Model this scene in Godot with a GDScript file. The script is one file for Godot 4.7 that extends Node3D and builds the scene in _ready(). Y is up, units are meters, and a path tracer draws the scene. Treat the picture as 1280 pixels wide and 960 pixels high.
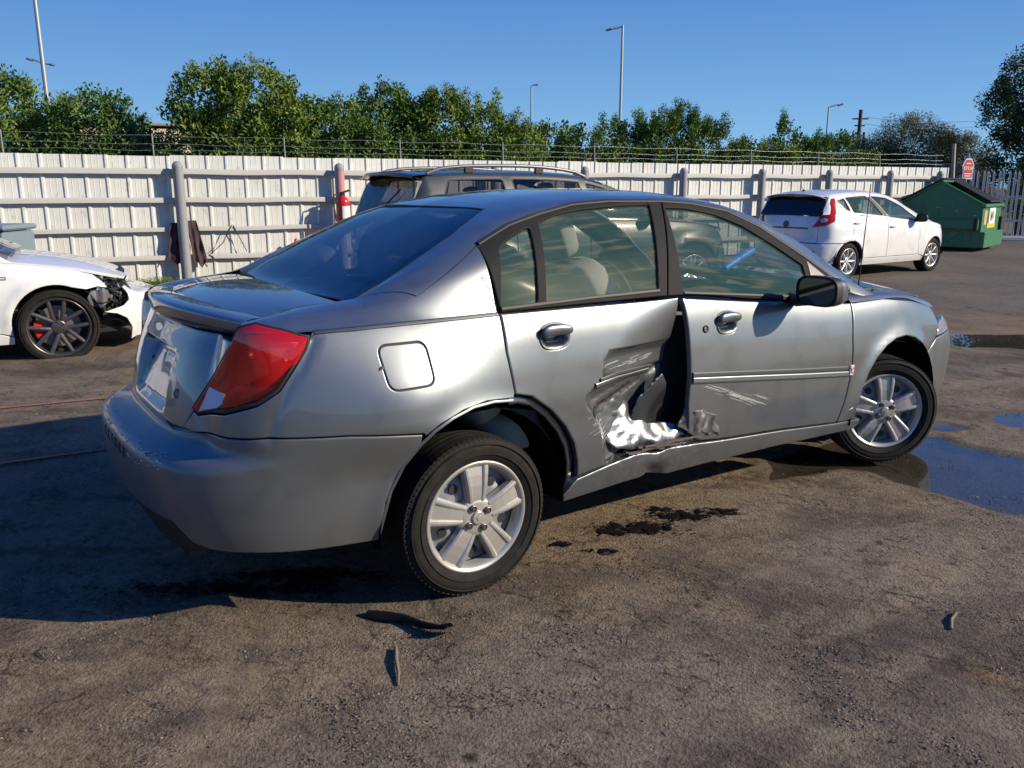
extends Node3D

func _ready() -> void:
	# ---- camera
	var cam := Camera3D.new()
	cam.name = "camera"
	cam.fov = 49.55
	cam.near = 0.05
	cam.far = 3000.0
	cam.position = Vector3(0, 1.447, 0)
	cam.rotation = Vector3(-0.232, 0, 0)
	add_child(cam, true)
	cam.current = true
	# ---- sky and sun
	var sky_mat := ProceduralSkyMaterial.new()
	sky_mat.sky_top_color = Color(0.11, 0.37, 0.73)
	sky_mat.sky_horizon_color = Color(0.58, 0.79, 0.93)
	sky_mat.sky_curve = 0.115
	sky_mat.sky_energy_multiplier = 0.9
	sky_mat.ground_bottom_color = Color(0.20, 0.18, 0.16)
	sky_mat.ground_horizon_color = Color(0.42, 0.50, 0.55)
	var env := Environment.new()
	env.background_mode = Environment.BG_SKY
	env.sky = Sky.new()
	env.sky.sky_material = sky_mat
	env.tonemap_mode = Environment.TONE_MAPPER_LINEAR
	env.tonemap_exposure = 1.36
	env.sdfgi_enabled = true
	env.ssao_enabled = true
	env.ssil_enabled = true
	var we := WorldEnvironment.new()
	we.name = "world_environment"
	we.environment = env
	add_child(we, true)
	var sun := DirectionalLight3D.new()
	sun.name = "sun"
	sun.light_color = Color(1.0, 0.945, 0.85)
	sun.light_energy = 1.6
	sun.light_angular_distance = 0.5
	sun.shadow_enabled = true
	var el := deg_to_rad(26.0)
	var to_sun := Vector3(0.980 * cos(el), sin(el), 0.20 * cos(el))
	sun.basis = Basis.looking_at(-to_sun, Vector3.UP)
	add_child(sun, true)
	materials()
	build_ground()
	build_fence()
	build_suv()
	build_white_sedan()
	build_hatchback()
	build_ion()
	build_trees()
	build_things()

func materials() -> void:
	var grime := noise_tex(512, 0.012, 5, [[0.0, 0.88], [0.45, 0.98], [1.0, 1.0]], 3)
	var p := make("paint", hexc(0.205, 0.222, 0.232), 0.36, 0.80)
	p.clearcoat_enabled = true
	p.clearcoat = 1.0
	p.clearcoat_roughness = 0.015
	p.albedo_texture = grime
	p.uv1_scale = Vector3(0.7, 0.7, 1)
	p.normal_enabled = true
	p.normal_texture = noise_tex(1024, 0.55, 2, [], 9, FastNoiseLite.TYPE_SIMPLEX, 3.0)
	p.normal_scale = 0.055
	var pd := p.duplicate() as StandardMaterial3D
	pd.resource_name = "paint_dusty"
	pd.roughness = 0.46
	pd.metallic = 0.6
	pd.albedo_color = hexc(0.150, 0.160, 0.165)
	pd.clearcoat = 0.45
	pd.clearcoat_roughness = 0.14
	M.paint_dusty = pd
	var pl := p.duplicate() as StandardMaterial3D
	pl.albedo_color = hexc(0.27, 0.30, 0.315)
	M.paint_light = pl
	var pk := p.duplicate() as StandardMaterial3D
	pk.albedo_color = hexc(0.075, 0.085, 0.092)
	make("dent_dark_grey", hexc(0.062, 0.062, 0.064), 0.5, 0.2)
	M.paint_dark = pk
	make("mould_dark", hexc(0.05, 0.055, 0.06), 0.45)
	make("black", hexc(0.012, 0.012, 0.013), 0.6)
	make("liner", hexc(0.007, 0.007, 0.008), 0.95, 0.0, 0.1)
	make("rubber_black", hexc(0.010, 0.010, 0.010), 0.7, 0.0, 0.2)
	make("frit", hexc(0.008, 0.009, 0.011), 0.25)
	make("frame_dark", hexc(0.020, 0.020, 0.021), 0.6, 0.0, 0.18)
	make("sail_beige", hexc(0.24, 0.22, 0.20), 0.45)
	make("plastic_grey", hexc(0.085, 0.085, 0.09), 0.55)
	make("rubber_grey", hexc(0.07, 0.06, 0.052), 0.85)
	make("scratch", hexc(0.50, 0.48, 0.45), 0.6)
	make("scratch_soft", hexc(0.36, 0.36, 0.35), 0.6)
	make("chrome", hexc(0.75, 0.75, 0.75), 0.12, 1.0)
	make("bare_metal", hexc(0.24, 0.25, 0.26), 0.30, 0.92)
	make("emblem_pale", hexc(0.55, 0.48, 0.46), 0.3)
	make("emblem_red", hexc(0.50, 0.03, 0.025), 0.3)
	make("nut", hexc(0.16, 0.14, 0.12), 0.4, 0.7)
	make("hubcap", hexc(0.44, 0.425, 0.395), 0.36, 0.55)
	make("steel_dark", hexc(0.24, 0.25, 0.27), 0.45, 0.4)
	make("disc", hexc(0.25, 0.23, 0.21), 0.4, 0.8)
	make("caliper", hexc(0.55, 0.02, 0.012), 0.35)
	make("blue", hexc(0.03, 0.22, 0.75), 0.4)
	make("seat", hexc(0.50, 0.50, 0.44), 0.85)
	make("trim_beige", hexc(0.38, 0.36, 0.31), 0.8)
	make("airbag", hexc(0.62, 0.62, 0.58), 0.85)
	make("dash", hexc(0.05, 0.05, 0.052), 0.6)
	make("mirror", hexc(0.10, 0.11, 0.12), 0.04, 1.0)
	var df := make("dust_reflection_film", Color(0.62, 0.58, 0.50, 1.0), 0.95, 0.0, 0.1)  # dust streaks, with the reflected horizon band and haze painted in
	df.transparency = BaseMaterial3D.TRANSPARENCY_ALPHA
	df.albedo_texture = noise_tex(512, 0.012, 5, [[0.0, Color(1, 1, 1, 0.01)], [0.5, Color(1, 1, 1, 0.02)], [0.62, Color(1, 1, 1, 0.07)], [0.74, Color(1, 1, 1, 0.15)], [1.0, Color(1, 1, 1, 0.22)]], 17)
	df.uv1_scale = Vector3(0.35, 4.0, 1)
	var ty := make("tyre", hexc(0.024, 0.0215, 0.019), 0.8, 0.0, 0.3)
	ty.albedo_texture = noise_tex(256, 0.02, 4, [[0.0, 0.7], [1.0, 1.0]], 21)
	ty.uv1_scale = Vector3(2, 2, 1)
	var g := make("glass", Color(0.20, 0.34, 0.285, 0.42), 0.015)
	g.transparency = BaseMaterial3D.TRANSPARENCY_ALPHA
	var rg := make("rear_glass", Color(0.012, 0.025, 0.032, 0.72), 0.02)
	rg.transparency = BaseMaterial3D.TRANSPARENCY_ALPHA
	rg.metallic_specular = 0.7
	var rl := make("red_lens", Color(0.95, 0.012, 0.014, 0.60), 0.03)
	rl.transparency = BaseMaterial3D.TRANSPARENCY_ALPHA
	rl.clearcoat_enabled = true
	rl.clearcoat = 1.0
	rl.clearcoat_roughness = 0.02
	var cl := make("clear_lens", Color(0.75, 0.78, 0.85, 0.35), 0.05)
	cl.transparency = BaseMaterial3D.TRANSPARENCY_ALPHA
	make("red_inner", hexc(0.90, 0.22, 0.16), 0.2, 0.1)
	make("reverse_lens", hexc(0.62, 0.64, 0.72), 0.15)
	make("lamp_silver", hexc(0.85, 0.05, 0.05), 0.3, 0.1)
	var wc := make("white_car", hexc(0.70, 0.70, 0.69), 0.35, 0.0)
	wc.clearcoat_enabled = true
	wc.clearcoat = 1.0
	wc.clearcoat_roughness = 0.04
	wc.albedo_texture = noise_tex(512, 0.012, 5, [[0.0, 0.90], [0.4, 0.985], [1.0, 1.0]], 4)
	wc.uv1_scale = Vector3(0.5, 0.5, 1)
	var ol := make("olive", hexc(0.078, 0.080, 0.074), 0.36, 0.65)
	ol.clearcoat_enabled = true
	ol.clearcoat = 1.0
	ol.clearcoat_roughness = 0.05
	make("rail_grey", hexc(0.14, 0.145, 0.15), 0.4, 0.5)
	make("red_solid", hexc(0.42, 0.014, 0.012), 0.12)
	make("clear_solid", hexc(0.45, 0.45, 0.46), 0.12)
	make("lamp_chrome", hexc(0.7, 0.7, 0.66), 0.2, 0.8)
	make("alloy_bright", hexc(0.60, 0.60, 0.58), 0.32, 0.5)
	make("alloy_dark", hexc(0.14, 0.13, 0.135), 0.28, 0.8)
	make("black_glass", hexc(0.006, 0.006, 0.007), 0.03)
	var dg := make("dark_glass", Color(0.05, 0.07, 0.09, 0.55), 0.02)
	dg.transparency = BaseMaterial3D.TRANSPARENCY_ALPHA
	var sg := make("suv_glass", Color(0.02, 0.03, 0.05, 0.8), 0.02)
	sg.transparency = BaseMaterial3D.TRANSPARENCY_ALPHA
	sg.metallic_specular = 0.9
	make("white_metal", hexc(0.66, 0.675, 0.645), 0.5)
# ---------------------------------------------------------------- mesh building helpers
class MB:
	var v := PackedVector3Array()
	var n := PackedVector3Array()
	var uv := PackedVector2Array()
	var c := PackedColorArray()
	var idx := PackedInt32Array()
	var tint := Color(1, 1, 1)

	func vert(p: Vector3, nn: Vector3, t := Vector2.ZERO) -> int:
		v.append(p); n.append(nn); uv.append(t); c.append(tint)
		return v.size() - 1

	# front faces run clockwise; the order is set by the vertex normals
	func tri(a: int, b: int, d: int) -> void:
		var g := (v[d] - v[a]).cross(v[b] - v[a])
		if g.dot(n[a] + n[b] + n[d]) < 0.0:
			idx.append_array(PackedInt32Array([a, d, b]))
		else:
			idx.append_array(PackedInt32Array([a, b, d]))

	func flat(ps: Array, t: Array = []) -> void:   # a flat convex polygon with its own normal (counter-clockwise seen from outside)
		var nn: Vector3 = (ps[1] - ps[0]).cross(ps[2] - ps[0]).normalized()
		var first := v.size()
		for i in ps.size():
			vert(ps[i], nn, t[i] if t.size() else Vector2(ps[i].x + ps[i].z, ps[i].y))
		for i in range(1, ps.size() - 1):
			tri(first, first + i, first + i + 1)

	# a grid of points f(i, j) -> Vector3 with smooth normals
	func grid(nu: int, nv: int, f: Callable, close_u := false, flip := false, uvs := Vector2(1, 1)) -> void:
		var pts := []
		for j in nv:
			for i in nu:
				pts.append(f.call(i, j))
		var first := v.size()
		for j in nv:
			for i in nu:
				var i0 := i - 1 if i > 0 else (nu - 2 if close_u else 0)
				var i1 := i + 1 if i < nu - 1 else (1 if close_u else nu - 1)
				var j0: int = maxi(j - 1, 0)
				var j1: int = mini(j + 1, nv - 1)
				var du: Vector3 = pts[j * nu + i1] - pts[j * nu + i0]
				var dv: Vector3 = pts[j1 * nu + i] - pts[j0 * nu + i]
				var nn := du.cross(dv).normalized()
				vert(pts[j * nu + i], -nn if flip else nn, Vector2(i * uvs.x / (nu - 1), j * uvs.y / (nv - 1)))
		for j in nv - 1:
			for i in nu - 1:
				var a := first + j * nu + i
				tri(a, a + 1, a + nu + 1)
				tri(a, a + nu + 1, a + nu)

	func box(c0: Vector3, size: Vector3, b := Basis(), bev := 0.0) -> void:
		var h := size * 0.5
		if bev <= 0.0:
			for ax in 3:
				for sg in [-1.0, 1.0]:
					var nn := Vector3.ZERO; nn[ax] = sg
					var u := Vector3.ZERO; u[(ax + 1) % 3] = 1
					var w := Vector3.ZERO; w[(ax + 2) % 3] = 1
					var ids := []
					for k in [[-1, -1], [1, -1], [1, 1], [-1, 1]]:
						var p: Vector3 = (nn + u * k[0] + w * k[1]) * h
						ids.append(vert(c0 + b * p, b * nn, Vector2(p[(ax + 1) % 3], p[(ax + 2) % 3])))
					tri(ids[0], ids[1], ids[2]); tri(ids[0], ids[2], ids[3])
			return
		bev = minf(bev, minf(h.x, minf(h.y, h.z)) * 0.95)
		var cs := []
		for sx in [-1, 1]:
			for sy in [-1, 1]:
				for sz in [-1, 1]:
					var s := Vector3(sx, sy, sz)
					var q := []
					for ax in 3:
						var p := s * (h - Vector3.ONE * bev)
						p[ax] = s[ax] * h[ax]
						q.append(p)
					cs.append([s, q])
		var key := func(s: Vector3): return int((s.x + 1) * 2 + (s.y + 1) + (s.z + 1) * 0.5)
		for ax in 3:
			for sg in [-1, 1]:
				var loop := []
				for k in [[-1, -1], [1, -1], [1, 1], [-1, 1]]:
					var s := Vector3.ZERO; s[ax] = sg; s[(ax + 1) % 3] = k[0]; s[(ax + 2) % 3] = k[1]
					loop.append(c0 + b * cs[key.call(s)][1][ax])
				_face(loop, c0)
				var a2 := (ax + 1) % 3
				for sg2 in [-1, 1]:
					var lp := []
					for k in [[-1, 0], [1, 0], [1, 1], [-1, 1]]:
						var s := Vector3.ZERO; s[ax] = sg; s[a2] = sg2; s[(ax + 2) % 3] = k[0]
						lp.append(c0 + b * cs[key.call(s)][1][ax if k[1] == 0 else a2])
					_face(lp, c0)
		for cc in cs:
			_face([c0 + b * cc[1][0], c0 + b * cc[1][1], c0 + b * cc[1][2]], c0)

	func _face(lp: Array, mid: Vector3) -> void:
		var nn: Vector3 = (lp[1] - lp[0]).cross(lp[2] - lp[0]).normalized()
		if nn.dot(lp[0] - mid) < 0:
			nn = -nn
		var f := v.size()
		for p in lp:
			vert(p, nn, Vector2(p.x + p.z, p.y))
		for i in range(1, lp.size() - 1):
			tri(f, f + i, f + i + 1)

	# a tube along points, radius r (number or array), ends closed
	func tube(ps: Array, r, sides := 10, close := true) -> void:
		var fr := []
		var up := Vector3.UP
		for i in ps.size():
			var d: Vector3 = (ps[mini(i + 1, ps.size() - 1)] - ps[maxi(i - 1, 0)]).normalized()
			if i == 0:
				up = Vector3.UP if absf(d.y) < 0.9 else Vector3.RIGHT
			var sx := d.cross(up).normalized()
			up = sx.cross(d).normalized()
			fr.append([sx, up, d])
		var f := v.size()
		var run := 0.0
		for i in ps.size():
			if i: run += ps[i].distance_to(ps[i - 1])
			var rr: float = r[i] if r is Array else r
			for k in sides + 1:
				var a := TAU * k / sides
				var nn: Vector3 = fr[i][0] * cos(a) + fr[i][1] * sin(a)
				vert(ps[i] + nn * rr, nn, Vector2(float(k) / sides * TAU * rr, run))
		for i in ps.size() - 1:
			for k in sides:
				var a := f + i * (sides + 1) + k
				tri(a, a + 1, a + sides + 2); tri(a, a + sides + 2, a + sides + 1)
		if close:
			for e in [0, ps.size() - 1]:
				var nn: Vector3 = fr[e][2] * (-1.0 if e == 0 else 1.0)
				var rr: float = r[e] if r is Array else r
				var m := vert(ps[e], nn)
				for k in sides + 1:
					var a := TAU * k / sides
					vert(ps[e] + (fr[e][0] * cos(a) + fr[e][1] * sin(a)) * rr, nn)
				for k in sides:
					tri(m, m + 1 + k, m + 2 + k)

	# profile: array of Vector2(along axis, radius) turned about an axis
	func lathe(o: Vector3, axis: Vector3, prof: Array, seg := 32, from := 0.0, upto := TAU, sharp := false) -> void:
		var e1 := axis.cross(Vector3.UP if absf(axis.y) < 0.9 else Vector3.RIGHT).normalized()
		var e2 := axis.cross(e1).normalized()
		var rows := []
		if sharp:
			for i in prof.size() - 1:
				var d: Vector2 = prof[i + 1] - prof[i]
				var m := Vector2(d.y, -d.x).normalized()
				rows.append([prof[i], m, prof[i + 1], m])
		else:
			for i in prof.size() - 1:
				var d0: Vector2 = prof[i + 1] - prof[maxi(i - 1, 0)]
				var d1: Vector2 = prof[mini(i + 2, prof.size() - 1)] - prof[i]
				rows.append([prof[i], Vector2(d0.y, -d0.x).normalized(), prof[i + 1], Vector2(d1.y, -d1.x).normalized()])
		for row in rows:
			var f := v.size()
			for k in seg + 1:
				var a := from + (upto - from) * k / seg
				var rad := e1 * cos(a) + e2 * sin(a)
				for q in 2:
					var p: Vector2 = row[q * 2]
					var m: Vector2 = row[q * 2 + 1]
					vert(o + axis * p.x + rad * p.y, (-axis * m.x - rad * m.y).normalized(), Vector2(a * 0.3, p.x + p.y))
			for k in seg:
				var a := f + k * 2
				tri(a, a + 1, a + 3); tri(a, a + 3, a + 2)

	func append(o: MB, t: Transform3D) -> void:
		var f := v.size()
		for i in o.v.size():
			v.append(t * o.v[i]); n.append((t.basis * o.n[i]).normalized()); uv.append(o.uv[i]); c.append(o.c[i])
		var mirrored := t.basis.determinant() < 0
		for i in range(0, o.idx.size(), 3):
			idx.append(f + o.idx[i])
			idx.append(f + o.idx[i + (2 if mirrored else 1)])
			idx.append(f + o.idx[i + (1 if mirrored else 2)])

	func mesh(colors := false) -> ArrayMesh:
		var m := ArrayMesh.new()
		if v.size() == 0 or idx.size() == 0:
			return m
		var a := []
		a.resize(Mesh.ARRAY_MAX)
		a[Mesh.ARRAY_VERTEX] = v
		a[Mesh.ARRAY_NORMAL] = n
		a[Mesh.ARRAY_TEX_UV] = uv
		if colors:
			a[Mesh.ARRAY_COLOR] = c
		a[Mesh.ARRAY_INDEX] = idx
		m.add_surface_from_arrays(Mesh.PRIMITIVE_TRIANGLES, a)
		return m


var M := {}
var taken := {}

func hexc(r: float, g: float, b: float, a := 1.0) -> Color:   # a linear, real-world base colour
	var q := Color(r, g, b).linear_to_srgb()
	q.a = a
	return q

func make(called: String, color: Color, rough: float, metal := 0.0, spec := 0.5) -> StandardMaterial3D:
	var m := StandardMaterial3D.new()
	m.resource_name = called
	m.albedo_color = color
	m.roughness = rough
	m.metallic = metal
	m.metallic_specular = spec
	M[called] = m
	return m

func noise_tex(size: int, freq: float, oct: int, ramp: Array, sd := 1, kind := FastNoiseLite.TYPE_SIMPLEX_SMOOTH, normal := 0.0, lac := 2.0, gain := 0.5) -> NoiseTexture2D:
	var f := FastNoiseLite.new()
	f.seed = sd
	f.noise_type = kind
	f.frequency = freq
	f.fractal_octaves = oct
	f.fractal_lacunarity = lac
	f.fractal_gain = gain
	if oct == 1:
		f.fractal_type = FastNoiseLite.FRACTAL_NONE
	var t := NoiseTexture2D.new()
	t.width = size
	t.height = size
	t.seamless = true
	t.seamless_blend_skirt = 0.2
	t.noise = f
	if normal > 0.0:
		t.as_normal_map = true
		t.bump_strength = normal
	if ramp.size():
		var g := Gradient.new()
		var offs := PackedFloat32Array()
		var cols := PackedColorArray()
		for r in ramp:
			offs.append(r[0]); cols.append(r[1] if r[1] is Color else Color(r[1], r[1], r[1]))
		g.offsets = offs
		g.colors = cols
		t.color_ramp = g
	return t

func numbered(called: String, where: Node) -> String:
	var key := str(where.get_instance_id()) + "/" + called
	taken[key] = taken.get(key, -1) + 1
	return called if taken[key] == 0 else "%s_%03d" % [called, taken[key]]

func put(called: String, mb, material: Material, parent: Node = null, colors := false) -> MeshInstance3D:
	var o := MeshInstance3D.new()
	parent = parent if parent else self
	o.name = numbered(called, parent)
	o.mesh = mb.mesh(colors) if mb is MB else mb
	o.material_override = material
	parent.add_child(o, true)
	return o

func thing(called: String, label: String, category: String, at := Vector3.ZERO, turn := 0.0, group := "") -> Node3D:
	var o := Node3D.new()
	o.name = numbered(called, self)
	add_child(o, true)
	o.position = at
	o.rotation.y = turn
	tag(o, label, category, group)
	return o

func tag(o: Node, label: String, category: String, group := "") -> void:
	o.set_meta("label", label)
	o.set_meta("category", category)
	if group != "":
		o.set_meta("group", group)

func structure(o: Node, label := "") -> Node:
	o.set_meta("kind", "structure")
	if label != "":
		o.set_meta("label", label)
	return o

# ---------------------------------------------------------------- curves and panels
func spl(t: Array, x: float) -> float:   # smooth curve without overshoot through [[x, y], ...]
	var k := t.size()
	if x <= t[0][0]: return t[0][1]
	if x >= t[k - 1][0]: return t[k - 1][1]
	var i := 0
	while x > t[i + 1][0]:
		i += 1
	var h: float = t[i + 1][0] - t[i][0]
	var d: float = (t[i + 1][1] - t[i][1]) / h
	var m0 := d
	var m1 := d
	if i > 0:
		var dp: float = (t[i][1] - t[i - 1][1]) / (t[i][0] - t[i - 1][0])
		m0 = 0.0 if dp * d <= 0 else 2.0 * dp * d / (dp + d)
	if i < k - 2:
		var dn: float = (t[i + 2][1] - t[i + 1][1]) / (t[i + 2][0] - t[i + 1][0])
		m1 = 0.0 if dn * d <= 0 else 2.0 * dn * d / (dn + d)
	var u: float = (x - t[i][0]) / h
	var u2 := u * u
	var u3 := u2 * u
	return (2 * u3 - 3 * u2 + 1) * t[i][1] + (u3 - 2 * u2 + u) * h * m0 + (3 * u2 - 2 * u3) * t[i + 1][1] + (u3 - u2) * h * m1

func crm(ps: Array, sub: int, closed := false) -> PackedVector2Array:   # Catmull-Rom through Vector2s
	var out := PackedVector2Array()
	var k := ps.size()
	for i in (k if closed else k - 1):
		var p0: Vector2 = ps[(i - 1 + k) % k] if closed or i > 0 else ps[0] * 2.0 - ps[1]
		var p1: Vector2 = ps[i]
		var p2: Vector2 = ps[(i + 1) % k]
		var p3: Vector2 = ps[(i + 2) % k] if closed or i < k - 2 else ps[k - 1] * 2.0 - ps[k - 2]
		for j in sub:
			out.append(p1.cubic_interpolate(p2, p0, p3, float(j) / sub))
	if not closed:
		out.append(ps[k - 1])
	return out

func pv(list: Array) -> PackedVector2Array:   # [x, y, x, y ...] to points
	var o := PackedVector2Array()
	for i in range(0, list.size(), 2):
		o.append(Vector2(list[i], list[i + 1]))
	return o

func dense(poly: PackedVector2Array, d: float, sc := Vector2.ONE) -> PackedVector2Array:
	var out := PackedVector2Array()
	for i in poly.size():
		var a := poly[i]
		var b := poly[(i + 1) % poly.size()]
		var k := maxi(1, int(ceil(((b - a) * sc).length() / d)))
		for j in k:
			out.append(a.lerp(b, float(j) / k))
	return out

# round the corners of a closed polygon
func rounded(poly: PackedVector2Array, r: float, sub := 4) -> PackedVector2Array:
	var out := PackedVector2Array()
	var k := poly.size()
	for i in k:
		var p := poly[i]
		var a := poly[(i - 1 + k) % k] - p
		var b := poly[(i + 1) % k] - p
		var q := minf(r, minf(a.length(), b.length()) * 0.45)
		if absf(a.normalized().dot(b.normalized())) > 0.97:
			out.append(p)
			continue
		var s := p + a.normalized() * q
		var e := p + b.normalized() * q
		for j in sub + 1:
			var t := float(j) / sub
			out.append(s.lerp(p, t).lerp(p.lerp(e, t), t))
	return out

# A sheet-metal panel: the part of surface f(a, b) inside a polygon, with folded edges. sc turns (a, b) into metres.
func panel(mb: MB, f: Callable, poly: PackedVector2Array, step := 0.03, thick := 0.018, lift := 0.0, holes: Array = [], sc := Vector2.ONE, bevel := 0.004, flip := false) -> void:
	var edge := step * 0.7
	var loops := [dense(poly, edge, sc)]
	for hl in holes:
		loops.append(dense(hl, edge, sc))
	var pts := PackedVector2Array()
	for lp in loops:
		pts.append_array(lp)
	var nb := pts.size()
	var bevels := bevel > 0.0
	if bevels:
		for li in loops.size():
			var k: int = loops[li].size()
			var turn := -1.0 if Geometry2D.is_polygon_clockwise(loops[li]) else 1.0
			if li > 0: turn = -turn
			for i in k:
				var p0: Vector2 = loops[li][(i - 1 + k) % k] * sc
				var p1: Vector2 = loops[li][i] * sc
				var p2: Vector2 = loops[li][(i + 1) % k] * sc
				var d := ((p1 - p0).normalized() + (p2 - p1).normalized()).normalized()
				pts.append((p1 + Vector2(-d.y, d.x) * (turn * bevel * 1.6)) / sc)
	var lo := poly[0]
	var hi := poly[0]
	for p in poly:
		lo = lo.min(p); hi = hi.max(p)
	var all := []
	for lp in loops:
		var sp := PackedVector2Array()
		for p in lp:
			sp.append(p * sc)
		all.append(sp)
	var inner: Array = Geometry2D.offset_polygon(all[0], -step * 0.55)
	var outer := []
	for li in range(1, all.size()):
		outer.append_array(Geometry2D.offset_polygon(all[li], step * 0.55))
	var st := Vector2(step, step) / sc
	var row := 0
	var y := lo.y + st.y * 0.5
	while y < hi.y:
		var x := lo.x + st.x * (0.25 + 0.5 * (row % 2))
		while x < hi.x:
			var p := Vector2(x, y) * sc
			var ok := false
			for q in inner:
				if Geometry2D.is_point_in_polygon(p, q):
					ok = true
					break
			for q in outer:
				if ok and Geometry2D.is_point_in_polygon(p, q):
					ok = false
			if ok:
				pts.append(Vector2(x, y))
			x += st.x
		y += st.y
		row += 1
	var sp2 := PackedVector2Array()
	for p in pts:
		sp2.append(p * sc)
	var tris := Geometry2D.triangulate_delaunay(sp2)
	var first := mb.v.size()
	var e := 0.004
	var norms := PackedVector3Array()
	for i in pts.size():
		var p := pts[i]
		var q: Vector3 = f.call(p.x, p.y)
		var du: Vector3 = f.call(p.x + e / sc.x, p.y) - f.call(p.x - e / sc.x, p.y)
		var dv: Vector3 = f.call(p.x, p.y + e / sc.y) - f.call(p.x, p.y - e / sc.y)
		var nn := du.cross(dv).normalized()
		if flip: nn = -nn
		norms.append(nn)
		mb.vert(q + nn * (lift - (bevel if bevels and i < nb else 0.0)), nn, p * sc)
	for i in range(0, tris.size(), 3):
		var m := (sp2[tris[i]] + sp2[tris[i + 1]] + sp2[tris[i + 2]]) / 3.0
		if not Geometry2D.is_point_in_polygon(m, all[0]):
			continue
		var hole := false
		for li in range(1, all.size()):
			if Geometry2D.is_point_in_polygon(m, all[li]):
				hole = true
		if not hole:
			mb.tri(first + tris[i], first + tris[i + 1], first + tris[i + 2])
	if thick <= 0.0:
		return
	var at := 0
	for li in loops.size():
		var k: int = loops[li].size()
		var cw := Geometry2D.is_polygon_clockwise(loops[li])
		for i in k:
			var a := at + i
			var b := at + (i + 1) % k
			var pa: Vector3 = mb.v[first + a]
			var pb: Vector3 = mb.v[first + b]
			var nn := norms[a]
			var sd := (pb - pa).cross(nn).normalized()
			if cw != flip: sd = -sd
			if li > 0 : sd = -sd if not cw == Geometry2D.is_polygon_clockwise(loops[0]) else sd
			if li > 0:
				var mid: Vector2 = (loops[li][i] + loops[li][(i + 1) % k]) * 0.5
				var cen := Vector2.ZERO
				for p in loops[li]: cen += p / k
				var toc: Vector3 = f.call(cen.x, cen.y) - f.call(mid.x, mid.y)
				if sd.dot(toc) < 0: sd = -sd
			var x0: int = mb.vert(pa, sd, mb.uv[first + a])
			var x1 := mb.vert(pb, sd, mb.uv[first + b])
			var x2 := mb.vert(pb - norms[b] * thick, sd, mb.uv[first + b])
			var x3 := mb.vert(pa - nn * thick, sd, mb.uv[first + a])
			mb.tri(x0, x1, x2); mb.tri(x0, x2, x3)
			if bevels:   # tilt the folded edge so that it catches light
				mb.n[first + a] = (norms[a] + sd * 0.7).normalized()
		at += k

# a closed ribbon that follows a polyline on a surface: width w, raised by h (seams, seals, mouldings)
func bead(mb: MB, f: Callable, line: PackedVector2Array, w: float, h: float, closed := false, base := 0.0, sc := Vector2.ONE, flip := false) -> void:
	var k := line.size()
	var rows := []
	for i in k:
		var p := line[i]
		var q: Vector3 = f.call(p.x, p.y)
		var e := 0.004
		var nn: Vector3 = (f.call(p.x + e / sc.x, p.y) - f.call(p.x - e / sc.x, p.y)).cross(f.call(p.x, p.y + e / sc.y) - f.call(p.x, p.y - e / sc.y)).normalized()
		if flip: nn = -nn
		var pa: Vector2 = line[(i - 1 + k) % k] if closed else line[maxi(i - 1, 0)]
		var pb: Vector2 = line[(i + 1) % k] if closed else line[mini(i + 1, k - 1)]
		var d: Vector3 = (f.call(pb.x, pb.y) - f.call(pa.x, pa.y)).normalized()
		var sd := d.cross(nn).normalized()
		rows.append([q + nn * base, nn, sd])
	var prof := [[-0.5, 0.0, -1.0, 0.0], [-0.42, 0.8, -0.6, 0.7], [-0.2, 1.0, 0.0, 1.0], [0.2, 1.0, 0.0, 1.0], [0.42, 0.8, 0.6, 0.7], [0.5, 0.0, 1.0, 0.0]]
	var first := mb.v.size()
	for r in rows:
		for q in prof:
			mb.vert(r[0] + r[2] * (q[0] * w) + r[1] * (q[1] * h), (r[2] * q[2] + r[1] * q[3]).normalized(), Vector2(q[0] * w, 0))
	for i in (k if closed else k - 1):
		for j in 5:
			var a := first + i * 6 + j
			var b := first + ((i + 1) % k) * 6 + j
			mb.tri(a, a + 1, b + 1); mb.tri(a, b + 1, b)
# ---------------------------------------------------------------- the grey sedan: its surfaces
var ion_tab := []      # [s, position, outward normal] along the plan outline, rear centre to front centre
var ion_s0 := 0.0      # s at the rear centre
var ion_s1 := 0.0      # s at the front centre

func plan_table(ctrl: Array, side_x: float) -> Array:
	var pts := crm(ctrl, 24)
	var acc := [0.0]
	for i in range(1, pts.size()):
		acc.append(acc[i - 1] + pts[i].distance_to(pts[i - 1]))
	var at := 0.0
	for i in range(1, pts.size()):
		if pts[i].y > 0.5 and pts[i - 1].x <= side_x and pts[i].x > side_x:
			at = acc[i] - (pts[i].x - side_x)
	var out := []
	for i in pts.size():
		var d := (pts[mini(i + 1, pts.size() - 1)] - pts[maxi(i - 1, 0)]).normalized()
		if i == 0 or i == pts.size() - 1:
			d = Vector2(0, 1 if i == 0 else -1)
		out.append([acc[i] - at + side_x, pts[i], Vector2(-d.y, d.x)])
	return out

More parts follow.
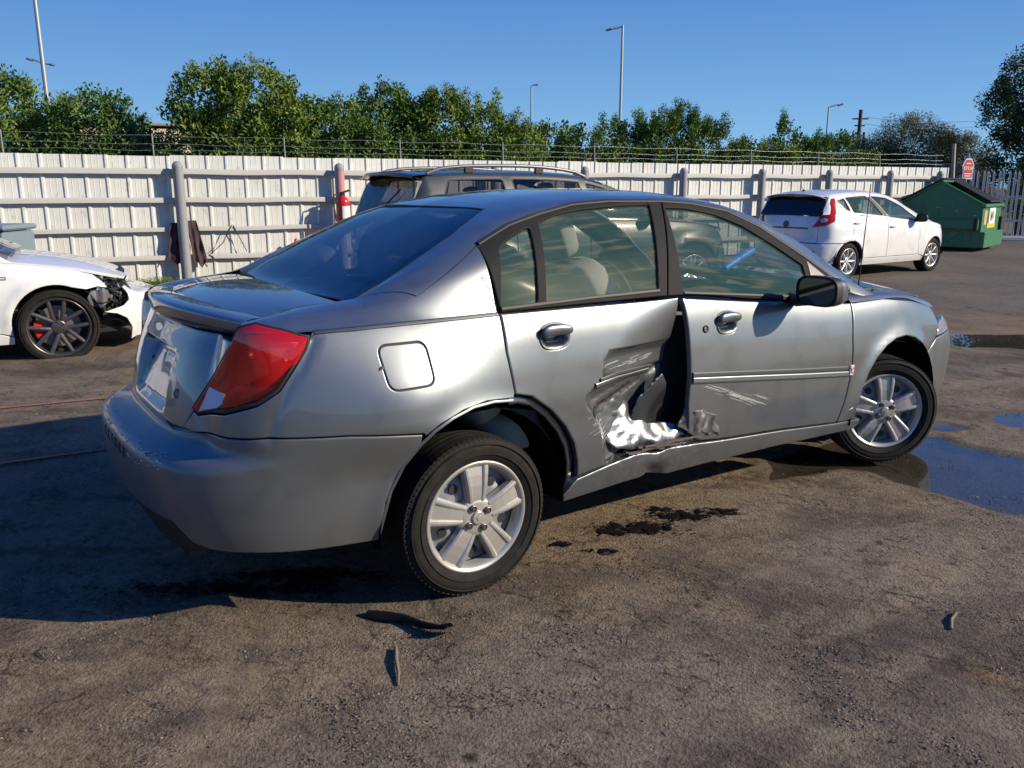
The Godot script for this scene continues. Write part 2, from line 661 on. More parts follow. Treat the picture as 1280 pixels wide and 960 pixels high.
func plan_at(tab: Array, s: float) -> Array:   # mirrored past either end
	var k := tab.size()
	var m := 1.0
	if s < tab[0][0]:
		s = 2.0 * tab[0][0] - s
		m = -1.0
	elif s > tab[k - 1][0]:
		s = 2.0 * tab[k - 1][0] - s
		m = -1.0
	var lo := 0
	var hi := k - 1
	while hi - lo > 1:
		var mid := (lo + hi) >> 1
		if tab[mid][0] <= s: lo = mid
		else: hi = mid
	var t := clampf((s - tab[lo][0]) / maxf(tab[hi][0] - tab[lo][0], 1e-6), 0.0, 1.0)
	var p: Vector2 = tab[lo][1].lerp(tab[hi][1], t)
	var nn: Vector2 = tab[lo][2].lerp(tab[hi][2], t).normalized()
	return [Vector2(p.x, p.y * m), Vector2(nn.x, nn.y * m), s]

const ION_SIDE := [[0.14, 0.085], [0.22, 0.045], [0.30, 0.02], [0.40, 0.006], [0.52, 0.0], [0.66, 0.0], [0.78, 0.008], [0.90, 0.024], [0.97, 0.040], [1.015, 0.058], [1.06, 0.095]]
const ION_REAR := [[0.14, 0.13], [0.25, 0.06], [0.34, 0.025], [0.44, 0.004], [0.52, 0.0], [0.588, 0.004], [0.600, 0.010], [0.611, 0.030], [0.622, 0.070], [0.634, 0.106], [0.648, 0.119], [0.68, 0.125], [0.80, 0.15], [0.90, 0.185], [0.975, 0.22], [1.02, 0.235], [1.06, 0.25]]
const ION_FRONT := [[0.14, 0.08], [0.25, 0.03], [0.36, 0.0], [0.52, 0.0], [0.60, 0.02], [0.64, 0.03], [0.75, 0.10], [0.9, 0.24], [1.02, 0.36], [1.06, 0.42]]
const ION_TOP := [[-0.6, 1.015], [0.1, 1.02], [1.0, 1.015], [1.5, 0.962], [2.2, 0.90], [2.6, 0.895], [3.0, 0.82], [3.3, 0.74], [3.7, 0.70]]

func ion_top(s: float) -> float:
	return spl(ION_TOP, s)

func ion_off(s: float, y: float, nx: float) -> float:
	var yy := y
	if s > 1.0:
		var tp := ion_top(s)
		if y > 0.5: yy = 0.5 + (y - 0.5) * 0.515 / (tp - 0.5)
	var o := spl(ION_SIDE, yy)
	var w := nx * nx
	w = smoothstep(0.05, 0.8, w)
	if nx < 0:
		o = lerpf(o, spl(ION_REAR, y), w)
	elif nx > 0:
		o = lerpf(o, spl(ION_FRONT, yy), w)
	o -= 0.055 * exp(-pow((s + 0.28) / 0.30, 2.0)) * smoothstep(0.50, 0.70, y) * smoothstep(1.03, 0.74, y) * smoothstep(-0.85, -0.55, s)   # the haunch over the rear wheel
	if s > -0.8 and s < -0.48 and y < 1.0:   # the shallow fold where the side turns into the tail
		o += 0.0055 * exp(-pow((s - spl([[0.69, -0.718], [0.785, -0.69], [0.855, -0.65], [0.93, -0.598], [0.985, -0.562]], y)) / 0.020, 2.0)) * smoothstep(0.66, 0.70, y)
	for wx in [0.0, 2.621]:   # the flare round each wheel opening
		var r := Vector2(s - wx, y - 0.305).length()
		o -= 0.016 * exp(-pow((r - 0.37) / 0.055, 2.0)) * smoothstep(0.25, 0.4, y)
	return o

func ion_b(s: float, y: float) -> Vector3:
	var q := plan_at(ion_tab, s)
	var o := ion_off(q[2], y, q[1].x)
	return Vector3(q[0].x - q[1].x * o, y, q[0].y - q[1].y * o)

# upper body: x along the car, t from the centre line (0) over the roof rail (1) to the belt line (2)
const ION_YC := [[-0.90, 1.045], [-0.70, 1.06], [-0.45, 1.075], [-0.37, 1.085], [-0.2, 1.17], [0.0, 1.27], [0.2, 1.352], [0.35, 1.395], [0.55, 1.425], [0.85, 1.443], [1.1, 1.443], [1.4, 1.422], [1.65, 1.375], [2.0, 1.225], [2.3, 1.075], [2.62, 0.945]]
const ION_ZR := [[-0.90, 0.47], [-0.68, 0.52], [-0.40, 0.585], [-0.2, 0.595], [0.25, 0.585], [0.8, 0.58], [1.2, 0.58], [1.6, 0.595], [2.0, 0.625], [2.3, 0.665], [2.62, 0.70]]
const ION_YR := [[-0.90, 1.035], [-0.70, 1.045], [-0.45, 1.06], [-0.37, 1.07], [-0.2, 1.145], [0.0, 1.235], [0.2, 1.312], [0.4, 1.362], [0.6, 1.388], [0.9, 1.402], [1.15, 1.398], [1.4, 1.375], [1.7, 1.305], [2.0, 1.185], [2.3, 1.04], [2.62, 0.92]]

func ion_u(x: float, t: float) -> Vector3:
	var m := signf(t) if t != 0.0 else 1.0
	t = absf(t)
	var yc := spl(ION_YC, x)
	var zr := spl(ION_ZR, x)
	var yr := spl(ION_YR, x)
	var yb := ion_top(x)
	var b := ion_b(x, yb)
	var zb := absf(b.z)
	var d := Vector2(zb - zr, yb - yr)
	var side := Vector2(-d.y, d.x).normalized() * -1.0 if d.length() > 0.001 else Vector2.RIGHT
	if side.x < 0: side = -side
	var bulge := lerpf(0.050, 0.022, smoothstep(0.05, 0.5, x)) * smoothstep(0.05, 0.3, d.length())
	var tab_z := [[0.0, 0.0], [0.5, zr * 0.54], [0.84, zr * 0.86], [1.0, zr], [1.12, zr + d.x * 0.13 + side.x * bulge * 0.55], [1.5, zr + d.x * 0.5 + side.x * bulge], [2.0, zb]]
	var tab_y := [[0.0, yc], [0.5, yc - (yc - yr) * 0.2], [0.84, yc - (yc - yr) * 0.6], [1.0, yr], [1.12, yr + d.y * 0.13 + side.y * bulge * 0.55], [1.5, yr + d.y * 0.5 + side.y * bulge], [2.0, yb]]
	return Vector3(x, spl(tab_y, t), spl(tab_z, t) * m)

func ion_setup() -> void:
	ion_tab = plan_table([Vector2(-1.03, 0), Vector2(-1.025, 0.22), Vector2(-1.0, 0.42), Vector2(-0.94, 0.58), Vector2(-0.83, 0.70), Vector2(-0.66, 0.785), Vector2(-0.42, 0.828), Vector2(-0.1, 0.847), Vector2(0.4, 0.855), Vector2(0.9, 0.857), Vector2(1.4, 0.857), Vector2(2.0, 0.853), Vector2(2.6, 0.84), Vector2(2.9, 0.82), Vector2(3.18, 0.778), Vector2(3.41, 0.695), Vector2(3.58, 0.56), Vector2(3.68, 0.35), Vector2(3.715, 0.15), Vector2(3.72, 0)], 1.2)
	ion_s0 = ion_tab[0][0]
	ion_s1 = ion_tab[ion_tab.size() - 1][0]
# ---------------------------------------------------------------- wheels (axis along +z, outer face towards +z, centre at the origin)
func tyre_mesh(r: float, w: float, rim: float, flat := 0.0) -> MB:
	var mb := MB.new()
	var h := w * 0.5
	# sidewall and tread outline, from the inner bead round to the outer bead
	var prof := [Vector2(-h * 0.78, rim), Vector2(-h * 0.97, rim + (r - rim) * 0.3), Vector2(-h * 1.02, rim + (r - rim) * 0.55), Vector2(-h * 0.95, r - 0.022), Vector2(-h * 0.84, r - 0.006), Vector2(-h * 0.62, r - 0.001)]
	var outer := [Vector2(h * 0.62, r - 0.001), Vector2(h * 0.84, r - 0.006), Vector2(h * 0.95, r - 0.022), Vector2(h * 0.985, r - 0.030), Vector2(h * 0.99, r - 0.033), Vector2(h * 1.02, rim + (r - rim) * 0.55), Vector2(h * 1.0, rim + (r - rim) * 0.36), Vector2(h * 1.015, rim + (r - rim) * 0.33), Vector2(h * 0.995, rim + (r - rim) * 0.29), Vector2(h * 0.93, rim + (r - rim) * 0.1), Vector2(h * 0.80, rim - 0.006)]
	mb.lathe(Vector3.ZERO, Vector3(0, 0, 1), prof, 72)
	mb.lathe(Vector3.ZERO, Vector3(0, 0, 1), outer, 72)
	for rr in [0.32, 0.74]:   # raised rings on the outer sidewall
		var q := rim + (r - rim) * (rr as float)
		var zz: float = h * (1.005 if rr < 0.5 else 1.0)
		mb.lathe(Vector3.ZERO, Vector3(0, 0, 1), [Vector2(zz - 0.004, q + 0.003), Vector2(zz + 0.0022, q + 0.0016), Vector2(zz + 0.0022, q - 0.0016), Vector2(zz - 0.004, q - 0.003)], 72)
	# tread: four ribs with grooves between
	var edges := [-0.62, -0.34, -0.30, -0.03, 0.03, 0.30, 0.34, 0.62]
	for k in range(0, 8, 2):
		mb.lathe(Vector3.ZERO, Vector3(0, 0, 1), [Vector2(h * edges[k], r - 0.009), Vector2(h * edges[k] + 0.0005, r), Vector2(h * edges[k + 1] - 0.0005, r), Vector2(h * edges[k + 1], r - 0.009)], 72, 0.0, TAU, true)
	mb.lathe(Vector3.ZERO, Vector3(0, 0, 1), [Vector2(-h * 0.62, r - 0.009), Vector2(h * 0.62, r - 0.009)], 72)
	# shoulder blocks
	for s in [-1.0, 1.0]:
		for k in 84:
			var a := TAU * k / 84.0
			var rad := Vector3(cos(a), sin(a), 0)
			var tan := Vector3(-sin(a), cos(a), 0)
			var b := Basis(tan, rad, Vector3(0, 0, 1))
			mb.box(rad * (r - 0.0065) + Vector3(0, 0, s * h * 0.73), Vector3(TAU * r / 84.0 * 0.84, 0.012, h * 0.25), b * Basis(Vector3.UP, 0.25 * s) * Basis(Vector3(0, 0, 1), 0.0))
			mb.box(rad * (r - 0.0185) + Vector3(0, 0, s * h * 0.895), Vector3(TAU * r / 84.0 * 0.80, 0.018, h * 0.05), b * Basis(Vector3.RIGHT, -0.42 * s))
	if flat > 0.0:
		for i in mb.v.size():
			if mb.v[i].y < -r + flat:
				mb.v[i].y = -r + flat + (mb.v[i].y + r - flat) * 0.08
	return mb

# a spoke: cross-section swept from the hub (r0) to the rim (r1); half widths w0, w1; heights above the face
func spoke_shape(mb: MB, ang: float, r0: float, r1: float, w0: float, w1: float, z0: float, z1: float, depth: float, ridge := 0.0, skew := 0.0) -> void:
	var rad := Vector3(cos(ang), sin(ang), 0)
	var tan := Vector3(-sin(ang), cos(ang), 0)
	var rows := []
	for k in 5:
		var t := k / 4.0
		var r := lerpf(r0, r1, t)
		var w := lerpf(w0, w1, t)
		var z := lerpf(z0, z1, t) + 0.006 * sin(t * PI)
		var c := rad * r + tan * (skew * t)
		rows.append([c - tan * w + Vector3(0, 0, z - depth), c - tan * w + Vector3(0, 0, z - 0.006), c - tan * (w - 0.006) + Vector3(0, 0, z), c + Vector3(0, 0, z + ridge), c + tan * (w - 0.006) + Vector3(0, 0, z), c + tan * w + Vector3(0, 0, z - 0.006), c + tan * w + Vector3(0, 0, z - depth)])
	for k in 4:
		for j in 6:
			mb.flat([rows[k][j], rows[k + 1][j], rows[k + 1][j + 1], rows[k][j + 1]])
	mb.flat([rows[4][6], rows[4][5], rows[4][3], rows[4][1], rows[4][0]])

func ion_wheel(parent: Node, at: Vector3, steer: float, turn: float, called := "wheel") -> Node3D:
	var w := Node3D.new()
	w.name = numbered(called, parent)
	parent.add_child(w, true)
	w.transform = Transform3D(Basis(Vector3.UP, steer) * Basis(Vector3(0, 0, 1), turn), at)
	if not M.has("_ion_tyre"):
		M["_ion_tyre"] = tyre_mesh(0.303, 0.195, 0.214).mesh()
		var rim := MB.new()
		rim.lathe(Vector3.ZERO, Vector3(0, 0, 1), [Vector2(-0.07, 0.195), Vector2(0.01, 0.186), Vector2(0.062, 0.190), Vector2(0.076, 0.198), Vector2(0.080, 0.205), Vector2(0.084, 0.207), Vector2(0.088, 0.204), Vector2(0.089, 0.198), Vector2(0.082, 0.188), Vector2(0.068, 0.181), Vector2(0.045, 0.176)], 64)
		# broad split spokes: a flat middle with a raised bar on each side
		for k in 5:
			var a := TAU * k / 5.0 + PI / 2
			spoke_shape(rim, a, 0.045, 0.190, 0.026, 0.050, 0.084, 0.075, 0.030)
			for s in [-1.0, 1.0]:
				var sub := MB.new()
				spoke_shape(sub, 0.0, 0.058, 0.191, 0.011, 0.013, 0.087, 0.083, 0.034, 0.001)
				rim.append(sub, Transform3D(Basis(Vector3(0, 0, 1), a), Vector3.ZERO) * Transform3D(Basis(Vector3(0, 0, 1), s * 0.125), Vector3(0, s * 0.0165, 0)))
		rim.lathe(Vector3.ZERO, Vector3(0, 0, 1), [Vector2(0.05, 0.076), Vector2(0.076, 0.073), Vector2(0.084, 0.066), Vector2(0.087, 0.05), Vector2(0.088, 0.0)], 40)
		M["_ion_rim"] = rim.mesh()
		var cap := MB.new()
		cap.lathe(Vector3(0, 0, 0.087), Vector3(0, 0, 1), [Vector2(0, 0.027), Vector2(0.007, 0.026), Vector2(0.009, 0.022), Vector2(0.009, 0.0)], 24)
		cap.box(Vector3(0, 0, 0.097), Vector3(0.018, 0.018, 0.003), Basis(Vector3(0, 0, 1), 0.3), 0.002)
		M["_ion_cap"] = cap.mesh()
		var nut := MB.new()
		nut.lathe(Vector3(0, 0, 0.082), Vector3(0, 0, 1), [Vector2(0, 0.013), Vector2(0.009, 0.013), Vector2(0.010, 0.011), Vector2(0.002, 0.008)], 12, 0, TAU, true)
		nut.lathe(Vector3(0, 0, 0.078), Vector3(0, 0, 1), [Vector2(0, 0.007), Vector2(0.013, 0.007), Vector2(0.013, 0.0)], 6, 0, TAU, true)
		M["_ion_nut"] = nut.mesh()
		var steel := MB.new()
		steel.lathe(Vector3.ZERO, Vector3(0, 0, 1), [Vector2(0.035, 0.186), Vector2(0.032, 0.165), Vector2(0.048, 0.14), Vector2(0.052, 0.11), Vector2(0.04, 0.0)], 40)
		M["_ion_steel"] = steel.mesh()
		var holes := MB.new()
		for k in 1:
			holes.lathe(Vector3.ZERO, Vector3(0, 0, 1), [Vector2(0, 0.02), Vector2(0.006, 0.019), Vector2(0.0065, 0.0)], 14, 0, TAU, true)
		M["_ion_holes"] = holes.mesh()
	put("tyre", M["_ion_tyre"], M.tyre, w)
	put("wheel_cover", M["_ion_rim"], M.hubcap, w).scale = Vector3(1.045, 1.045, 1.0)
	put("centre_cap", M["_ion_cap"], M.hubcap, w)
	for k in 4:
		var nu := put("lug_nut", M["_ion_nut"], M.nut, w)
		nu.transform = Transform3D(Basis(), Vector3(cos(k * PI / 2 + 0.5) * 0.046, sin(k * PI / 2 + 0.5) * 0.046, 0.007))
	put("steel_wheel", M["_ion_steel"], M.steel_dark, w)
	for k in 10:
		var a := TAU * (k + 0.5) / 10.0
		put("vent_hole", M["_ion_holes"], M.black, w).position = Vector3(cos(a) * 0.137, sin(a) * 0.140, 0.046)
	return w

# an alloy wheel with pairs of thin spokes
func alloy_wheel(parent: Node, at: Vector3, steer: float, r: float, w: float, rim_r: float, n: int, pair: float, width: float, spoke_mat: Material, caliper := false, flat := 0.0) -> Node3D:
	var o := Node3D.new()
	o.name = numbered("wheel", parent)
	parent.add_child(o, true)
	o.transform = Transform3D(Basis(Vector3.UP, steer), at)
	put("tyre", tyre_mesh(r, w, rim_r, flat), M.tyre, o)
	var h := w * 0.5
	var rim := MB.new()
	rim.lathe(Vector3.ZERO, Vector3(0, 0, 1), [Vector2(-h * 0.8, rim_r - 0.008), Vector2(0.0, rim_r - 0.03), Vector2(h * 0.7, rim_r - 0.024), Vector2(h * 0.82, rim_r - 0.01), Vector2(h * 0.84, rim_r + 0.001), Vector2(h * 0.88, rim_r + 0.002), Vector2(h * 0.90, rim_r - 0.004), Vector2(h * 0.84, rim_r - 0.014), Vector2(h * 0.6, rim_r - 0.02)], 56)
	put("rim", rim, spoke_mat, o)
	for k in n:
		for s in ([-1.0, 1.0] if pair > 0.0 else [0.0]):
			var sp := MB.new()
			spoke_shape(sp, 0.0, 0.04, rim_r - 0.012, width, width * 0.9, h * 0.62, h * 0.78, 0.035, 0.003)
			var q := MB.new()
			var a := TAU * k / n + PI / 2
			q.append(sp, Transform3D(Basis(Vector3(0, 0, 1), a), Vector3.ZERO) * Transform3D(Basis(Vector3(0, 0, 1), s * pair * 0.5), Vector3(0, s * pair * 0.07, 0)))
			put("spoke", q, spoke_mat, o)
	var hub := MB.new()
	hub.lathe(Vector3.ZERO, Vector3(0, 0, 1), [Vector2(h * 0.4, 0.066), Vector2(h * 0.64, 0.062), Vector2(h * 0.70, 0.05), Vector2(h * 0.68, 0.03), Vector2(h * 0.72, 0.028), Vector2(h * 0.72, 0.0)], 28)
	put("hub", hub, spoke_mat, o)
	for k in 5:
		var nu := MB.new()
		var a := TAU * (k + 0.5) / 5.0
		nu.lathe(Vector3(cos(a) * 0.045, sin(a) * 0.045, h * 0.66), Vector3(0, 0, 1), [Vector2(0, 0.009), Vector2(0.008, 0.008), Vector2(0.008, 0.0)], 8, 0, TAU, true)
		put("lug_nut", nu, M.black, o)
	var disc := MB.new()
	disc.lathe(Vector3.ZERO, Vector3(0, 0, 1), [Vector2(-0.02, rim_r * 0.72), Vector2(0.0, rim_r * 0.72), Vector2(0.0, 0.05)], 32, 0, TAU, true)
	put("brake_disc", disc, M.disc, o)
	var back := MB.new()
	back.lathe(Vector3.ZERO, Vector3(0, 0, 1), [Vector2(-0.035, rim_r - 0.02), Vector2(-0.035, 0.0)], 32, 0, TAU, true)
	put("backing_plate", back, M.black, o)
	if caliper:
		var cal := MB.new()
		cal.lathe(Vector3.ZERO, Vector3(0, 0, 1), [Vector2(-0.03, rim_r * 0.76), Vector2(0.03, rim_r * 0.76), Vector2(0.034, rim_r * 0.72), Vector2(0.034, rim_r * 0.50), Vector2(-0.03, rim_r * 0.48)], 12, -0.3, 0.75, true)
		put("brake_caliper", cal, M.caliper, o)
	return o
# ---------------------------------------------------------------- the grey sedan: building it
var dent_noise: FastNoiseLite

func ion_dent(s: float, y: float) -> float:   # how far the right rear door is pushed in
	if s < 0.3 or y > 1.02:
		return 0.0
	var edge := spl([[0.34, 0.60], [0.42, 0.57], [0.50, 0.56], [0.60, 0.51], [0.67, 0.47], [0.73, 0.555], [0.80, 0.57], [0.86, 0.62], [0.92, 0.68], [1.0, 0.75]], y)
	var deep := spl([[0.30, 0.03], [0.38, 0.07], [0.46, 0.115], [0.56, 0.125], [0.68, 0.10], [0.735, 0.085], [0.80, 0.075], [0.88, 0.045], [0.96, 0.015], [1.015, 0.0]], y)
	var t := clampf((s - edge) / maxf(0.97 - edge, 0.05), 0.0, 1.3)
	var d := deep * pow(t, 0.75) if y < 0.84 else deep * t * t
	if y < 0.84 and t > 0.0:   # the creased lip at the edge of the dent
		d += 0.020 * smoothstep(0.0, 0.10, t) * smoothstep(0.86, 0.80, y)
	if y < 0.735 and t > 0.0:
		d += 0.006 * dent_noise.get_noise_2d(s * 80.0 + y * 60.0, y * 130.0) * smoothstep(0.0, 0.2, t) * smoothstep(0.75, 0.66, y)
		for fold in [[0.595, 0.30, 0.010, 0.018], [0.645, 0.22, 0.007, 0.014]]:   # long folds running up towards the pillar
			d += fold[2] * exp(-pow((y - fold[0] - (s - 0.52) * fold[1]) / fold[3], 2.0)) * smoothstep(0.02, 0.2, t)
	return d

func ion_door(s: float, y: float) -> Vector3:
	var p := ion_b(s, y)
	p.z -= ion_dent(s, y)
	return p

func ion_sill_off(s: float, y: float) -> Vector3:   # the rocker panel, with its dent below the torn metal
	var p := ion_b(s, y)
	var k := exp(-pow((s - 0.87) / 0.05, 2.0))
	p.z -= 0.045 * k * smoothstep(0.36, 0.30, y) + 0.006 * absf(dent_noise.get_noise_2d(s * 150.0, y * 150.0)) * exp(-pow((s - 0.85) / 0.25, 2.0))
	p.y -= 0.012 * k
	return p

func ion_left(f: Callable) -> Callable:
	return func(a: float, b: float) -> Vector3:
		var p: Vector3 = f.call(a, b)
		p.z = -p.z
		return p

func arch(cx: float, r: float, a0: float, a1: float, n := 18, ry := 0.0, cy := 0.305) -> PackedVector2Array:
	var o := PackedVector2Array()
	for i in n + 1:
		var a := lerpf(a0, a1, float(i) / n)
		o.append(Vector2(cx + cos(a) * r, cy + sin(a) * (ry if ry > 0 else r)))
	return o

func ion_deck(a: float, b: float) -> Vector3:   # the top of the boot lid: a from the spoiler to the glass, b from left to right
	var z := 0.545 * b
	var r := Vector3(-0.815 + 0.40 * z * z, 1.043 - 0.016 * b * b, z)
	var f := ion_u(-0.372, 0.0)
	f = Vector3(-0.375 - 0.03 + 0.03 * b * b, lerpf(1.088, 1.074, b * b), 0.585 * b)
	var p := r.lerp(f, a)
	p.y += 0.012 * sin(a * PI)
	return p

func ion_hood(x: float, w: float) -> Vector3:
	var ze := spl([[2.2, 0.69], [2.9, 0.69], [3.2, 0.62], [3.35, 0.52], [3.46, 0.36]], x)
	var ye := spl([[2.2, 0.945], [2.36, 0.935], [2.61, 0.922], [3.01, 0.850], [3.26, 0.768], [3.46, 0.68]], x)
	return Vector3(x, ye + 0.05 * (1.0 - w * w), ze * w)

func build_ion() -> void:
	dent_noise = FastNoiseLite.new()
	dent_noise.seed = 5
	dent_noise.frequency = 0.06
	dent_noise.fractal_octaves = 3
	ion_setup()
	var car := thing("grey_sedan", "dented silver grey sedan in the foreground with a crushed, torn right rear door", "car", Vector3(-0.598, 0, -3.475), 0.608)
	var s0 := ion_s0
	var P: Material = M.paint
	var US := Vector2(1.0, 0.5)
	# ---- outer panels, right side
	var mb := MB.new()
	var right := pv([-0.246, 0.660, -0.485, 0.686, -0.72, 0.694, -0.924, 0.682, -1.10, 0.668, -1.25, 0.655])
	var poly := PackedVector2Array()
	for p in right: poly.append(p)
	for i in range(right.size() - 2, -1, -1): poly.append(Vector2(2 * s0 - right[i].x, right[i].y))
	poly.append_array(pv([2 * s0 + 0.251, 0.619, 2 * s0 + 0.318, 0.534, 2 * s0 + 0.365, 0.439, 2 * s0 + 0.385, 0.297, 2 * s0 + 0.786, 0.315, 2 * s0 + 0.95, 0.32, 2 * s0 + 1.02, 0.335, 2 * s0 + 1.09, 0.40]))
	poly.append_array(pv([-1.09, 0.40, -1.02, 0.335, -0.95, 0.32, -0.786, 0.315, -0.385, 0.297, -0.365, 0.439, -0.318, 0.534, -0.251, 0.619]))
	panel(mb, ion_b, poly, 0.022, 0.02)
	var o := put("rear_bumper", mb, M.paint_dusty, car)
	o.set_meta("label", "dusty grey rear bumper with scuffed top edge")
	# scuffed, peeling paint along the bumper's top edge
	mb = MB.new()
	var rn := RandomNumberGenerator.new()
	rn.seed = 11
	for i in 200:
		var s := s0 + rn.randf_range(-0.45, 0.50)
		var y := rn.randf_range(0.585, 0.622) if i % 3 else rn.randf_range(0.55, 0.60)
		var l := rn.randf_range(0.002, 0.012)
		bead(mb, ion_b, pv([s - l, y + rn.randf_range(-.003, .003), s + l, y]), rn.randf_range(0.0012, 0.005), 0.0003)
	put("scuff", mb, M.scratch, car).set_meta("kind", "stuff")
	mb = MB.new()
	panel(mb, ion_b, pv([-1.1, 0.40, -1.035, 0.345, -0.98, 0.31, -1.02, 0.27, -1.2, 0.24, 2 * s0 + 1.2, 0.24, 2 * s0 + 1.02, 0.27, 2 * s0 + 0.98, 0.31, 2 * s0 + 1.035, 0.345, 2 * s0 + 1.1, 0.40]), 0.04, 0.02, -0.022)
	put("bumper_valance", mb, M.black, car)
	# lettering pressed into the bumper
	for k in 6:
		var ch: String = "SATURN"[k]
		var t := TextMesh.new()
		t.text = ch
		t.font = SystemFont.new()
		t.font.font_names = PackedStringArray(["Droid Sans"])
		t.font_size = 32
		t.pixel_size = 0.0016
		t.depth = 0.003
		t.curve_step = 2.0
		var s := s0 - 0.17 + k * 0.068
		var q := ion_b(s, 0.555)
		var du := (ion_b(s + 0.01, 0.555) - ion_b(s - 0.01, 0.555)).normalized()
		var dv := (ion_b(s, 0.565) - ion_b(s, 0.545)).normalized()
		var l := put("letter", t, M.paint_dark, car)
		l.transform = Transform3D(Basis(du, dv, du.cross(dv)), q + du.cross(dv) * 0.001)
	# ---- boot lid: rear face with the number plate recess
	mb = MB.new()
	right = pv([-0.835, 0.985, -0.885, 0.935, -1.005, 0.838, -1.115, 0.742, -1.185, 0.672])
	poly = PackedVector2Array()
	for p in right: poly.append(p)
	poly.append_array(pv([-1.3, 0.668, s0, 0.672, 2 * s0 + 1.3, 0.668]))
	for i in range(right.size() - 1, -1, -1): poly.append(Vector2(2 * s0 - right[i].x, right[i].y))
	var recess := func(s: float, y: float) -> Vector3:
		var p := ion_b(s, y)
		var k := smoothstep(0.245, 0.205, absf(s - s0)) * smoothstep(0.69, 0.715, y) * smoothstep(0.905, 0.875, y)
		return p + Vector3(0.035 * k + 0.20 * (y - 0.79) * k, 0, 0)
	panel(mb, recess, poly, 0.018, 0.02, 0.0)
	# deck
	panel(mb, ion_deck, pv([0.0, -1, 0.97, -1, 0.99, 0, 0.97, 1, 0.0, 1]), 0.03, 0.02, 0.0, [], Vector2(0.42, 0.55), 0.004, true)
	put("boot_lid", mb, P, car)
	# spoiler: a lip along the lid's rear edge with a flat back
	mb = MB.new()
	mb.grid(41, 9, func(i: int, j: int) -> Vector3:
		var b := lerpf(-1.06, 1.06, i / 40.0)
		var e := ion_deck(0.0, b)
		var cr := Vector3(-1, 0, 0.8 * 0.545 * b).normalized()
		var pr: Array = [[-0.16, 0.008], [-0.08, 0.016], [-0.02, 0.020], [0.014, 0.017], [0.023, 0.008], [0.024, -0.002], [0.021, -0.026], [0.015, -0.048], [-0.02, -0.058]]
		return e + cr * pr[j][0] + Vector3(0, pr[j][1] * (1.0 - 0.15 * pow(absf(b), 4.0)), 0))
	put("spoiler", mb, P, car)
	mb = MB.new()
	mb.lathe(ion_b(-1.262, 0.775) + Vector3(-0.0, 0, 0), Vector3(-0.9, 0.25, 0.35).normalized(), [Vector2(-0.01, 0.016), Vector2(0.003, 0.016), Vector2(0.004, 0.012), Vector2(0.001, 0.010), Vector2(0.001, 0.0)], 20)
	put("key_hole", mb, M.nut, car)
	for q in [[-1.45, 0.815], [-1.45, 0.775], [-1.78, 0.815]]:
		mb = MB.new()
		var pr: Vector3 = recess.call(q[0], q[1])
		mb.lathe(pr, Vector3(-1, 0.2, 0.1).normalized(), [Vector2(-0.004, 0.006), Vector2(0.004, 0.006), Vector2(0.004, 0.0)], 10)
		put("plate_screw", mb, M.black, car)
	# ---- tail lights
	for side in [1, -1]:
		var lens_poly := pv([-0.812, 1.026, -0.745, 1.040, -0.655, 1.022, -0.572, 0.997, -0.588, 0.968, -0.680, 0.846, -0.753, 0.803, -0.877, 0.768, -1.085, 0.735, -1.112, 0.748, -0.998, 0.845, -0.876, 0.943])
		if side < 0:
			for i in lens_poly.size(): lens_poly[i].y = minf(lens_poly[i].y, 0.97)
		var fb: Callable = ion_b if side > 0 else ion_left(ion_b)
		var f0: Callable = fb
		fb = func(sa: float, ya: float) -> Vector3:   # the lamp is flatter than the corner it sits in
			var a0: Vector3 = f0.call(-0.60, 0.96)
			var b0: Vector3 = f0.call(-1.09, 0.745)
			var c1: Vector3 = f0.call(-0.81, 1.02)
			var e1 := Vector2(-0.49, -0.215)
			var e2 := Vector2(-0.21, 0.06)
			var d0 := Vector2(sa + 0.60, ya - 0.96)
			var det := e1.x * e2.y - e2.x * e1.y
			var u := (d0.x * e2.y - e2.x * d0.y) / det
			var v := (e1.x * d0.y - d0.x * e1.y) / det
			return (f0.call(sa, ya) as Vector3).lerp(a0 + (b0 - a0) * u + (c1 - a0) * v, 0.38)
		mb = MB.new()
		panel(mb, fb, lens_poly, 0.03, 0.03, -0.055, [], Vector2.ONE, 0.0, side < 0)
		var tl := put("tail_light", mb, M.lamp_silver, car)
		mb = MB.new()
		panel(mb, fb, lens_poly, 0.018, 0.012, 0.004, [], Vector2.ONE, 0.004, side < 0)
		put("red_lens", mb, M.red_lens, tl)
		mb = MB.new()
		panel(mb, fb, pv([-1.075, 0.742, -1.0, 0.826, -0.91, 0.812, -0.925, 0.780, -0.96, 0.762]), 0.02, 0.008, 0.008, [], Vector2.ONE, 0.002, side < 0)
		put("reversing_lens", mb, M.reverse_lens, tl)
		mb = MB.new()
		panel(mb, fb, pv([-0.815, 0.985, -0.775, 0.995, -0.735, 0.88, -0.80, 0.87]), 0.02, 0.02, -0.036, [], Vector2.ONE, 0.004, side < 0)
		put("reflector", mb, M.red_inner, tl)
		mb = MB.new()
		panel(mb, fb, pv([-0.725, 0.995, -0.61, 0.985, -0.62, 0.955, -0.70, 0.855, -0.725, 0.86]), 0.02, 0.02, -0.030, [], Vector2.ONE, 0.004, side < 0)
		put("reflector", mb, M.red_inner, tl)
		mb = MB.new()
		panel(mb, fb, pv([-0.98, 0.805, -0.88, 0.838, -0.72, 0.838, -0.76, 0.815, -0.88, 0.785, -0.96, 0.775]), 0.02, 0.02, -0.034, [], Vector2.ONE, 0.004, side < 0)
		put("reflector", mb, M.red_inner, tl)
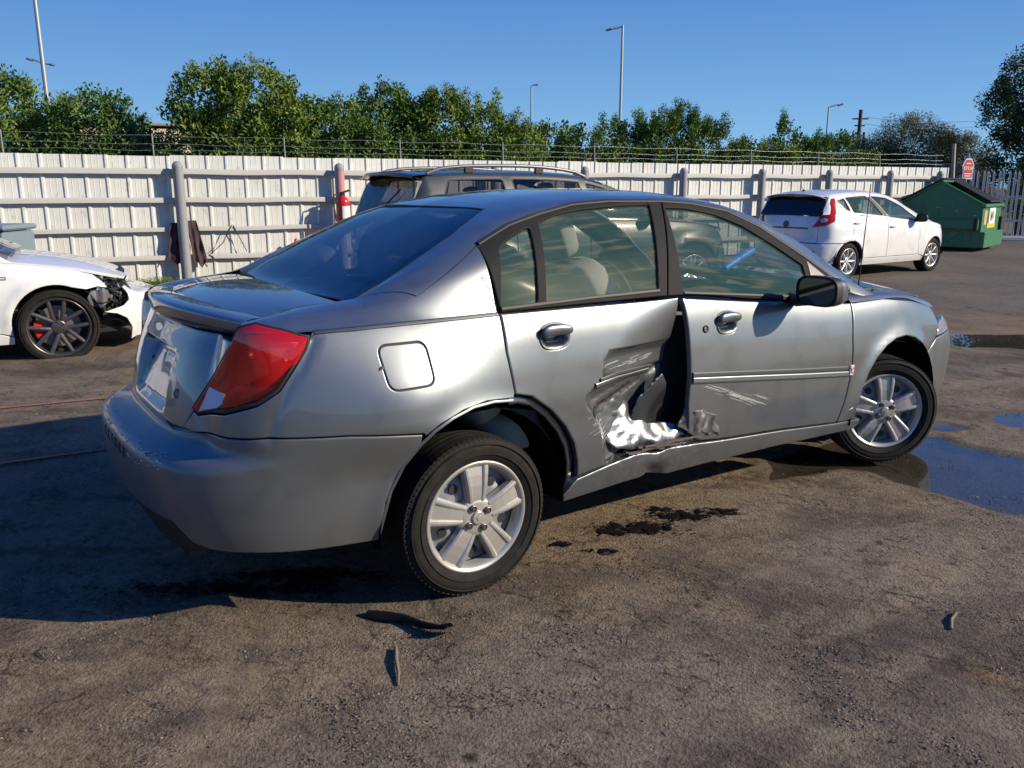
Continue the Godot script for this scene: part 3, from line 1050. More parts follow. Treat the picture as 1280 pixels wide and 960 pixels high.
		for q in [[-0.79, 0.945, 0.012], [-0.67, 0.93, 0.012], [-0.88, 0.815, 0.010]]:
			mb = MB.new()
			var c0: Vector3 = fb.call(q[0], q[1])
			mb.lathe(c0 - Vector3(-0.6, 0.2, 0.75 * side).normalized() * 0.028, Vector3(-0.6, 0.2, 0.75 * side).normalized(), [Vector2(0, q[2]), Vector2(0.012, q[2] * 0.8), Vector2(0.018, 0.0)], 16)
			put("bulb", mb, M.lamp_silver, tl)
		mb = MB.new()
		bead(mb, fb, dense(lens_poly, 0.03), 0.014, 0.004, true, -0.003, Vector2.ONE, side < 0)
		bead(mb, f0, dense(lens_poly, 0.03), 0.012, 0.003, true, -0.010, Vector2.ONE, side < 0)
		put("lamp_seal", mb, M.black, tl)
	# ---- right quarter panel
	var q_low := PackedVector2Array()
	q_low.append_array(pv([-0.560, 1.012, -0.585, 0.962, -0.677, 0.838, -0.750, 0.794, -0.875, 0.757, -1.08, 0.725, -1.112, 0.735, -1.178, 0.676, -1.10, 0.672, -0.924, 0.688, -0.72, 0.700, -0.485, 0.692, -0.240, 0.667]))
	for p in [[-0.233, 0.659], [-0.181, 0.689], [-0.085, 0.720], [0.02, 0.733], [0.138, 0.724]]: q_low.append(Vector2(p[0], p[1]))
	q_low.append_array(pv([0.145, 0.74, 0.122, 0.885, 0.119, 1.012]))
	var fuel := rounded(pv([-0.365, 0.958, -0.190, 0.958, -0.180, 0.815, -0.345, 0.812]), 0.035, 6)
	mb = MB.new()
	panel(mb, ion_b, q_low, 0.02, 0.02, 0.0, [fuel], Vector2.ONE, 0.0022)
	panel(mb, ion_u, pv([-0.345, 1.125, -0.176, 1.668, 0.112, 1.225, 0.112, 2.0, -0.345, 2.0]), 0.03, 0.0, 0.0, [], US, 0.0, true)
	# shoulder between the boot seam and the crease
	mb.grid(24, 9, func(i: int, j: int) -> Vector3:
		var a := i / 23.0
		var e := ion_deck(lerpf(-0.02, 1.03, a), 1.0).lerp(ion_u(-0.345, 1.125), smoothstep(0.55, 1.0, a)) + Vector3(0, 0, 0.006)
		var s := lerpf(-0.80, -0.345, a)
		var g := ion_b(s, 1.013)
		var t := j / 8.0
		var q := e.lerp(g, t) + Vector3(0, 0.016 * sin(t * PI), 0.006 * sin(t * PI))
		return q.lerp(ion_u(-0.345, lerpf(1.125, 2.0, t)), smoothstep(0.35, 1.0, a)), false, false)
	var quarter := put("quarter_panel", mb, P, car)
	mb = MB.new()
	panel(mb, ion_b, rounded(pv([-0.360, 0.953, -0.195, 0.953, -0.185, 0.820, -0.340, 0.817]), 0.032, 6), 0.02, 0.01, 0.0, [], Vector2.ONE, 0.0018)
	put("fuel_door", mb, P, quarter)
	mb = MB.new()
	bead(mb, ion_b, dense(fuel, 0.02), 0.012, 0.001, true, -0.006)
	mb.lathe(ion_b(-0.357, 0.882), Vector3(0, 0.1, 1).normalized(), [Vector2(-0.01, 0.013), Vector2(-0.001, 0.012), Vector2(-0.001, 0.0)], 12)
	put("fuel_door_seam", mb, M.black, quarter)
	mb = MB.new()   # shoulder crease: dark paint stands in for the facet mirroring the sky
	bead(mb, ion_b, pv([-0.555, 1.010, -0.431, 1.011, -0.3, 1.013, -0.162, 1.014, 0.0, 1.015, 0.083, 1.016, 0.115, 1.016]), 0.016, 0.002, false, 0.0)
	put("shoulder_shade_line", mb, M.paint_dark, quarter)
	mb = MB.new()
	bead(mb, ion_u, pv([-0.34, 1.10, -0.26, 1.385, -0.174, 1.665, -0.02, 1.44, 0.12, 1.205]), 0.008, 0.002, false, -0.004, US, true)
	put("roof_seam", mb, M.black, quarter)
	mb = MB.new()
	for i in 12:   # chipped paint beside the door opening
		var t := 0.35 + 0.65 * i / 11.0
		var x := lerpf(0.07, 0.108, t) + rn.randf_range(-0.008, 0.006)
		var tt := lerpf(1.45, 1.93, t)
		bead(mb, ion_u, pv([x, tt, x + rn.randf_range(-.01, .01), tt + 0.03]), rn.randf_range(0.002, 0.006), 0.0005, false, 0.0, US, true)
	put("chipped_paint", mb, M.black, quarter).set_meta("kind", "stuff")
	# wheel-opening lip in front of the rear wheel
	mb = MB.new()
	bead(mb, ion_b, pv([0.135, 0.716, 0.18, 0.712, 0.24, 0.690, 0.31, 0.634, 0.37, 0.565, 0.408, 0.495, 0.425, 0.425, 0.428, 0.35, 0.42, 0.30]), 0.034, 0.004, false, -0.03)
	put("wheel_arch_lip", mb, M.paint_dark, quarter)
	mb = MB.new()
	bead(mb, ion_b, pv([-0.385, 0.30, -0.372, 0.38, -0.345, 0.475, -0.30, 0.56, -0.25, 0.625, -0.20, 0.668, -0.13, 0.700, -0.04, 0.722, 0.05, 0.725, 0.135, 0.715]), 0.012, 0.006, false, -0.006)
	put("wheel_arch_lip", mb, P, quarter)
	# ---- doors
	var door_r := pv([0.128, 1.016, 0.128, 0.885, 0.152, 0.735, 0.225, 0.716, 0.315, 0.650, 0.382, 0.577, 0.424, 0.505, 0.444, 0.428, 0.450, 0.366, 0.60, 0.386, 0.70, 0.402, 0.80, 0.42, 0.90, 0.49, 0.935, 0.56, 0.962, 0.63, 0.978, 0.715, 0.986, 0.792, 0.994, 0.891, 1.0, 0.985, 1.0, 1.008])
	mb = MB.new()
	panel(mb, ion_door, door_r, 0.0125, 0.022, 0.0, [handle_cup(Vector2(0.342, 0.917))])
	var rd := put("rear_door", mb, P, car)
	rd.set_meta("label", "crushed rear door with a deep dent and torn lower corner")
	mb = MB.new()
	bead(mb, ion_door, pv([0.545, 0.733, 0.68, 0.734, 0.80, 0.733, 0.905, 0.732]), 0.016, 0.007)
	put("door_moulding", mb, M.mould_dark, rd)
	mb = MB.new()
	bead(mb, ion_door, pv([0.52, 0.714, 0.68, 0.714, 0.80, 0.713, 0.893, 0.712]), 0.022, 0.008)
	put("door_moulding", mb, P, rd)
	mb = MB.new()
	for i in 16:   # fine scrapes above the moulding
		var s := rn.randf_range(0.60, 0.90)
		var y := 0.775 + rn.randf_range(-0.016, 0.012)
		var l := rn.randf_range(0.012, 0.04)
		bead(mb, ion_door, pv([s - l, y - 0.003, s, y, s + l, y + 0.003]), rn.randf_range(0.0008, 0.0018), 0.0003, false, 0.0003)
	for i in 20:
		var s := rn.randf_range(0.50, 0.62)
		var y := rn.randf_range(0.46, 0.60)
		var l := rn.randf_range(0.01, 0.03)
		bead(mb, ion_door, pv([s - l, y - l * 0.30, s, y, s + l, y + l * 0.36]), rn.randf_range(0.0008, 0.002), 0.0003, false, 0.0003)
	put("scratch", mb, M.scratch, rd).set_meta("kind", "stuff")
	# dark grey band on the dented door, and the tear with ragged edges
	mb = MB.new()
	panel(mb, ion_door, ragged(pv([0.495, 0.655, 0.53, 0.690, 0.62, 0.700, 0.76, 0.705, 0.90, 0.700, 0.895, 0.685, 0.80, 0.672, 0.70, 0.655, 0.60, 0.632, 0.52, 0.605]), 0.006, 4), 0.0125, 0.001, 0.0012, [], Vector2.ONE, 0.0)
	put("dark_band", mb, M.dent_dark_grey, rd)
	mb = MB.new()
	panel(mb, ion_door, ragged(pv([0.51, 0.600, 0.58, 0.618, 0.66, 0.645, 0.74, 0.668, 0.83, 0.688, 0.88, 0.690, 0.85, 0.675, 0.76, 0.645, 0.66, 0.615, 0.60, 0.590, 0.55, 0.585]), 0.007, 14), 0.0125, 0.001, 0.0028, [], Vector2.ONE, 0.0)
	put("tear", mb, M.black, rd)
	ion_handle(rd, ion_door, Vector2(0.342, 0.917), false)
	var door_f := pv([1.022, 1.006, 1.035, 0.88, 1.040, 0.72, 1.034, 0.56, 1.045, 0.44, 1.115, 0.392, 1.25, 0.376, 1.70, 0.346, 2.128, 0.304, 2.158, 0.40, 2.187, 0.573, 2.186, 0.73, 2.205, 0.893, 2.0, 0.912, 1.5, 0.956])
	mb = MB.new()
	panel(mb, ion_b, door_f, 0.028, 0.022, 0.0, [handle_cup(Vector2(1.268, 0.884))])
	var fd := put("front_door", mb, P, car)
	mb = MB.new()
	bead(mb, ion_b, pv([1.045, 0.690, 1.4, 0.655, 1.8, 0.615, 2.165, 0.580]), 0.022, 0.007)
	put("door_moulding", mb, M.mould_dark, fd)
	mb = MB.new()
	bead(mb, ion_b, pv([1.045, 0.666, 1.4, 0.630, 1.8, 0.588, 2.165, 0.552]), 0.030, 0.009)
	put("door_moulding", mb, M.paint_light, fd)
	mb = MB.new()
	var em := ion_b(2.17, 0.570)
	mb.box(em + Vector3(0, 0, 0.008), Vector3(0.034, 0.052, 0.012), Basis(Vector3(0, 0, 1), -0.10), 0.003)
	put("emblem", mb, M.emblem_pale, fd)
	mb = MB.new()
	bead(mb, func(a: float, b: float) -> Vector3: return em + Vector3(a, b, 0.0145), crm([Vector2(-0.011, 0.016), Vector2(-0.004, -0.006), Vector2(0.01, -0.016)], 4), 0.005, 0.0012)
	bead(mb, func(a: float, b: float) -> Vector3: return em + Vector3(a, b, 0.0145), crm([Vector2(0.011, 0.013), Vector2(0.0, 0.004), Vector2(-0.012, -0.012)], 4), 0.005, 0.0012)
	put("emblem_mark", mb, M.emblem_red, fd)
	mb = MB.new()
	for i in 34:   # pale scrapes behind the torn edge
		var t := rn.randf()
		var s := lerpf(1.17, 1.50, t) + rn.randf_range(-0.02, 0.02)
		var y := lerpf(0.615, 0.505, t) + rn.randf_range(-0.02, 0.02) * (0.5 + t)
		var l := rn.randf_range(0.02, 0.07)
		bead(mb, ion_b, pv([s - l, y + l * 0.36, s, y + 0.001, s + l, y - l * 0.34]), rn.randf_range(0.0008, 0.0022), 0.0002)
	put("scratch", mb, M.scratch_soft, fd).set_meta("kind", "stuff")
	ion_handle(fd, ion_b, Vector2(1.268, 0.884), true)
	# torn flap of plastic at the rear lower corner of the front door
	mb = MB.new()
	var flap := func(a: float, b: float) -> Vector3: return ion_b(a, b) + Vector3(0, 0, 0.006 + 0.015 * absf(dent_noise.get_noise_2d(a * 300, b * 300)) - 0.03 * smoothstep(1.10, 1.0, a))
	panel(mb, flap, pv([1.032, 0.548, 1.07, 0.535, 1.12, 0.525, 1.205, 0.494, 1.18, 0.47, 1.225, 0.44, 1.235, 0.395, 1.20, 0.415, 1.155, 0.41, 1.135, 0.43, 1.09, 0.425, 1.04, 0.44, 1.0, 0.47]), 0.02, 0.006)
	put("torn_flap", mb, M.plastic_grey, fd)
	# bare metal torn open below the two doors
	mb = MB.new()
	var torn := func(a: float, b: float) -> Vector3:
		var p := ion_b(a, b)
		var k := 0.045 + 0.05 * smoothstep(0.42, 0.62, b)
		p.z -= k + 0.050 * dent_noise.get_noise_2d(a * 42.0 + 40.0, b * 60.0) + 0.003 * dent_noise.get_noise_2d(a * 200.0, b * 220.0)
		return p
	panel(mb, torn, pv([0.585, 0.50, 0.62, 0.555, 0.70, 0.61, 0.775, 0.62, 0.80, 0.56, 0.86, 0.50, 0.97, 0.485, 1.03, 0.47, 1.10, 0.44, 1.18, 0.42, 1.235, 0.41, 1.22, 0.382, 1.05, 0.385, 0.88, 0.40, 0.74, 0.415, 0.66, 0.43]), 0.014, 0.004)
	put("torn_metal", mb, M.bare_metal, car)
	mb = MB.new()   # inner skin of the door, bent round into the gap
	panel(mb, func(a: float, b: float) -> Vector3: return ion_b(a, b) - Vector3(0, 0, 0.075 + 0.055 * smoothstep(0.80, 1.0, a) * smoothstep(0.66, 0.50, b) - 0.02 * sin((a - 0.75) * 9.0)), ragged(pv([0.76, 0.46, 0.775, 0.54, 0.80, 0.60, 0.86, 0.655, 0.93, 0.70, 0.955, 0.66, 0.965, 0.60, 0.985, 0.54, 1.04, 0.49, 1.04, 0.43, 0.85, 0.43]), 0.004, 31), 0.014, 0.003)
	put("inner_skin", mb, M.paint_dark, car)
	mb = MB.new()
	for k in 9:
		var ps := []
		var sa := 0.70 + rn.randf_range(0, 0.12)
		var l := rn.randf_range(0.15, 0.42)
		for i in 8:
			var s := sa + l * i / 7.0
			var q := ion_b(s, 0.405 - 0.03 * (s - 0.7) + rn.randf_range(-0.008, 0.008) + 0.004 * k * 0.5)
			ps.append(q + Vector3(0, 0, -0.012 + rn.randf_range(-0.01, 0.012)))
		mb.tube(ps, 0.0055, 6)
	put("torn_weatherstrip", mb, M.rubber_grey, car)
	# inner edge of the gap and the pillar behind it
	mb = MB.new()
	panel(mb, ion_b, pv([0.72, 0.38, 0.72, 1.0, 1.16, 0.995, 1.18, 0.38]), 0.05, 0.01, -0.135, [], Vector2.ONE, 0.0)
	put("centre_pillar_inner", mb, M.black, car)
	# rocker panel
	mb = MB.new()
	panel(mb, ion_sill_off, pv([0.385, 0.30, 0.425, 0.338, 0.447, 0.352, 0.60, 0.378, 0.74, 0.396, 0.90, 0.392, 1.115, 0.378, 1.25, 0.366, 1.70, 0.336, 2.13, 0.296, 2.34, 0.285, 2.345, 0.262, 2.31, 0.232, 1.665, 0.262, 1.17, 0.272, 0.95, 0.27, 0.87, 0.29, 0.697, 0.285, 0.395, 0.268]), 0.018, 0.06, 0.004)
	put("rocker_panel", mb, P, car)
	# front wing
	mb = MB.new()
	panel(mb, ion_b, pv([2.214, 0.893, 2.195, 0.73, 2.196, 0.573, 2.167, 0.40, 2.14, 0.302, 2.30, 0.289, 2.262, 0.36, 2.28, 0.455, 2.325, 0.54, 2.39, 0.61, 2.47, 0.66, 2.56, 0.688, 2.66, 0.694, 2.76, 0.672, 2.86, 0.622, 2.92, 0.58, 2.985, 0.60, 3.04, 0.64, 3.10, 0.70, 3.02, 0.815, 2.8, 0.858, 2.5, 0.894]), 0.025, 0.02)
	mb.grid(26, 7, func(i: int, j: int) -> Vector3:
		var s := lerpf(2.21, 3.08, i / 25.0)
		var g := ion_b(s, ion_top(s) - 0.005)
		var e := ion_hood(clampf(g.x, 2.2, 3.3), 1.0) + Vector3(0, -0.004, 0.006)
		var t := j / 6.0
		return g.lerp(e, t) + Vector3(0, 0.010 * sin(t * PI), 0.012 * sin(t * PI)))
	var wing := put("front_wing", mb, P, car)
	mb = MB.new()
	mb.tube([ion_hood(2.37, 1.02) + Vector3(0, -0.02, 0.02), ion_hood(2.37, 1.02) + Vector3(-0.02, 0.53, 0.05)], [0.0035, 0.0018], 8)
	mb.lathe(ion_hood(2.37, 1.02) + Vector3(0, -0.012, 0.02), Vector3.UP, [Vector2(0, 0.012), Vector2(0.014, 0.008), Vector2(0.02, 0.004)], 12)
	put("aerial", mb, M.black, wing)
	mb = MB.new()
	panel(mb, ion_b, pv([2.93, 0.575, 2.99, 0.592, 3.05, 0.632, 3.2, 0.64, 2 * ion_s1 - 3.2, 0.64, 2 * ion_s1 - 3.0, 0.58, 2 * ion_s1 - 3.02, 0.45, 2 * ion_s1 - 3.0, 0.24, 3.0, 0.24, 3.03, 0.40, 2.99, 0.50]), 0.035, 0.02)
	put("front_bumper", mb, M.paint_dusty, car)
	mb = MB.new()
	panel(mb, ion_b, pv([3.06, 0.645, 3.2, 0.648, 3.5, 0.648, 3.52, 0.70, 3.3, 0.735, 3.12, 0.715]), 0.03, 0.02, 0.0)
	put("headlight", mb, M.clear_lens, car)
	mb = MB.new()
	panel(mb, ion_left(ion_b), pv([3.06, 0.645, 3.2, 0.648, 3.5, 0.648, 3.52, 0.70, 3.3, 0.735, 3.12, 0.715]), 0.03, 0.02, 0.0, [], Vector2.ONE, 0.004, true)
	put("headlight", mb, M.clear_lens, car)
	mb = MB.new()
	panel(mb, ion_b, pv([3.54, 0.645, 3.54, 0.73, 2 * ion_s1 - 3.54, 0.73, 2 * ion_s1 - 3.54, 0.645]), 0.04, 0.02, -0.03)
	put("grille", mb, M.black, car)
	mb = MB.new()
	panel(mb, ion_hood, pv([2.24, -1, 2.24, 1, 3.46, 1, 3.46, -1]), 0.05, 0.02, 0.010, [], Vector2(1, 0.7), 0.004, true)
	put("bonnet", mb, P, car)
	mb = MB.new()
	bead(mb, ion_hood, pv([2.55, 1.0, 2.8, 1.0, 3.0, 1.0, 3.2, 1.0, 3.35, 1.0, 3.45, 0.99]), 0.02, 0.014, false, -0.012, Vector2(1, .7), true)
	put("bonnet_gap_shade", mb, M.black, car)  # black bead painted for the shade in the gap along the bonnet
	# ---- roof with the pillars
	mb = MB.new()
	poly = pv([0.262, 0.0, 0.28, 0.36, 0.299, 0.70, 0.18, 0.82, 0.087, 0.899, -0.058, 0.948, -0.21, 0.995, -0.345, 1.05, -0.345, 1.11, -0.173, 1.655, 0.118, 1.194, 0.276, 1.09, 0.424, 1.058, 0.598, 1.02, 0.787, 1.02, 1.087, 1.03, 1.261, 1.035, 1.476, 1.048, 1.669, 1.105, 1.875, 1.255, 1.977, 1.335, 2.242, 1.735, 2.36, 1.86, 2.45, 1.80, 2.25, 1.22, 2.0, 1.0, 1.8, 0.93, 1.66, 0.9, 1.62, 0.5, 1.60, 0.0])
	panel(mb, ion_u, poly, 0.028, 0.012, 0.0, [], US, 0.0, true)
	var poly2 := PackedVector2Array()
	for p in poly: poly2.append(Vector2(p.x, -p.y))
	panel(mb, ion_u, poly2, 0.035, 0.012, 0.0, [], US, 0.0, true)
	var roof := put("roof", mb, P, car)
	mb = MB.new()
	bead(mb, ion_u, pv([0.262, -0.5, 0.262, 0.0, 0.28, 0.36, 0.299, 0.70]), 0.010, 0.003, false, -0.003, US, true)
	bead(mb, ion_u, pv([0.299, 0.70, 0.18, 0.82, 0.087, 0.899, -0.058, 0.948, -0.21, 0.995, -0.345, 1.045]), 0.012, 0.004, false, -0.003, US, true)
	put("glass_seal", mb, M.black, roof)
	# ---- glass
	mb = MB.new()
	poly = pv([0.255, -0.69, 0.255, 0.0, 0.272, 0.36, 0.29, 0.69, 0.08, 0.885, -0.065, 0.935, -0.217, 0.982, -0.345, 1.03, -0.375, 0.6, -0.40, 0.2, -0.405, 0.0, -0.40, -0.2, -0.375, -0.6, -0.345, -1.03, -0.217, -0.982, -0.065, -0.935, 0.08, -0.885])
	panel(mb, ion_u, poly, 0.035, 0.0, -0.004, [], US, 0.0, true)
	var rg := put("rear_window", mb, M.rear_glass, car)
	mb = MB.new()
	var inner := pv([0.205, -0.60, 0.215, 0.0, 0.225, 0.55, 0.05, 0.80, -0.21, 0.90, -0.31, 0.92, -0.33, 0.5, -0.345, 0.0, -0.33, -0.5, -0.31, -0.92, -0.21, -0.90, 0.05, -0.80])
	panel(mb, ion_u, poly, 0.04, 0.0, -0.009, [inner], US, 0.0, true)
	put("glass_border", mb, M.frit, rg)
	mb = MB.new()
	poly = pv([1.61, -0.5, 1.605, 0.0, 1.625, 0.5, 1.665, 0.89, 1.8, 0.92, 2.0, 0.985, 2.25, 1.2, 2.46, 1.5, 2.60, 1.0, 2.6, 0, 2.6, -1.0, 2.46, -1.5, 2.25, -1.2, 2.0, -0.985, 1.8, -0.92, 1.665, -0.89])
	panel(mb, ion_u, poly, 0.06, 0.0, -0.004, [], US, 0.0, true)
	put("windscreen", mb, M.glass, car)
	var wins := {
		"rear_glass": pv([0.412, 1.147, 0.510, 1.101, 0.638, 1.085, 0.838, 1.078, 1.005, 1.074, 0.902, 1.928, 0.336, 1.955]),
		"quarter_glass": rounded(pv([0.365, 1.160, 0.261, 1.232, 0.190, 1.32, 0.133, 1.968, 0.298, 1.954]), 0.05),
		"front_glass": pv([1.090, 1.10, 1.215, 1.098, 1.387, 1.122, 1.560, 1.19, 1.729, 1.323, 1.905, 1.476, 1.900, 1.763, 1.878, 1.929, 1.561, 1.955, 1.035, 1.975])}
	var rear_fr := pv([0.112, 1.225, 0.125, 1.196, 0.276, 1.093, 0.424, 1.061, 0.598, 1.024, 0.787, 1.024, 1.080, 1.033, 0.940, 1.985, 0.132, 1.995])
	var front_fr := pv([1.088, 1.034, 1.261, 1.039, 1.476, 1.052, 1.669, 1.111, 1.875, 1.261, 1.977, 1.342, 2.235, 1.735, 2.2, 1.98, 1.7, 1.985, 1.020, 1.99, 0.946, 1.985])
	for side in [1, -1]:
		var fu: Callable = ion_u if side > 0 else ion_left(ion_u)
		mb = MB.new()
		panel(mb, fu, rear_fr, 0.03, 0.02, 0.002, [wins.rear_glass, wins.quarter_glass], US, 0.003, side > 0)
		panel(mb, fu, front_fr, 0.03, 0.02, 0.002, [wins.front_glass], US, 0.003, side > 0)
		var fr := put("window_frame", mb, M.frame_dark, car)
		for nm in wins:
			mb = MB.new()
			panel(mb, fu, wins[nm], 0.06, 0.0, -0.010, [], US, 0.0, side > 0)
			put(nm, mb, M.glass, fr)
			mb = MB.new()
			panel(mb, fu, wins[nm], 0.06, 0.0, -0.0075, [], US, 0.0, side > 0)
			put("dust_reflection_film", mb, M.dust_reflection_film, fr)  # dusty streaks and painted window reflection over the pane
		mb = MB.new()
		bead(mb, fu, pv([0.12, 1.205, 0.276, 1.096, 0.424, 1.064, 0.598, 1.028, 0.787, 1.028, 1.085, 1.037, 1.261, 1.042, 1.476, 1.056, 1.669, 1.116, 1.875, 1.268, 1.977, 1.35, 2.235, 1.74]), 0.018, 0.008, false, 0.0, US, side > 0)
		put("roof_weatherstrip", mb, M.black, fr)
		mb = MB.new()
		bead(mb, fu, pv([0.133, 1.968, 0.55, 1.945, 0.90, 1.935]), 0.016, 0.008, false, 0.0, US, side > 0)
		bead(mb, fu, pv([1.035, 1.972, 1.56, 1.952, 1.88, 1.932]), 0.014, 0.006, false, 0.0, US, side > 0)
		put("belt_weatherstrip", mb, M.black, fr)
		if side > 0:
			mb = MB.new()
			panel(mb, fu, pv([1.945, 1.40, 2.18, 1.76, 2.16, 1.93, 1.92, 1.93]), 0.03, 0.008, 0.008, [], US, 0.003, true)
			put("mirror_sail", mb, M.sail_beige, fr)
	# ---- left side, plain
	var fl := ion_left(ion_b)
	mb = MB.new()
	panel(mb, fl, pv([-0.56, 1.012, -0.585, 0.962, -0.75, 0.794, -1.08, 0.725, -1.178, 0.676, -0.72, 0.70, -0.24, 0.667, -0.1, 0.72, 0.02, 0.733, 0.138, 0.724, 0.122, 0.885, 0.119, 1.012]), 0.04, 0.02, 0.0, [], Vector2.ONE, 0.004, true)
	panel(mb, fl, pv([-0.84, 0.965, -0.56, 0.965, -0.555, 1.012, -0.835, 1.015]), 0.03, 0.02, 0.0, [], Vector2.ONE, 0.004, true)
	panel(mb, ion_left(ion_u), pv([-0.345, 1.125, -0.176, 1.668, 0.112, 1.225, 0.112, 1.99, -0.345, 1.99]), 0.04, 0.015, 0.0, [], US, 0.0, false)
	mb.grid(24, 9, func(i: int, j: int) -> Vector3:
		var a := i / 23.0
		var e := ion_deck(lerpf(-0.02, 1.03, a), -1.0).lerp(ion_u(-0.345, -1.125), smoothstep(0.55, 1.0, a)) + Vector3(0, 0, -0.006)
		var g := ion_b(lerpf(-0.80, -0.345, a), 1.013) * Vector3(1, 1, -1)
		var t := j / 8.0
		return e.lerp(g, t) + Vector3(0, 0.016 * sin(t * PI), -0.006 * sin(t * PI)), false, true)
	put("quarter_panel", mb, P, car)
	mb = MB.new()
	panel(mb, fl, pv([0.128, 1.012, 0.128, 0.885, 0.152, 0.735, 0.315, 0.650, 0.424, 0.505, 0.450, 0.366, 1.03, 0.39, 1.02, 1.006]), 0.05, 0.02, 0.0, [], Vector2.ONE, 0.004, true)
	put("rear_door", mb, P, car)
	mb = MB.new()
	panel(mb, fl, pv([1.03, 1.004, 1.035, 0.39, 2.128, 0.304, 2.187, 0.573, 2.205, 0.893, 1.5, 0.956]), 0.06, 0.02, 0.0, [], Vector2.ONE, 0.004, true)
	put("front_door", mb, P, car)
	mb = MB.new()
	panel(mb, fl, pv([2.214, 0.893, 2.14, 0.302, 2.30, 0.289, 2.28, 0.455, 2.39, 0.61, 2.56, 0.688, 2.76, 0.672, 2.92, 0.58, 3.04, 0.64, 3.10, 0.70, 3.02, 0.815, 2.5, 0.894]), 0.05, 0.02, 0.0, [], Vector2.ONE, 0.004, true)
	mb.grid(26, 7, func(i: int, j: int) -> Vector3:
		var s := lerpf(2.21, 3.08, i / 25.0)
		var g := ion_b(s, ion_top(s) - 0.005)
		var e := ion_hood(clampf(g.x, 2.2, 3.3), 1.0) + Vector3(0, -0.004, 0.006)
		var t := j / 6.0
		return (g.lerp(e, t) + Vector3(0, 0.010 * sin(t * PI), 0.012 * sin(t * PI))) * Vector3(1, 1, -1), false, true)
	put("front_wing", mb, P, car)
	mb = MB.new()
	panel(mb, fl, pv([0.39, 0.27, 0.45, 0.35, 0.74, 0.39, 2.34, 0.285, 2.31, 0.232]), 0.06, 0.05, 0.0, [], Vector2.ONE, 0.004, true)
	put("rocker_panel", mb, P, car)
	# ---- hidden structure: dark inner body, floor, wheel houses
	mb = MB.new()
	for side in [1, -1]:
		var fb: Callable = ion_b if side > 0 else fl
		panel(mb, fb, pv([s0, 0.38, s0, 0.97, -0.9, 0.97, -0.56, 0.98, 0.5, 0.985, 0.5, 0.30, 0.44, 0.30, 0.40, 0.48, 0.30, 0.64, 0.14, 0.70, -0.1, 0.70, -0.24, 0.64, -0.36, 0.45, -0.40, 0.37]), 0.07, 0.0, -0.085, [], Vector2.ONE, 0.0, side < 0)
		panel(mb, fb, pv([2.15, 0.26, 2.15, 0.88, 2.9, 0.80, 3.3, 0.70, ion_s1, 0.66, ion_s1, 0.24, 3.06, 0.24, 2.98, 0.5, 2.83, 0.62, 2.6, 0.66, 2.42, 0.60, 2.3, 0.45, 2.28, 0.26]), 0.07, 0.0, -0.045, [], Vector2.ONE, 0.0, side < 0)
		panel(mb, fb, pv([0.5, 0.26, 0.5, 0.36, 1.2, 0.34, 2.2, 0.28, 2.2, 0.22, 1.2, 0.24]), 0.07, 0.0, -0.05, [], Vector2.ONE, 0.0, side < 0)
		for wx in [0.0, 2.621]:
			mb.grid(19, 2, func(i: int, j: int) -> Vector3:
				var a := PI * (1.03 - 1.06 * i / 18.0)
				return Vector3(wx + cos(a) * 0.385, 0.305 + sin(a) * 0.395, (0.838 if j else 0.40) * side))
			mb.box(Vector3(wx, 0.48, 0.40 * side), Vector3(0.90, 0.66, 0.02))
	mb.box(Vector3(1.35, 0.27, 0), Vector3(3.6, 0.04, 1.20))
	mb.box(Vector3(2.75, 0.55, 0), Vector3(1.1, 0.40, 0.78))
	mb.box(Vector3(-0.40, 0.45, 0), Vector3(0.8, 0.30, 0.78))
	mb.box(Vector3(2.1, 0.62, 0), Vector3(0.06, 0.62, 1.40))
	mb.box(Vector3(-0.06, 0.66, 0), Vector3(0.06, 0.62, 1.20))
	put("underbody", mb, M.liner, car)
	ion_interior(car)
	# ---- door mirror
	for side in [1, -1]:
		var mc := Vector3(1.735, 1.005, 0.975 * side)
		mb = MB.new()
		var hs := func(i: int, j: int) -> Vector3:
			var a := TAU * i / 28.0
			var t := j / 7.0
			var k := pow(1.0 - pow(t, 2.6), 0.45)
			var c := Vector2(signf(cos(a)) * pow(absf(cos(a)), 0.55), signf(sin(a)) * pow(absf(sin(a)), 0.62))
			return mc + Vector3(-0.045 + 0.125 * t, c.y * 0.066 * k, c.x * 0.105 * k * side)
		mb.grid(29, 8, hs, true, side < 0)
		var mi := put("door_mirror", mb, P if side > 0 else P, car)
		mb = MB.new()
		mb.grid(29, 2, func(i: int, j: int) -> Vector3: return hs.call(i, 0) + Vector3(-0.022 if j == 0 else 0.02, 0, 0), true, side < 0)
		var ring := []
		for i in 28: ring.append(mc + (hs.call(i, 0) - mc) * 0.96 + Vector3(-0.018, 0, 0))
		var rr := ring.duplicate()
		if side > 0: rr.reverse()
		mb.flat(rr)
		mb.tube([mc + Vector3(-0.01, -0.045, -0.06 * side), mc + Vector3(0.0, -0.06, -0.14 * side), mc + Vector3(0.03, -0.055, -0.22 * side)], 0.028, 10)
		put("mirror_housing", mb, M.black, mi)
		mb = MB.new()
		ring = []
		for i in 28: ring.append(mc + (hs.call(i, 0) - mc) * 0.86 + Vector3(-0.026, 0, 0))
		if side > 0: ring.reverse()
		mb.flat(ring)
		put("mirror_glass", mb, M.mirror, mi)
	# ---- wheels
	ion_wheel(car, Vector3(0, 0.296, 0.745), 0.0, 0.0).scale = Vector3(0.975, 0.975, 1.0)
	var fw := ion_wheel(car, Vector3(2.621, 0.288, 0.745), 0.0, 0.0)
	fw.basis = Basis(Vector3.UP, -0.56) * Basis.from_scale(Vector3(0.945, 0.945, 1.0)) * Basis(Vector3(0, 0, 1), 0.05)
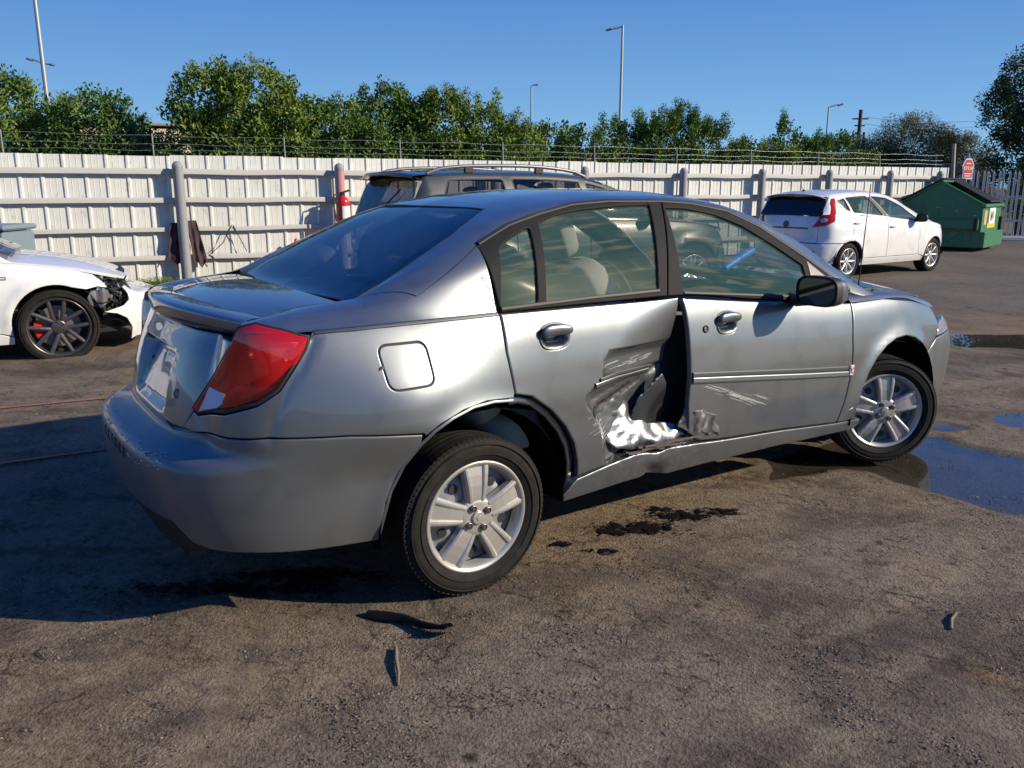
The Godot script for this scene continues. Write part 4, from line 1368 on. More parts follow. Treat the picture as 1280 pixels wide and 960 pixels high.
	ion_wheel(car, Vector3(0, 0.303, -0.745), PI, 0.3)
	ion_wheel(car, Vector3(2.621, 0.303, -0.74), PI - 0.5, 0.3)

func ragged(poly: PackedVector2Array, amp: float, sd: int) -> PackedVector2Array:
	var rn := RandomNumberGenerator.new(); rn.seed = sd
	var out := PackedVector2Array()
	for p in dense(poly, 0.014):
		out.append(p + Vector2(rn.randf_range(-amp, amp) * 0.6, rn.randf_range(-amp, amp)))
	return out

func handle_cup(at: Vector2) -> PackedVector2Array:
	var cup := PackedVector2Array()
	for p in crm([Vector2(-0.068, 0.0), Vector2(-0.05, 0.036), Vector2(0, 0.047), Vector2(0.05, 0.036), Vector2(0.068, 0.0), Vector2(0.05, -0.036), Vector2(0, -0.045), Vector2(-0.05, -0.036)], 4, true): cup.append(p + at)
	return cup

func ion_handle(door: Node, f: Callable, at: Vector2, lock: bool) -> void:
	var oval := crm([Vector2(-0.068, 0.0), Vector2(-0.05, 0.036), Vector2(0, 0.047), Vector2(0.05, 0.036), Vector2(0.068, 0.0), Vector2(0.05, -0.036), Vector2(0, -0.045), Vector2(-0.05, -0.036)], 4, true)
	var cup := PackedVector2Array()
	for p in oval: cup.append(p + at)
	var mb := MB.new()
	bead(mb, f, cup, 0.006, 0.002, true)
	panel(mb, func(a: float, b: float) -> Vector3:
		var p: Vector3 = f.call(a, b)
		var r := Vector2((a - at.x) / 0.066, (b - at.y) / 0.044).length()
		return p + Vector3(0, 0, -0.034 * smoothstep(1.0, 0.45, r) + 0.0015), cup, 0.012, 0.0, 0.002, [], Vector2.ONE, 0.0)
	var h := put("door_handle", mb, M.paint_dark, door)
	mb = MB.new()
	var nrm: Vector3 = (f.call(at.x + .01, at.y) - f.call(at.x - .01, at.y)).cross(f.call(at.x, at.y + .01) - f.call(at.x, at.y - .01)).normalized()
	mb.grid(21, 13, func(i: int, j: int) -> Vector3:
		var u := lerpf(-1.0, 1.0, i / 20.0)
		var a := TAU * j / 12.0
		var w := 0.021 * sqrt(maxf(1.0 - pow(absf(u), 5.0), 0.0)) * (1.0 - 0.12 * u)
		var p: Vector3 = f.call(at.x + u * 0.070 + 0.004, at.y + 0.017 + 0.006 * (1.0 - u * u))
		return p + Vector3(0, cos(a) * w, 0) + nrm * (0.020 + sin(a) * 0.011 * sqrt(maxf(1.0 - pow(absf(u), 4.0), 0.0))), false, true)
	put("grip", mb, M.paint, h)
	if lock:
		mb = MB.new()
		var q: Vector3 = f.call(at.x - 0.137, at.y - 0.012)
		mb.lathe(q, nrm, [Vector2(-0.01, 0.016), Vector2(0.004, 0.016), Vector2(0.005, 0.011), Vector2(0.0, 0.009), Vector2(0.0, 0.0)], 18)
		put("key_hole", mb, M.black, door)

func seat(parent: Node, at: Vector3, recline := 0.3, width := 0.50, tall := 1.0) -> void:
	var s := Node3D.new()
	s.name = numbered("seat", parent)
	parent.add_child(s, true)
	s.position = at
	var pillow := func(c0: Vector3, sz: Vector3, b: Basis, ex: float) -> MB:
		var mb := MB.new()
		mb.grid(25, 13, func(i: int, j: int) -> Vector3:
			var a := TAU * i / 24.0
			var e := PI * (j / 12.0 - 0.5)
			var sg := func(x: float, p: float) -> float: return signf(x) * pow(absf(x), p)
			return c0 + b * (Vector3(sg.call(cos(e), ex) * sg.call(cos(a), ex), sg.call(sin(e), ex), sg.call(cos(e), ex) * sg.call(sin(a), ex)) * sz * 0.5), true, true)
		return mb
	put("cushion", pillow.call(Vector3(0, 0.10, 0), Vector3(0.54, 0.18, width), Basis(Vector3(0, 0, 1), 0.1), 0.5), M.seat, s)
	var bk := Basis(Vector3(0, 0, 1), recline)
	put("backrest", pillow.call(Vector3(-0.24, 0.14, 0) + bk * Vector3(0, 0.31 * tall, 0), Vector3(0.17, 0.66 * tall, width), bk, 0.5), M.seat, s)
	put("headrest", pillow.call(Vector3(-0.26, 0.14, 0) + bk * Vector3(0, 0.74 * tall, 0), Vector3(0.11, 0.19, 0.25), bk, 0.55), M.seat, s)

func ion_interior(car: Node3D) -> void:
	seat(car, Vector3(1.22, 0.42, 0.36), 0.38)
	seat(car, Vector3(1.25, 0.42, -0.36), 0.30)
	for z in [-0.36, 0.36]:
		seat(car, Vector3(0.46, 0.42, z), 0.42, 0.62, 0.80)
	var mb := MB.new()
	mb.grid(9, 9, func(i: int, j: int) -> Vector3: return Vector3(lerpf(2.06, 1.80, i / 8.0) - 0.04 * sin(j / 8.0 * PI), 0.86 + 0.05 * sin(i / 8.0 * PI), lerpf(-0.70, 0.70, j / 8.0)))
	mb.box(Vector3(1.95, 0.70, 0), Vector3(0.26, 0.30, 1.38), Basis(), 0.05)
	put("dashboard", mb, M.dash, car)
	mb = MB.new()
	var ring := []
	for i in 33:
		var a := TAU * i / 32.0
		ring.append(Vector3(1.64, 0.88, -0.36) + Basis(Vector3(0, 0, 1), 0.4) * Vector3(0, sin(a) * 0.185, cos(a) * 0.185))
	mb.tube(ring, 0.015, 8, false)
	mb.box(Vector3(1.66, 0.88, -0.36), Vector3(0.05, 0.11, 0.16), Basis(Vector3(0, 0, 1), 0.4), 0.02)
	mb.box(Vector3(1.65, 0.88, -0.36), Vector3(0.03, 0.03, 0.35), Basis(Vector3(0, 0, 1), 0.4), 0.01)
	put("steering_wheel", mb, M.dash, car)
	mb = MB.new()   # inner door trims and the parcel shelf
	for side in [1, -1]:
		var fb: Callable = ion_b if side > 0 else ion_left(ion_b)
		panel(mb, fb, pv([1.12, 0.40, 1.12, 0.95, 2.0, 0.90, 2.0, 0.36]), 0.08, 0.0, -0.07, [], Vector2.ONE, 0.0, side < 0)
		if side < 0:
			panel(mb, fb, pv([0.15, 0.45, 0.15, 0.99, 1.10, 0.96, 1.10, 0.40]), 0.08, 0.0, -0.07, [], Vector2.ONE, 0.0, true)
		else:
			panel(mb, fb, pv([0.15, 0.75, 0.15, 0.99, 0.80, 0.96, 0.80, 0.75]), 0.08, 0.0, -0.19, [], Vector2.ONE, 0.0, false)
	mb.box(Vector3(-0.14, 0.955, 0), Vector3(0.46, 0.02, 1.15))
	put("inner_trim", mb, M.trim_beige, car)
	mb = MB.new()
	panel(mb, ion_u, pv([0.30, -0.75, 0.30, 0.75, 1.6, 0.8, 1.6, -0.8]), 0.08, 0.0, -0.035, [], Vector2(1, .5), 0.0, true)
	put("headlining", mb, M.trim_beige, car)
	# spent side airbag hanging from the far roof rail
	mb = MB.new()
	mb.grid(25, 13, func(i: int, j: int) -> Vector3:
		var u := i / 24.0
		var e := TAU * j / 12.0
		var w := 0.19 * sqrt(maxf(0.0, 1.0 - pow(absf(2 * u - 1), 2.6)))
		return Vector3(0.22 + u * 0.86, 1.12 + sin(e) * w + 0.02 * sin(u * 19.0), -0.60 + cos(e) * 0.06 * (w / 0.19)), false, false)
	put("airbag", mb, M.airbag, car)
	# blue tube lying on the dashboard
	mb = MB.new()
	mb.tube([Vector3(1.82, 1.045, 0.32), Vector3(1.95, 1.09, 0.30), Vector3(2.07, 1.125, 0.28)], [0.018, 0.024, 0.022], 14)
	put("blue_tube", mb, M.blue, car)
# ---------------------------------------------------------------- ground, puddles, stains
const PUDDLE_A := [1.30, -3.98, 1.45, -4.06, 1.63, -4.14, 1.74, -4.19, 1.87, -4.15, 1.95, -3.98, 2.04, -3.85, 2.15, -3.72, 2.22, -3.60, 2.35, -3.54, 2.75, -3.52, 3.1, -3.75, 3.2, -4.1, 3.05, -4.34, 2.83, -4.38, 2.72, -4.43, 2.59, -4.57, 2.55, -4.76, 2.35, -4.75, 2.1, -4.75, 1.7, -4.55, 1.4, -4.3]
const PUDDLE_B := [2.58, -4.93, 2.64, -5.01, 2.72, -5.04, 2.77, -4.96, 2.68, -4.87]
const PUDDLE_C := [3.05, -5.10, 3.12, -5.24, 3.23, -5.29, 3.5, -5.30, 3.7, -5.1, 3.5, -4.95, 3.20, -4.93, 3.09, -4.99]
const PUDDLE_D := [4.15, -7.75, 4.44, -8.21, 4.86, -8.31, 5.4, -8.2, 5.6, -7.7, 5.2, -7.45, 4.72, -7.54, 4.39, -7.61]

func depth_in(p: Vector2, poly: PackedVector2Array, soft: float) -> float:
	var lo := 1e9
	for i in poly.size():
		lo = minf(lo, Geometry2D.get_closest_point_to_segment(p, poly[i], poly[(i + 1) % poly.size()]).distance_to(p))
	return smoothstep(-soft, soft, lo if Geometry2D.is_point_in_polygon(p, poly) else -lo)

func crackle_tex() -> NoiseTexture2D:
	var t := noise_tex(1024, 0.020, 1, [[0.0, 0.42], [0.02, 0.60], [0.055, 0.95], [0.12, 1.0], [1.0, 1.0]], 63, FastNoiseLite.TYPE_CELLULAR)
	var f: FastNoiseLite = t.noise
	f.cellular_return_type = FastNoiseLite.RETURN_DISTANCE2_SUB
	f.cellular_jitter = 1.1
	f.domain_warp_enabled = true
	f.domain_warp_amplitude = 45.0
	f.domain_warp_frequency = 0.02
	f.domain_warp_fractal_octaves = 4
	return t

func build_ground() -> void:
	var n1 := FastNoiseLite.new(); n1.seed = 4; n1.frequency = 0.5; n1.fractal_octaves = 5
	var n2 := FastNoiseLite.new(); n2.seed = 14; n2.frequency = 3.2; n2.fractal_octaves = 4
	var n3 := FastNoiseLite.new(); n3.seed = 24; n3.frequency = 14.0; n3.fractal_octaves = 3
	var n4 := FastNoiseLite.new(); n4.seed = 34; n4.frequency = 0.12; n4.fractal_octaves = 3
	var pools := [pv(PUDDLE_A), pv(PUDDLE_B), pv(PUDDLE_C), pv(PUDDLE_D)]
	var boxes := []
	for q in pools:
		var r := Rect2(q[0], Vector2.ZERO)
		for p in q: r = r.expand(p)
		boxes.append(r.grow(0.4))
	# oil stains: x, z, radius along x, radius along z, strength
	var oil := [[0.56, -3.37, 0.15, 0.055, 1.0], [0.76, -3.52, 0.10, 0.05, 1.0], [0.93, -3.56, 0.10, 0.035, 0.9], [0.66, -3.605, 0.055, 0.02, 0.9], [0.20, -3.205, 0.035, 0.02, 0.9], [0.365, -3.14, 0.06, 0.018, 0.9], [0.45, -3.33, 0.08, 0.03, 0.8], [0.82, -3.30, 0.05, 0.02, 0.5],
		[-1.05, -2.82, 0.34, 0.05, 0.9], [-0.80, -2.92, 0.25, 0.06, 0.9], [-2.4, -3.4, 0.5, 0.07, 0.7], [-1.9, -3.15, 0.5, 0.05, 0.6], [-2.0, -3.75, 0.5, 0.05, 0.5], [-0.43, -2.60, 0.09, 0.03, 0.6], [1.35, -4.0, 0.25, 0.08, 0.5], [1.0, -3.9, 0.3, 0.05, 0.4],
		[5.4, -6.2, 0.5, 0.2, 0.5], [4.2, -6.4, 0.35, 0.12, 0.5], [7.0, -8.6, 0.9, 0.3, 0.4], [9.0, -12.0, 1.6, 0.5, 0.3], [6.9, -12.6, 0.8, 0.3, 0.5]]
	var xs := PackedFloat32Array()
	var zs := PackedFloat32Array()
	var x := -3.3
	while x < 3.7:
		xs.append(x); x += 0.026
	var st := 0.03
	while x < 1500.0:
		xs.append(x); x += st; st = minf(st * 1.13, 120.0)
	st = 0.03
	x = -3.3 - st
	while x > -1500.0:
		xs.append(x); st = minf(st * 1.13, 120.0); x -= st
	xs.sort()
	var z := -1.2
	while z > -6.2:
		zs.append(z); z -= 0.026
	st = 0.03
	while z > -1500.0:
		zs.append(z); z -= st; st = minf(st * 1.11, 120.0)
	z = -1.2
	st = 0.06
	while z < 300.0:
		z += st; st *= 1.4
		zs.append(z)
	zs.sort()
	zs.reverse()
	var nx := xs.size()
	var nz := zs.size()
	var v := PackedVector3Array(); v.resize(nx * nz)
	var nn := PackedVector3Array(); nn.resize(nx * nz)
	var cc := PackedColorArray(); cc.resize(nx * nz)
	var hs := PackedFloat32Array(); hs.resize(nx * nz)
	var brown := Color(0.215, 0.156, 0.098)
	var grey := Color(0.190, 0.156, 0.118)
	var dark := Color(0.066, 0.053, 0.042)
	var pale := Color(0.270, 0.208, 0.140)
	for j in nz:
		for i in nx:
			var px := xs[i]
			var pz := zs[j]
			var near := px > -5.0 and px < 7.0 and pz > -10.0
			var a := n1.get_noise_2d(px, pz)
			var h := 0.0
			var c := brown.lerp(grey, smoothstep(-0.35, 0.35, n4.get_noise_2d(px * 2.0, pz * 2.0) + a * 0.6))
			c = c.lerp(dark, 0.62 * smoothstep(0.08, 0.45, n1.get_noise_2d(px * 1.5 + 40.0, pz * 1.9)))
			c = c.lerp(dark, 0.5 * smoothstep(0.10, 0.40, n1.get_noise_2d(px * 0.7 - 20.0, pz * 1.1 + 60.0)))
			c = c.lerp(pale, 0.55 * smoothstep(0.15, 0.6, n1.get_noise_2d(px * 2.3 - 90.0, pz * 2.3)))
			if near:
				var b := n2.get_noise_2d(px, pz)
				var d := n3.get_noise_2d(px, pz)
				h = 0.0035 * (b + 0.5) + 0.0018 * (d + 0.5) + 0.004 * maxf(a, 0.0)
				# coarse gravel showing through in the left foreground
				var g := smoothstep(0.05, 0.4, n2.get_noise_2d(px * 0.55 + 7.0, pz * 0.9)) * smoothstep(0.3, -0.7, px)
				c = c.lerp(dark, 0.8 * g * smoothstep(-0.3, 0.2, d + 0.5 * b))
				var al := px * 0.83 - pz * 0.56
				var ac := px * 0.56 + pz * 0.83
				c = c.lerp(pale, 0.5 * smoothstep(0.12, 0.5, n2.get_noise_2d(al * 0.22, ac * 1.4 + 30.0)))
				c = c.lerp(dark, 0.35 * smoothstep(0.15, 0.5, n2.get_noise_2d(al * 0.25 + 50.0, ac * 1.8)))
				c = c.lerp(dark, 0.35 * smoothstep(0.25, 0.6, b))
				c *= 1.0 + 0.26 * d + 0.14 * b
				c = c.lerp(pale, 0.28 * smoothstep(0.18, 0.5, d))
				c = c.lerp(dark, 0.45 * smoothstep(0.22, 0.42, n3.get_noise_2d(px * 0.6 + 31.0, pz * 0.75)) * smoothstep(-0.2, 0.3, b))
				# rust-coloured stain
				c = c.lerp(Color(0.25, 0.14, 0.06), 0.6 * exp(-pow(Vector2((px - 1.45) / 0.07, (pz + 2.26) / 0.06).length(), 2.0)) * (0.8 + 0.4 * d))
				# darker in the lane beside the car
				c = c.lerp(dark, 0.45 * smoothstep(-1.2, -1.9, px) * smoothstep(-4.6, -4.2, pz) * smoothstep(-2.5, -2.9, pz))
				for o in oil:
					var e := Vector2((px - o[0]) / o[2], (pz - o[1]) / o[3])
					if e.length_squared() < 6.0:
						var k := smoothstep(1.1, 0.55, e.length() + 1.1 * d + 0.75 * b)
						c = c.lerp(Color(0.012, 0.010, 0.010), o[4] * k)
				var p2 := Vector2(px + 0.05 * b, pz + 0.04 * b + 0.015 * d)
				for q in pools.size():
					if boxes[q].has_point(p2):
						var k := depth_in(p2, pools[q], 0.16)
						h -= 0.034 * smoothstep(0.18, 1.0, k) - 0.004 * smoothstep(0.05, 0.2, k)
						c = c.lerp(Color(0.10, 0.078, 0.055), 0.7 * smoothstep(0.08, 0.4, k))
			else:
				for o in oil:
					var e := Vector2((px - o[0]) / o[2], (pz - o[1]) / o[3])
					if e.length_squared() < 4.0:
						c = c.lerp(Color(0.03, 0.027, 0.025), o[4] * smoothstep(1.2, 0.5, e.length() + 0.8 * n2.get_noise_2d(px * .3, pz * .5)))
				c = c.lerp(Color(0.135, 0.122, 0.108), 0.55 * smoothstep(3.0, 7.0, px))
			# dirt and dry weeds along the foot of the fence
			var df := absf((pz + 13.157) + 0.504 * (px + 5.141)) / 1.12
			if df < 1.2 and px < 11.0:
				c = c.lerp(Color(0.20, 0.16, 0.10), 0.7 * smoothstep(0.8, 0.1, df + 0.3 * a))
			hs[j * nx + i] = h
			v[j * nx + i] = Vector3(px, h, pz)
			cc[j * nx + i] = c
	for j in nz:
		for i in nx:
			var i0 := maxi(i - 1, 0); var i1 := mini(i + 1, nx - 1); var j0 := maxi(j - 1, 0); var j1 := mini(j + 1, nz - 1)
			nn[j * nx + i] = Vector3(-(hs[j * nx + i1] - hs[j * nx + i0]) / (xs[i1] - xs[i0]), 1, -(hs[j1 * nx + i] - hs[j0 * nx + i]) / (zs[j1] - zs[j0])).normalized()
	var idx := PackedInt32Array()
	for j in nz - 1:
		for i in nx - 1:
			var a := j * nx + i
			idx.append_array(PackedInt32Array([a, a + nx, a + 1, a + 1, a + nx, a + nx + 1]))
	var arr := []
	arr.resize(Mesh.ARRAY_MAX)
	arr[Mesh.ARRAY_VERTEX] = v
	arr[Mesh.ARRAY_NORMAL] = nn
	arr[Mesh.ARRAY_COLOR] = cc
	var idx2 := PackedInt32Array()
	idx2.append_array(idx)
	arr[Mesh.ARRAY_INDEX] = idx2
	var m := ArrayMesh.new()
	m.add_surface_from_arrays(Mesh.PRIMITIVE_TRIANGLES, arr)
	var gm := make("ground", Color(1, 1, 1), 0.88)
	gm.vertex_color_use_as_albedo = true
	gm.albedo_texture = noise_tex(2048, 0.035, 6, [[0.0, 0.58], [0.28, 0.80], [0.42, 0.90], [0.55, 0.96], [0.66, 1.0], [1.0, 1.0]], 61, FastNoiseLite.TYPE_SIMPLEX, 0.0, 2.1, 0.72)
	gm.uv1_triplanar = true
	gm.uv1_world_triplanar = true
	gm.uv1_scale = Vector3(0.47, 0.47, 0.47)
	gm.normal_enabled = true
	gm.normal_texture = noise_tex(2048, 0.06, 5, [], 62, FastNoiseLite.TYPE_SIMPLEX, 5.5, 2.2, 0.75)
	gm.normal_scale = 0.9
	gm.metallic_specular = 0.35
	gm.detail_enabled = true
	gm.detail_blend_mode = BaseMaterial3D.BLEND_MODE_MUL
	gm.detail_albedo = crackle_tex()
	gm.detail_mask = noise_tex(512, 0.014, 3, [[0.0, 0.0], [0.48, 0.0], [0.62, 1.0], [1.0, 1.0]], 64)
	gm.detail_uv_layer = BaseMaterial3D.DETAIL_UV_2
	gm.uv2_triplanar = true
	gm.uv2_world_triplanar = true
	gm.uv2_scale = Vector3(0.71, 0.71, 0.71)
	var o := MeshInstance3D.new()
	o.name = "ground"
	o.mesh = m
	o.material_override = gm
	add_child(o, true)
	structure(o)
	# black oily spatter lying on the pavement, as small flat flakes
	var rn := RandomNumberGenerator.new(); rn.seed = 19
	var fl := MB.new()
	fl.grid(9, 2, func(i: int, j: int) -> Vector3:
		var a2 := TAU * i / 8.0
		var rr := (1.0 + 0.3 * sin(i * 2.7)) * (1.0 if j == 0 else 0.05)
		return Vector3(cos(a2) * rr, 0.0 if j == 0 else 0.12, sin(a2) * rr), true, true)
	var tr := []
	for o2 in oil:
		if o2[4] < 0.75: continue
		var cnt := int(o2[2] * o2[3] * 260000.0)
		for k in mini(cnt, 2600):
			var q2 := Vector2(rn.randfn(), rn.randfn()) * 0.62
			var wx: float = o2[0] + q2.x * o2[2]
			var wz: float = o2[1] + q2.y * o2[3]
			if n3.get_noise_2d(wx * 1.3, wz * 1.3) + 0.6 * n2.get_noise_2d(wx * 2.0, wz * 2.0) < -0.12 + 0.30 * q2.length() - 0.1: continue
			var sz := rn.randf_range(0.0016, 0.006)
			tr.append(Transform3D(Basis(Vector3.UP, rn.randf() * TAU).scaled(Vector3(sz * rn.randf_range(1.0, 2.0), 0.008, sz)), Vector3(wx, 0.0065 + rn.randf() * 0.002, wz)))
	var mm := MultiMesh.new()
	mm.transform_format = MultiMesh.TRANSFORM_3D
	mm.mesh = fl.mesh()
	mm.instance_count = tr.size()
	for k in tr.size(): mm.set_instance_transform(k, tr[k])
	var om := MultiMeshInstance3D.new()
	om.name = "oil_spatter"
	om.multimesh = mm
	om.material_override = make("oil", hexc(0.008, 0.006, 0.006), 0.75, 0.0, 0.2)
	add_child(om, true)
	om.set_meta("kind", "stuff")
	tag(om, "black oily spatter on the pavement beside the grey sedan", "oil stain")
	var w := make("water", Color(0.05, 0.045, 0.035, 0.35), 0.015)
	w.transparency = BaseMaterial3D.TRANSPARENCY_ALPHA
	w.metallic_specular = 0.6
	var names := ["puddle lying round the front wheel of the grey sedan", "small round puddle just past the grey sedan's front bumper", "puddle at the right edge beyond the grey sedan's front wheel", "dark puddle behind the grey sedan's nose on the open yard"]
	for q in pools.size():
		var mb := MB.new()
		var grown: PackedVector2Array = Geometry2D.offset_polygon(pools[q], 0.22)[0]
		var ids := Geometry2D.triangulate_polygon(grown)
		for p in grown: mb.vert(Vector3(p.x, -0.0035, p.y), Vector3.UP)
		for i in range(0, ids.size(), 3): mb.tri(ids[i], ids[i + 1], ids[i + 2])
		var pd := put("puddle", mb, w)
		structure(pd, names[q])

# ---------------------------------------------------------------- the sheet-metal fence
const FENCE_AT := Vector3(-5.141, 0, -13.157)
const FENCE_DIR := Vector3(0.8930, 0, -0.4501)
const FENCE_OUT := Vector3(0.4501, 0, 0.8930)
const POSTS := [-5.14, -2.92, -0.39, 1.30, 3.38, 5.24, 7.00, 8.75, 10.30]

func fence_p(along: float, up: float, out: float) -> Vector3:
	return FENCE_AT + FENCE_DIR * along + FENCE_OUT * out + Vector3.UP * up

func build_fence() -> void:
	var fb := Basis(FENCE_DIR, Vector3.UP, FENCE_OUT)
	var fence := thing("metal_fence", "long white corrugated metal fence with grey rails, posts and barbed wire on top", "fence")
	var rust := noise_tex(512, 0.02, 5, [[0.0, Color(0.84, 0.82, 0.77)], [0.3, Color(0.975, 0.97, 0.96)], [1.0, Color(1, 1, 1)]], 71)
	M.white_metal.albedo_texture = rust
	M.white_metal.uv1_scale = Vector3(0.6, 0.35, 1)
	var rail_m := make("fence_rail", hexc(0.50, 0.50, 0.475), 0.55)
	rail_m.albedo_texture = rust
	var post_m := make("fence_post", hexc(0.235, 0.245, 0.265), 0.6)
	post_m.albedo_texture = rust
	var wire_m := make("wire", hexc(0.30, 0.31, 0.32), 0.4, 0.7)
	var rn := RandomNumberGenerator.new(); rn.seed = 8
	# sheets: each three ribs wide
	var pitch := 0.284
	var a := -8.6
	var end := 17.62
	var variants := []
	var k3 := 0
	for kk in 3:
		var mb := MB.new()
		var prof := []
		for r in 3:
			var b := r * pitch
			prof.append_array([[b, 0.0], [b + 0.052, 0.0], [b + 0.058, 0.004], [b + 0.064, 0.0], [b + 0.136, 0.0], [b + 0.142, 0.004], [b + 0.148, 0.0], [b + 0.222, 0.0], [b + 0.236, 0.019], [b + 0.266, 0.019]])
		prof.append([3 * pitch, 0.0])
		for i in prof.size() - 1:
			var p0 := Vector3(prof[i][0], 0.03 + 0.004 * kk, prof[i][1])
			var p1 := Vector3(prof[i + 1][0], p0.y, prof[i + 1][1])
			mb.flat([p0, p1, p1 + Vector3(0, 1.887, 0), p0 + Vector3(0, 1.887, 0)], [Vector2(p0.x + kk, 0), Vector2(p1.x + kk, 0), Vector2(p1.x + kk, 1.9), Vector2(p0.x + kk, 1.9)])
			mb.flat([p1 - Vector3(0, 0, 0.0012), p0 - Vector3(0, 0, 0.0012), p0 + Vector3(0, 1.887, -0.0012), p1 + Vector3(0, 1.887, -0.0012)])
		variants.append(mb.mesh())
	while a < end - 0.3:
		var sm := M.white_metal.duplicate() as StandardMaterial3D if not M.has("sheet_%d" % (k3 % 4)) else M["sheet_%d" % (k3 % 4)] as StandardMaterial3D
		if not M.has("sheet_%d" % (k3 % 4)):
			sm.albedo_color = sm.albedo_color.darkened([0.0, 0.035, 0.015, 0.06][k3 % 4])
			sm.uv1_offset = Vector3(0.23 * k3, 0.31 * k3, 0)
			M["sheet_%d" % (k3 % 4)] = sm
		k3 += 1 + rn.randi() % 2
		var o := put("sheet", variants[rn.randi() % 3], sm, fence)
		o.transform = Transform3D(fb * Basis(Vector3.UP, rn.randf_range(-0.006, 0.006)), fence_p(a, rn.randf_range(-0.008, 0.008), rn.randf_range(0, 0.002)))
		a += pitch * 3
	# rails between posts
	var along := []
	for px in POSTS: along.append((px + 5.141) / 0.893)
	var stops := [-8.6] + along + [17.62]
	for lv in [[1.68, 0.085], [1.255, 0.078], [0.815, 0.066], [0.385, 0.075]]:
		for i in stops.size() - 1:
			var l: float = stops[i + 1] - stops[i] - 0.02
			var mb := MB.new()
			var m0: float = stops[i] + 0.01
			mb.grid(13, 6, func(ii: int, jj: int) -> Vector3:
				var pr: Array = [[0.002, 0.5], [0.055, 0.5], [0.06, 0.44], [0.06, -0.44], [0.055, -0.5], [0.002, -0.5]]
				var t := ii / 12.0
				return fence_p(m0 + l * t, lv[0] + pr[jj][1] * lv[1] + 0.006 * sin(t * PI * 3.0 + i), 0.03 + pr[jj][0]), false, true)
			put("rail", mb, rail_m, fence)
	# round posts
	var post := MB.new()
	post.lathe(Vector3.ZERO, Vector3.UP, [Vector2(0, 0.078), Vector2(1.72, 0.078), Vector2(1.735, 0.082), Vector2(1.76, 0.082), Vector2(1.78, 0.076), Vector2(1.815, 0.055), Vector2(1.832, 0.025), Vector2(1.836, 0.0)], 20)
	var pm := post.mesh()
	for s in along:
		var o := put("post", pm, post_m, fence)
		o.transform = Transform3D(Basis(), fence_p(s, 0, 0.175))
	# brackets and barbed wire
	var bm := MB.new()
	bm.tube([Vector3(0, 1.55, 0.02), Vector3(0, 1.93, 0.02), Vector3(0, 2.24, 0.0)], 0.012, 6)
	var bmesh := bm.mesh()
	for s in range(-8, 18, 1):
		if s % 2 == 0:
			var o := put("wire_bracket", bmesh, post_m, fence)
			o.transform = Transform3D(fb, fence_p(s * 0.98 - 0.3, 0, -0.03))
	for hgt in [2.00, 2.09, 2.21]:
		var ps := []
		for i in 60:
			var t := i / 59.0
			ps.append(fence_p(lerpf(-8.6, 17.6, t), hgt + 0.012 * sin(i * 1.7 + hgt * 9.0) - 0.004, -0.03))
		var mb := MB.new()
		mb.tube(ps, 0.0032, 5)
		for i in 190:
			var c0 := fence_p(lerpf(-8.6, 17.6, (i + 0.5) / 190.0), hgt, -0.03)
			for k in 2:
				var d := Vector3(rn.randf_range(-1, 1), rn.randf_range(-1, 1), rn.randf_range(-1, 1)).normalized() * 0.018
				mb.tube([c0 - d, c0 + d], 0.0018, 3, false)
		put("barbed_wire", mb, wire_m, fence)
# ---------------------------------------------------------------- the other vehicles: a body shape made of an outline in plan, offsets by height, and upper sections
class CS:
	var tab := []
	var s0 := 0.0
	var s1 := 0.0
	var side := []
	var rear := []
	var front := []
	var top := []
	var yc := []
	var zr := []
	var yr := []
	var wheels := [0.0, 2.5]
	var hub := 0.3
	var ar := 0.35
	var sp: Callable
	var pa: Callable
	var ref := 1.0

	func b(s: float, y: float) -> Vector3:
		var q: Array = pa.call(tab, s)
		var nx: float = q[1].x
		var yy := y
		if q[2] > 1.0:
			var tp: float = sp.call(top, q[2])
			if y > 0.5: yy = 0.5 + (y - 0.5) * (ref - 0.5) / (tp - 0.5)
		var o: float = sp.call(side, yy)
		var w := smoothstep(0.05, 0.8, nx * nx)
		if nx < 0: o = lerpf(o, sp.call(rear, y), w)
		elif nx > 0: o = lerpf(o, sp.call(front, yy), w)
		for wx in wheels:
			var r := Vector2(q[2] - wx, y - hub).length()
			o -= 0.018 * exp(-pow((r - ar - 0.02) / 0.05, 2.0)) * smoothstep(0.2, 0.35, y)
		return Vector3(q[0].x - q[1].x * o, y, q[0].y - q[1].y * o)

	func u(x: float, t: float) -> Vector3:
		var m := signf(t) if t != 0.0 else 1.0
		t = absf(t)
		var c: float = sp.call(yc, x)
		var z: float = sp.call(zr, x)
		var r: float = sp.call(yr, x)
		var g := b(x, sp.call(top, x))
		var zb := absf(g.z)
		var d := Vector2(zb - z, g.y - r)
		var sd := Vector2(-d.y, d.x).normalized() if d.length() > 0.001 else Vector2.RIGHT
		if sd.x < 0: sd = -sd
		var bu := 0.02 * smoothstep(0.05, 0.3, d.length())
		var tz := [[0.0, 0.0], [0.5, z * 0.54], [0.84, z * 0.86], [1.0, z], [1.12, z + d.x * 0.13 + sd.x * bu * 0.55], [1.5, z + d.x * 0.5 + sd.x * bu], [2.0, zb]]
		var ty := [[0.0, c], [0.5, c - (c - r) * 0.2], [0.84, c - (c - r) * 0.6], [1.0, r], [1.12, r + d.y * 0.13 + sd.y * bu * 0.55], [1.5, r + d.y * 0.5 + sd.y * bu], [2.0, g.y]]
		return Vector3(x, sp.call(ty, t), sp.call(tz, t) * m)

	func hood(x: float, w: float) -> Vector3:
		var ye: float = sp.call(top, x)
		var e := b(x, ye)
		var cr: float = 0.06
		return Vector3(x, ye - 0.004 + cr * (1.0 - w * w), absf(e.z) * w)

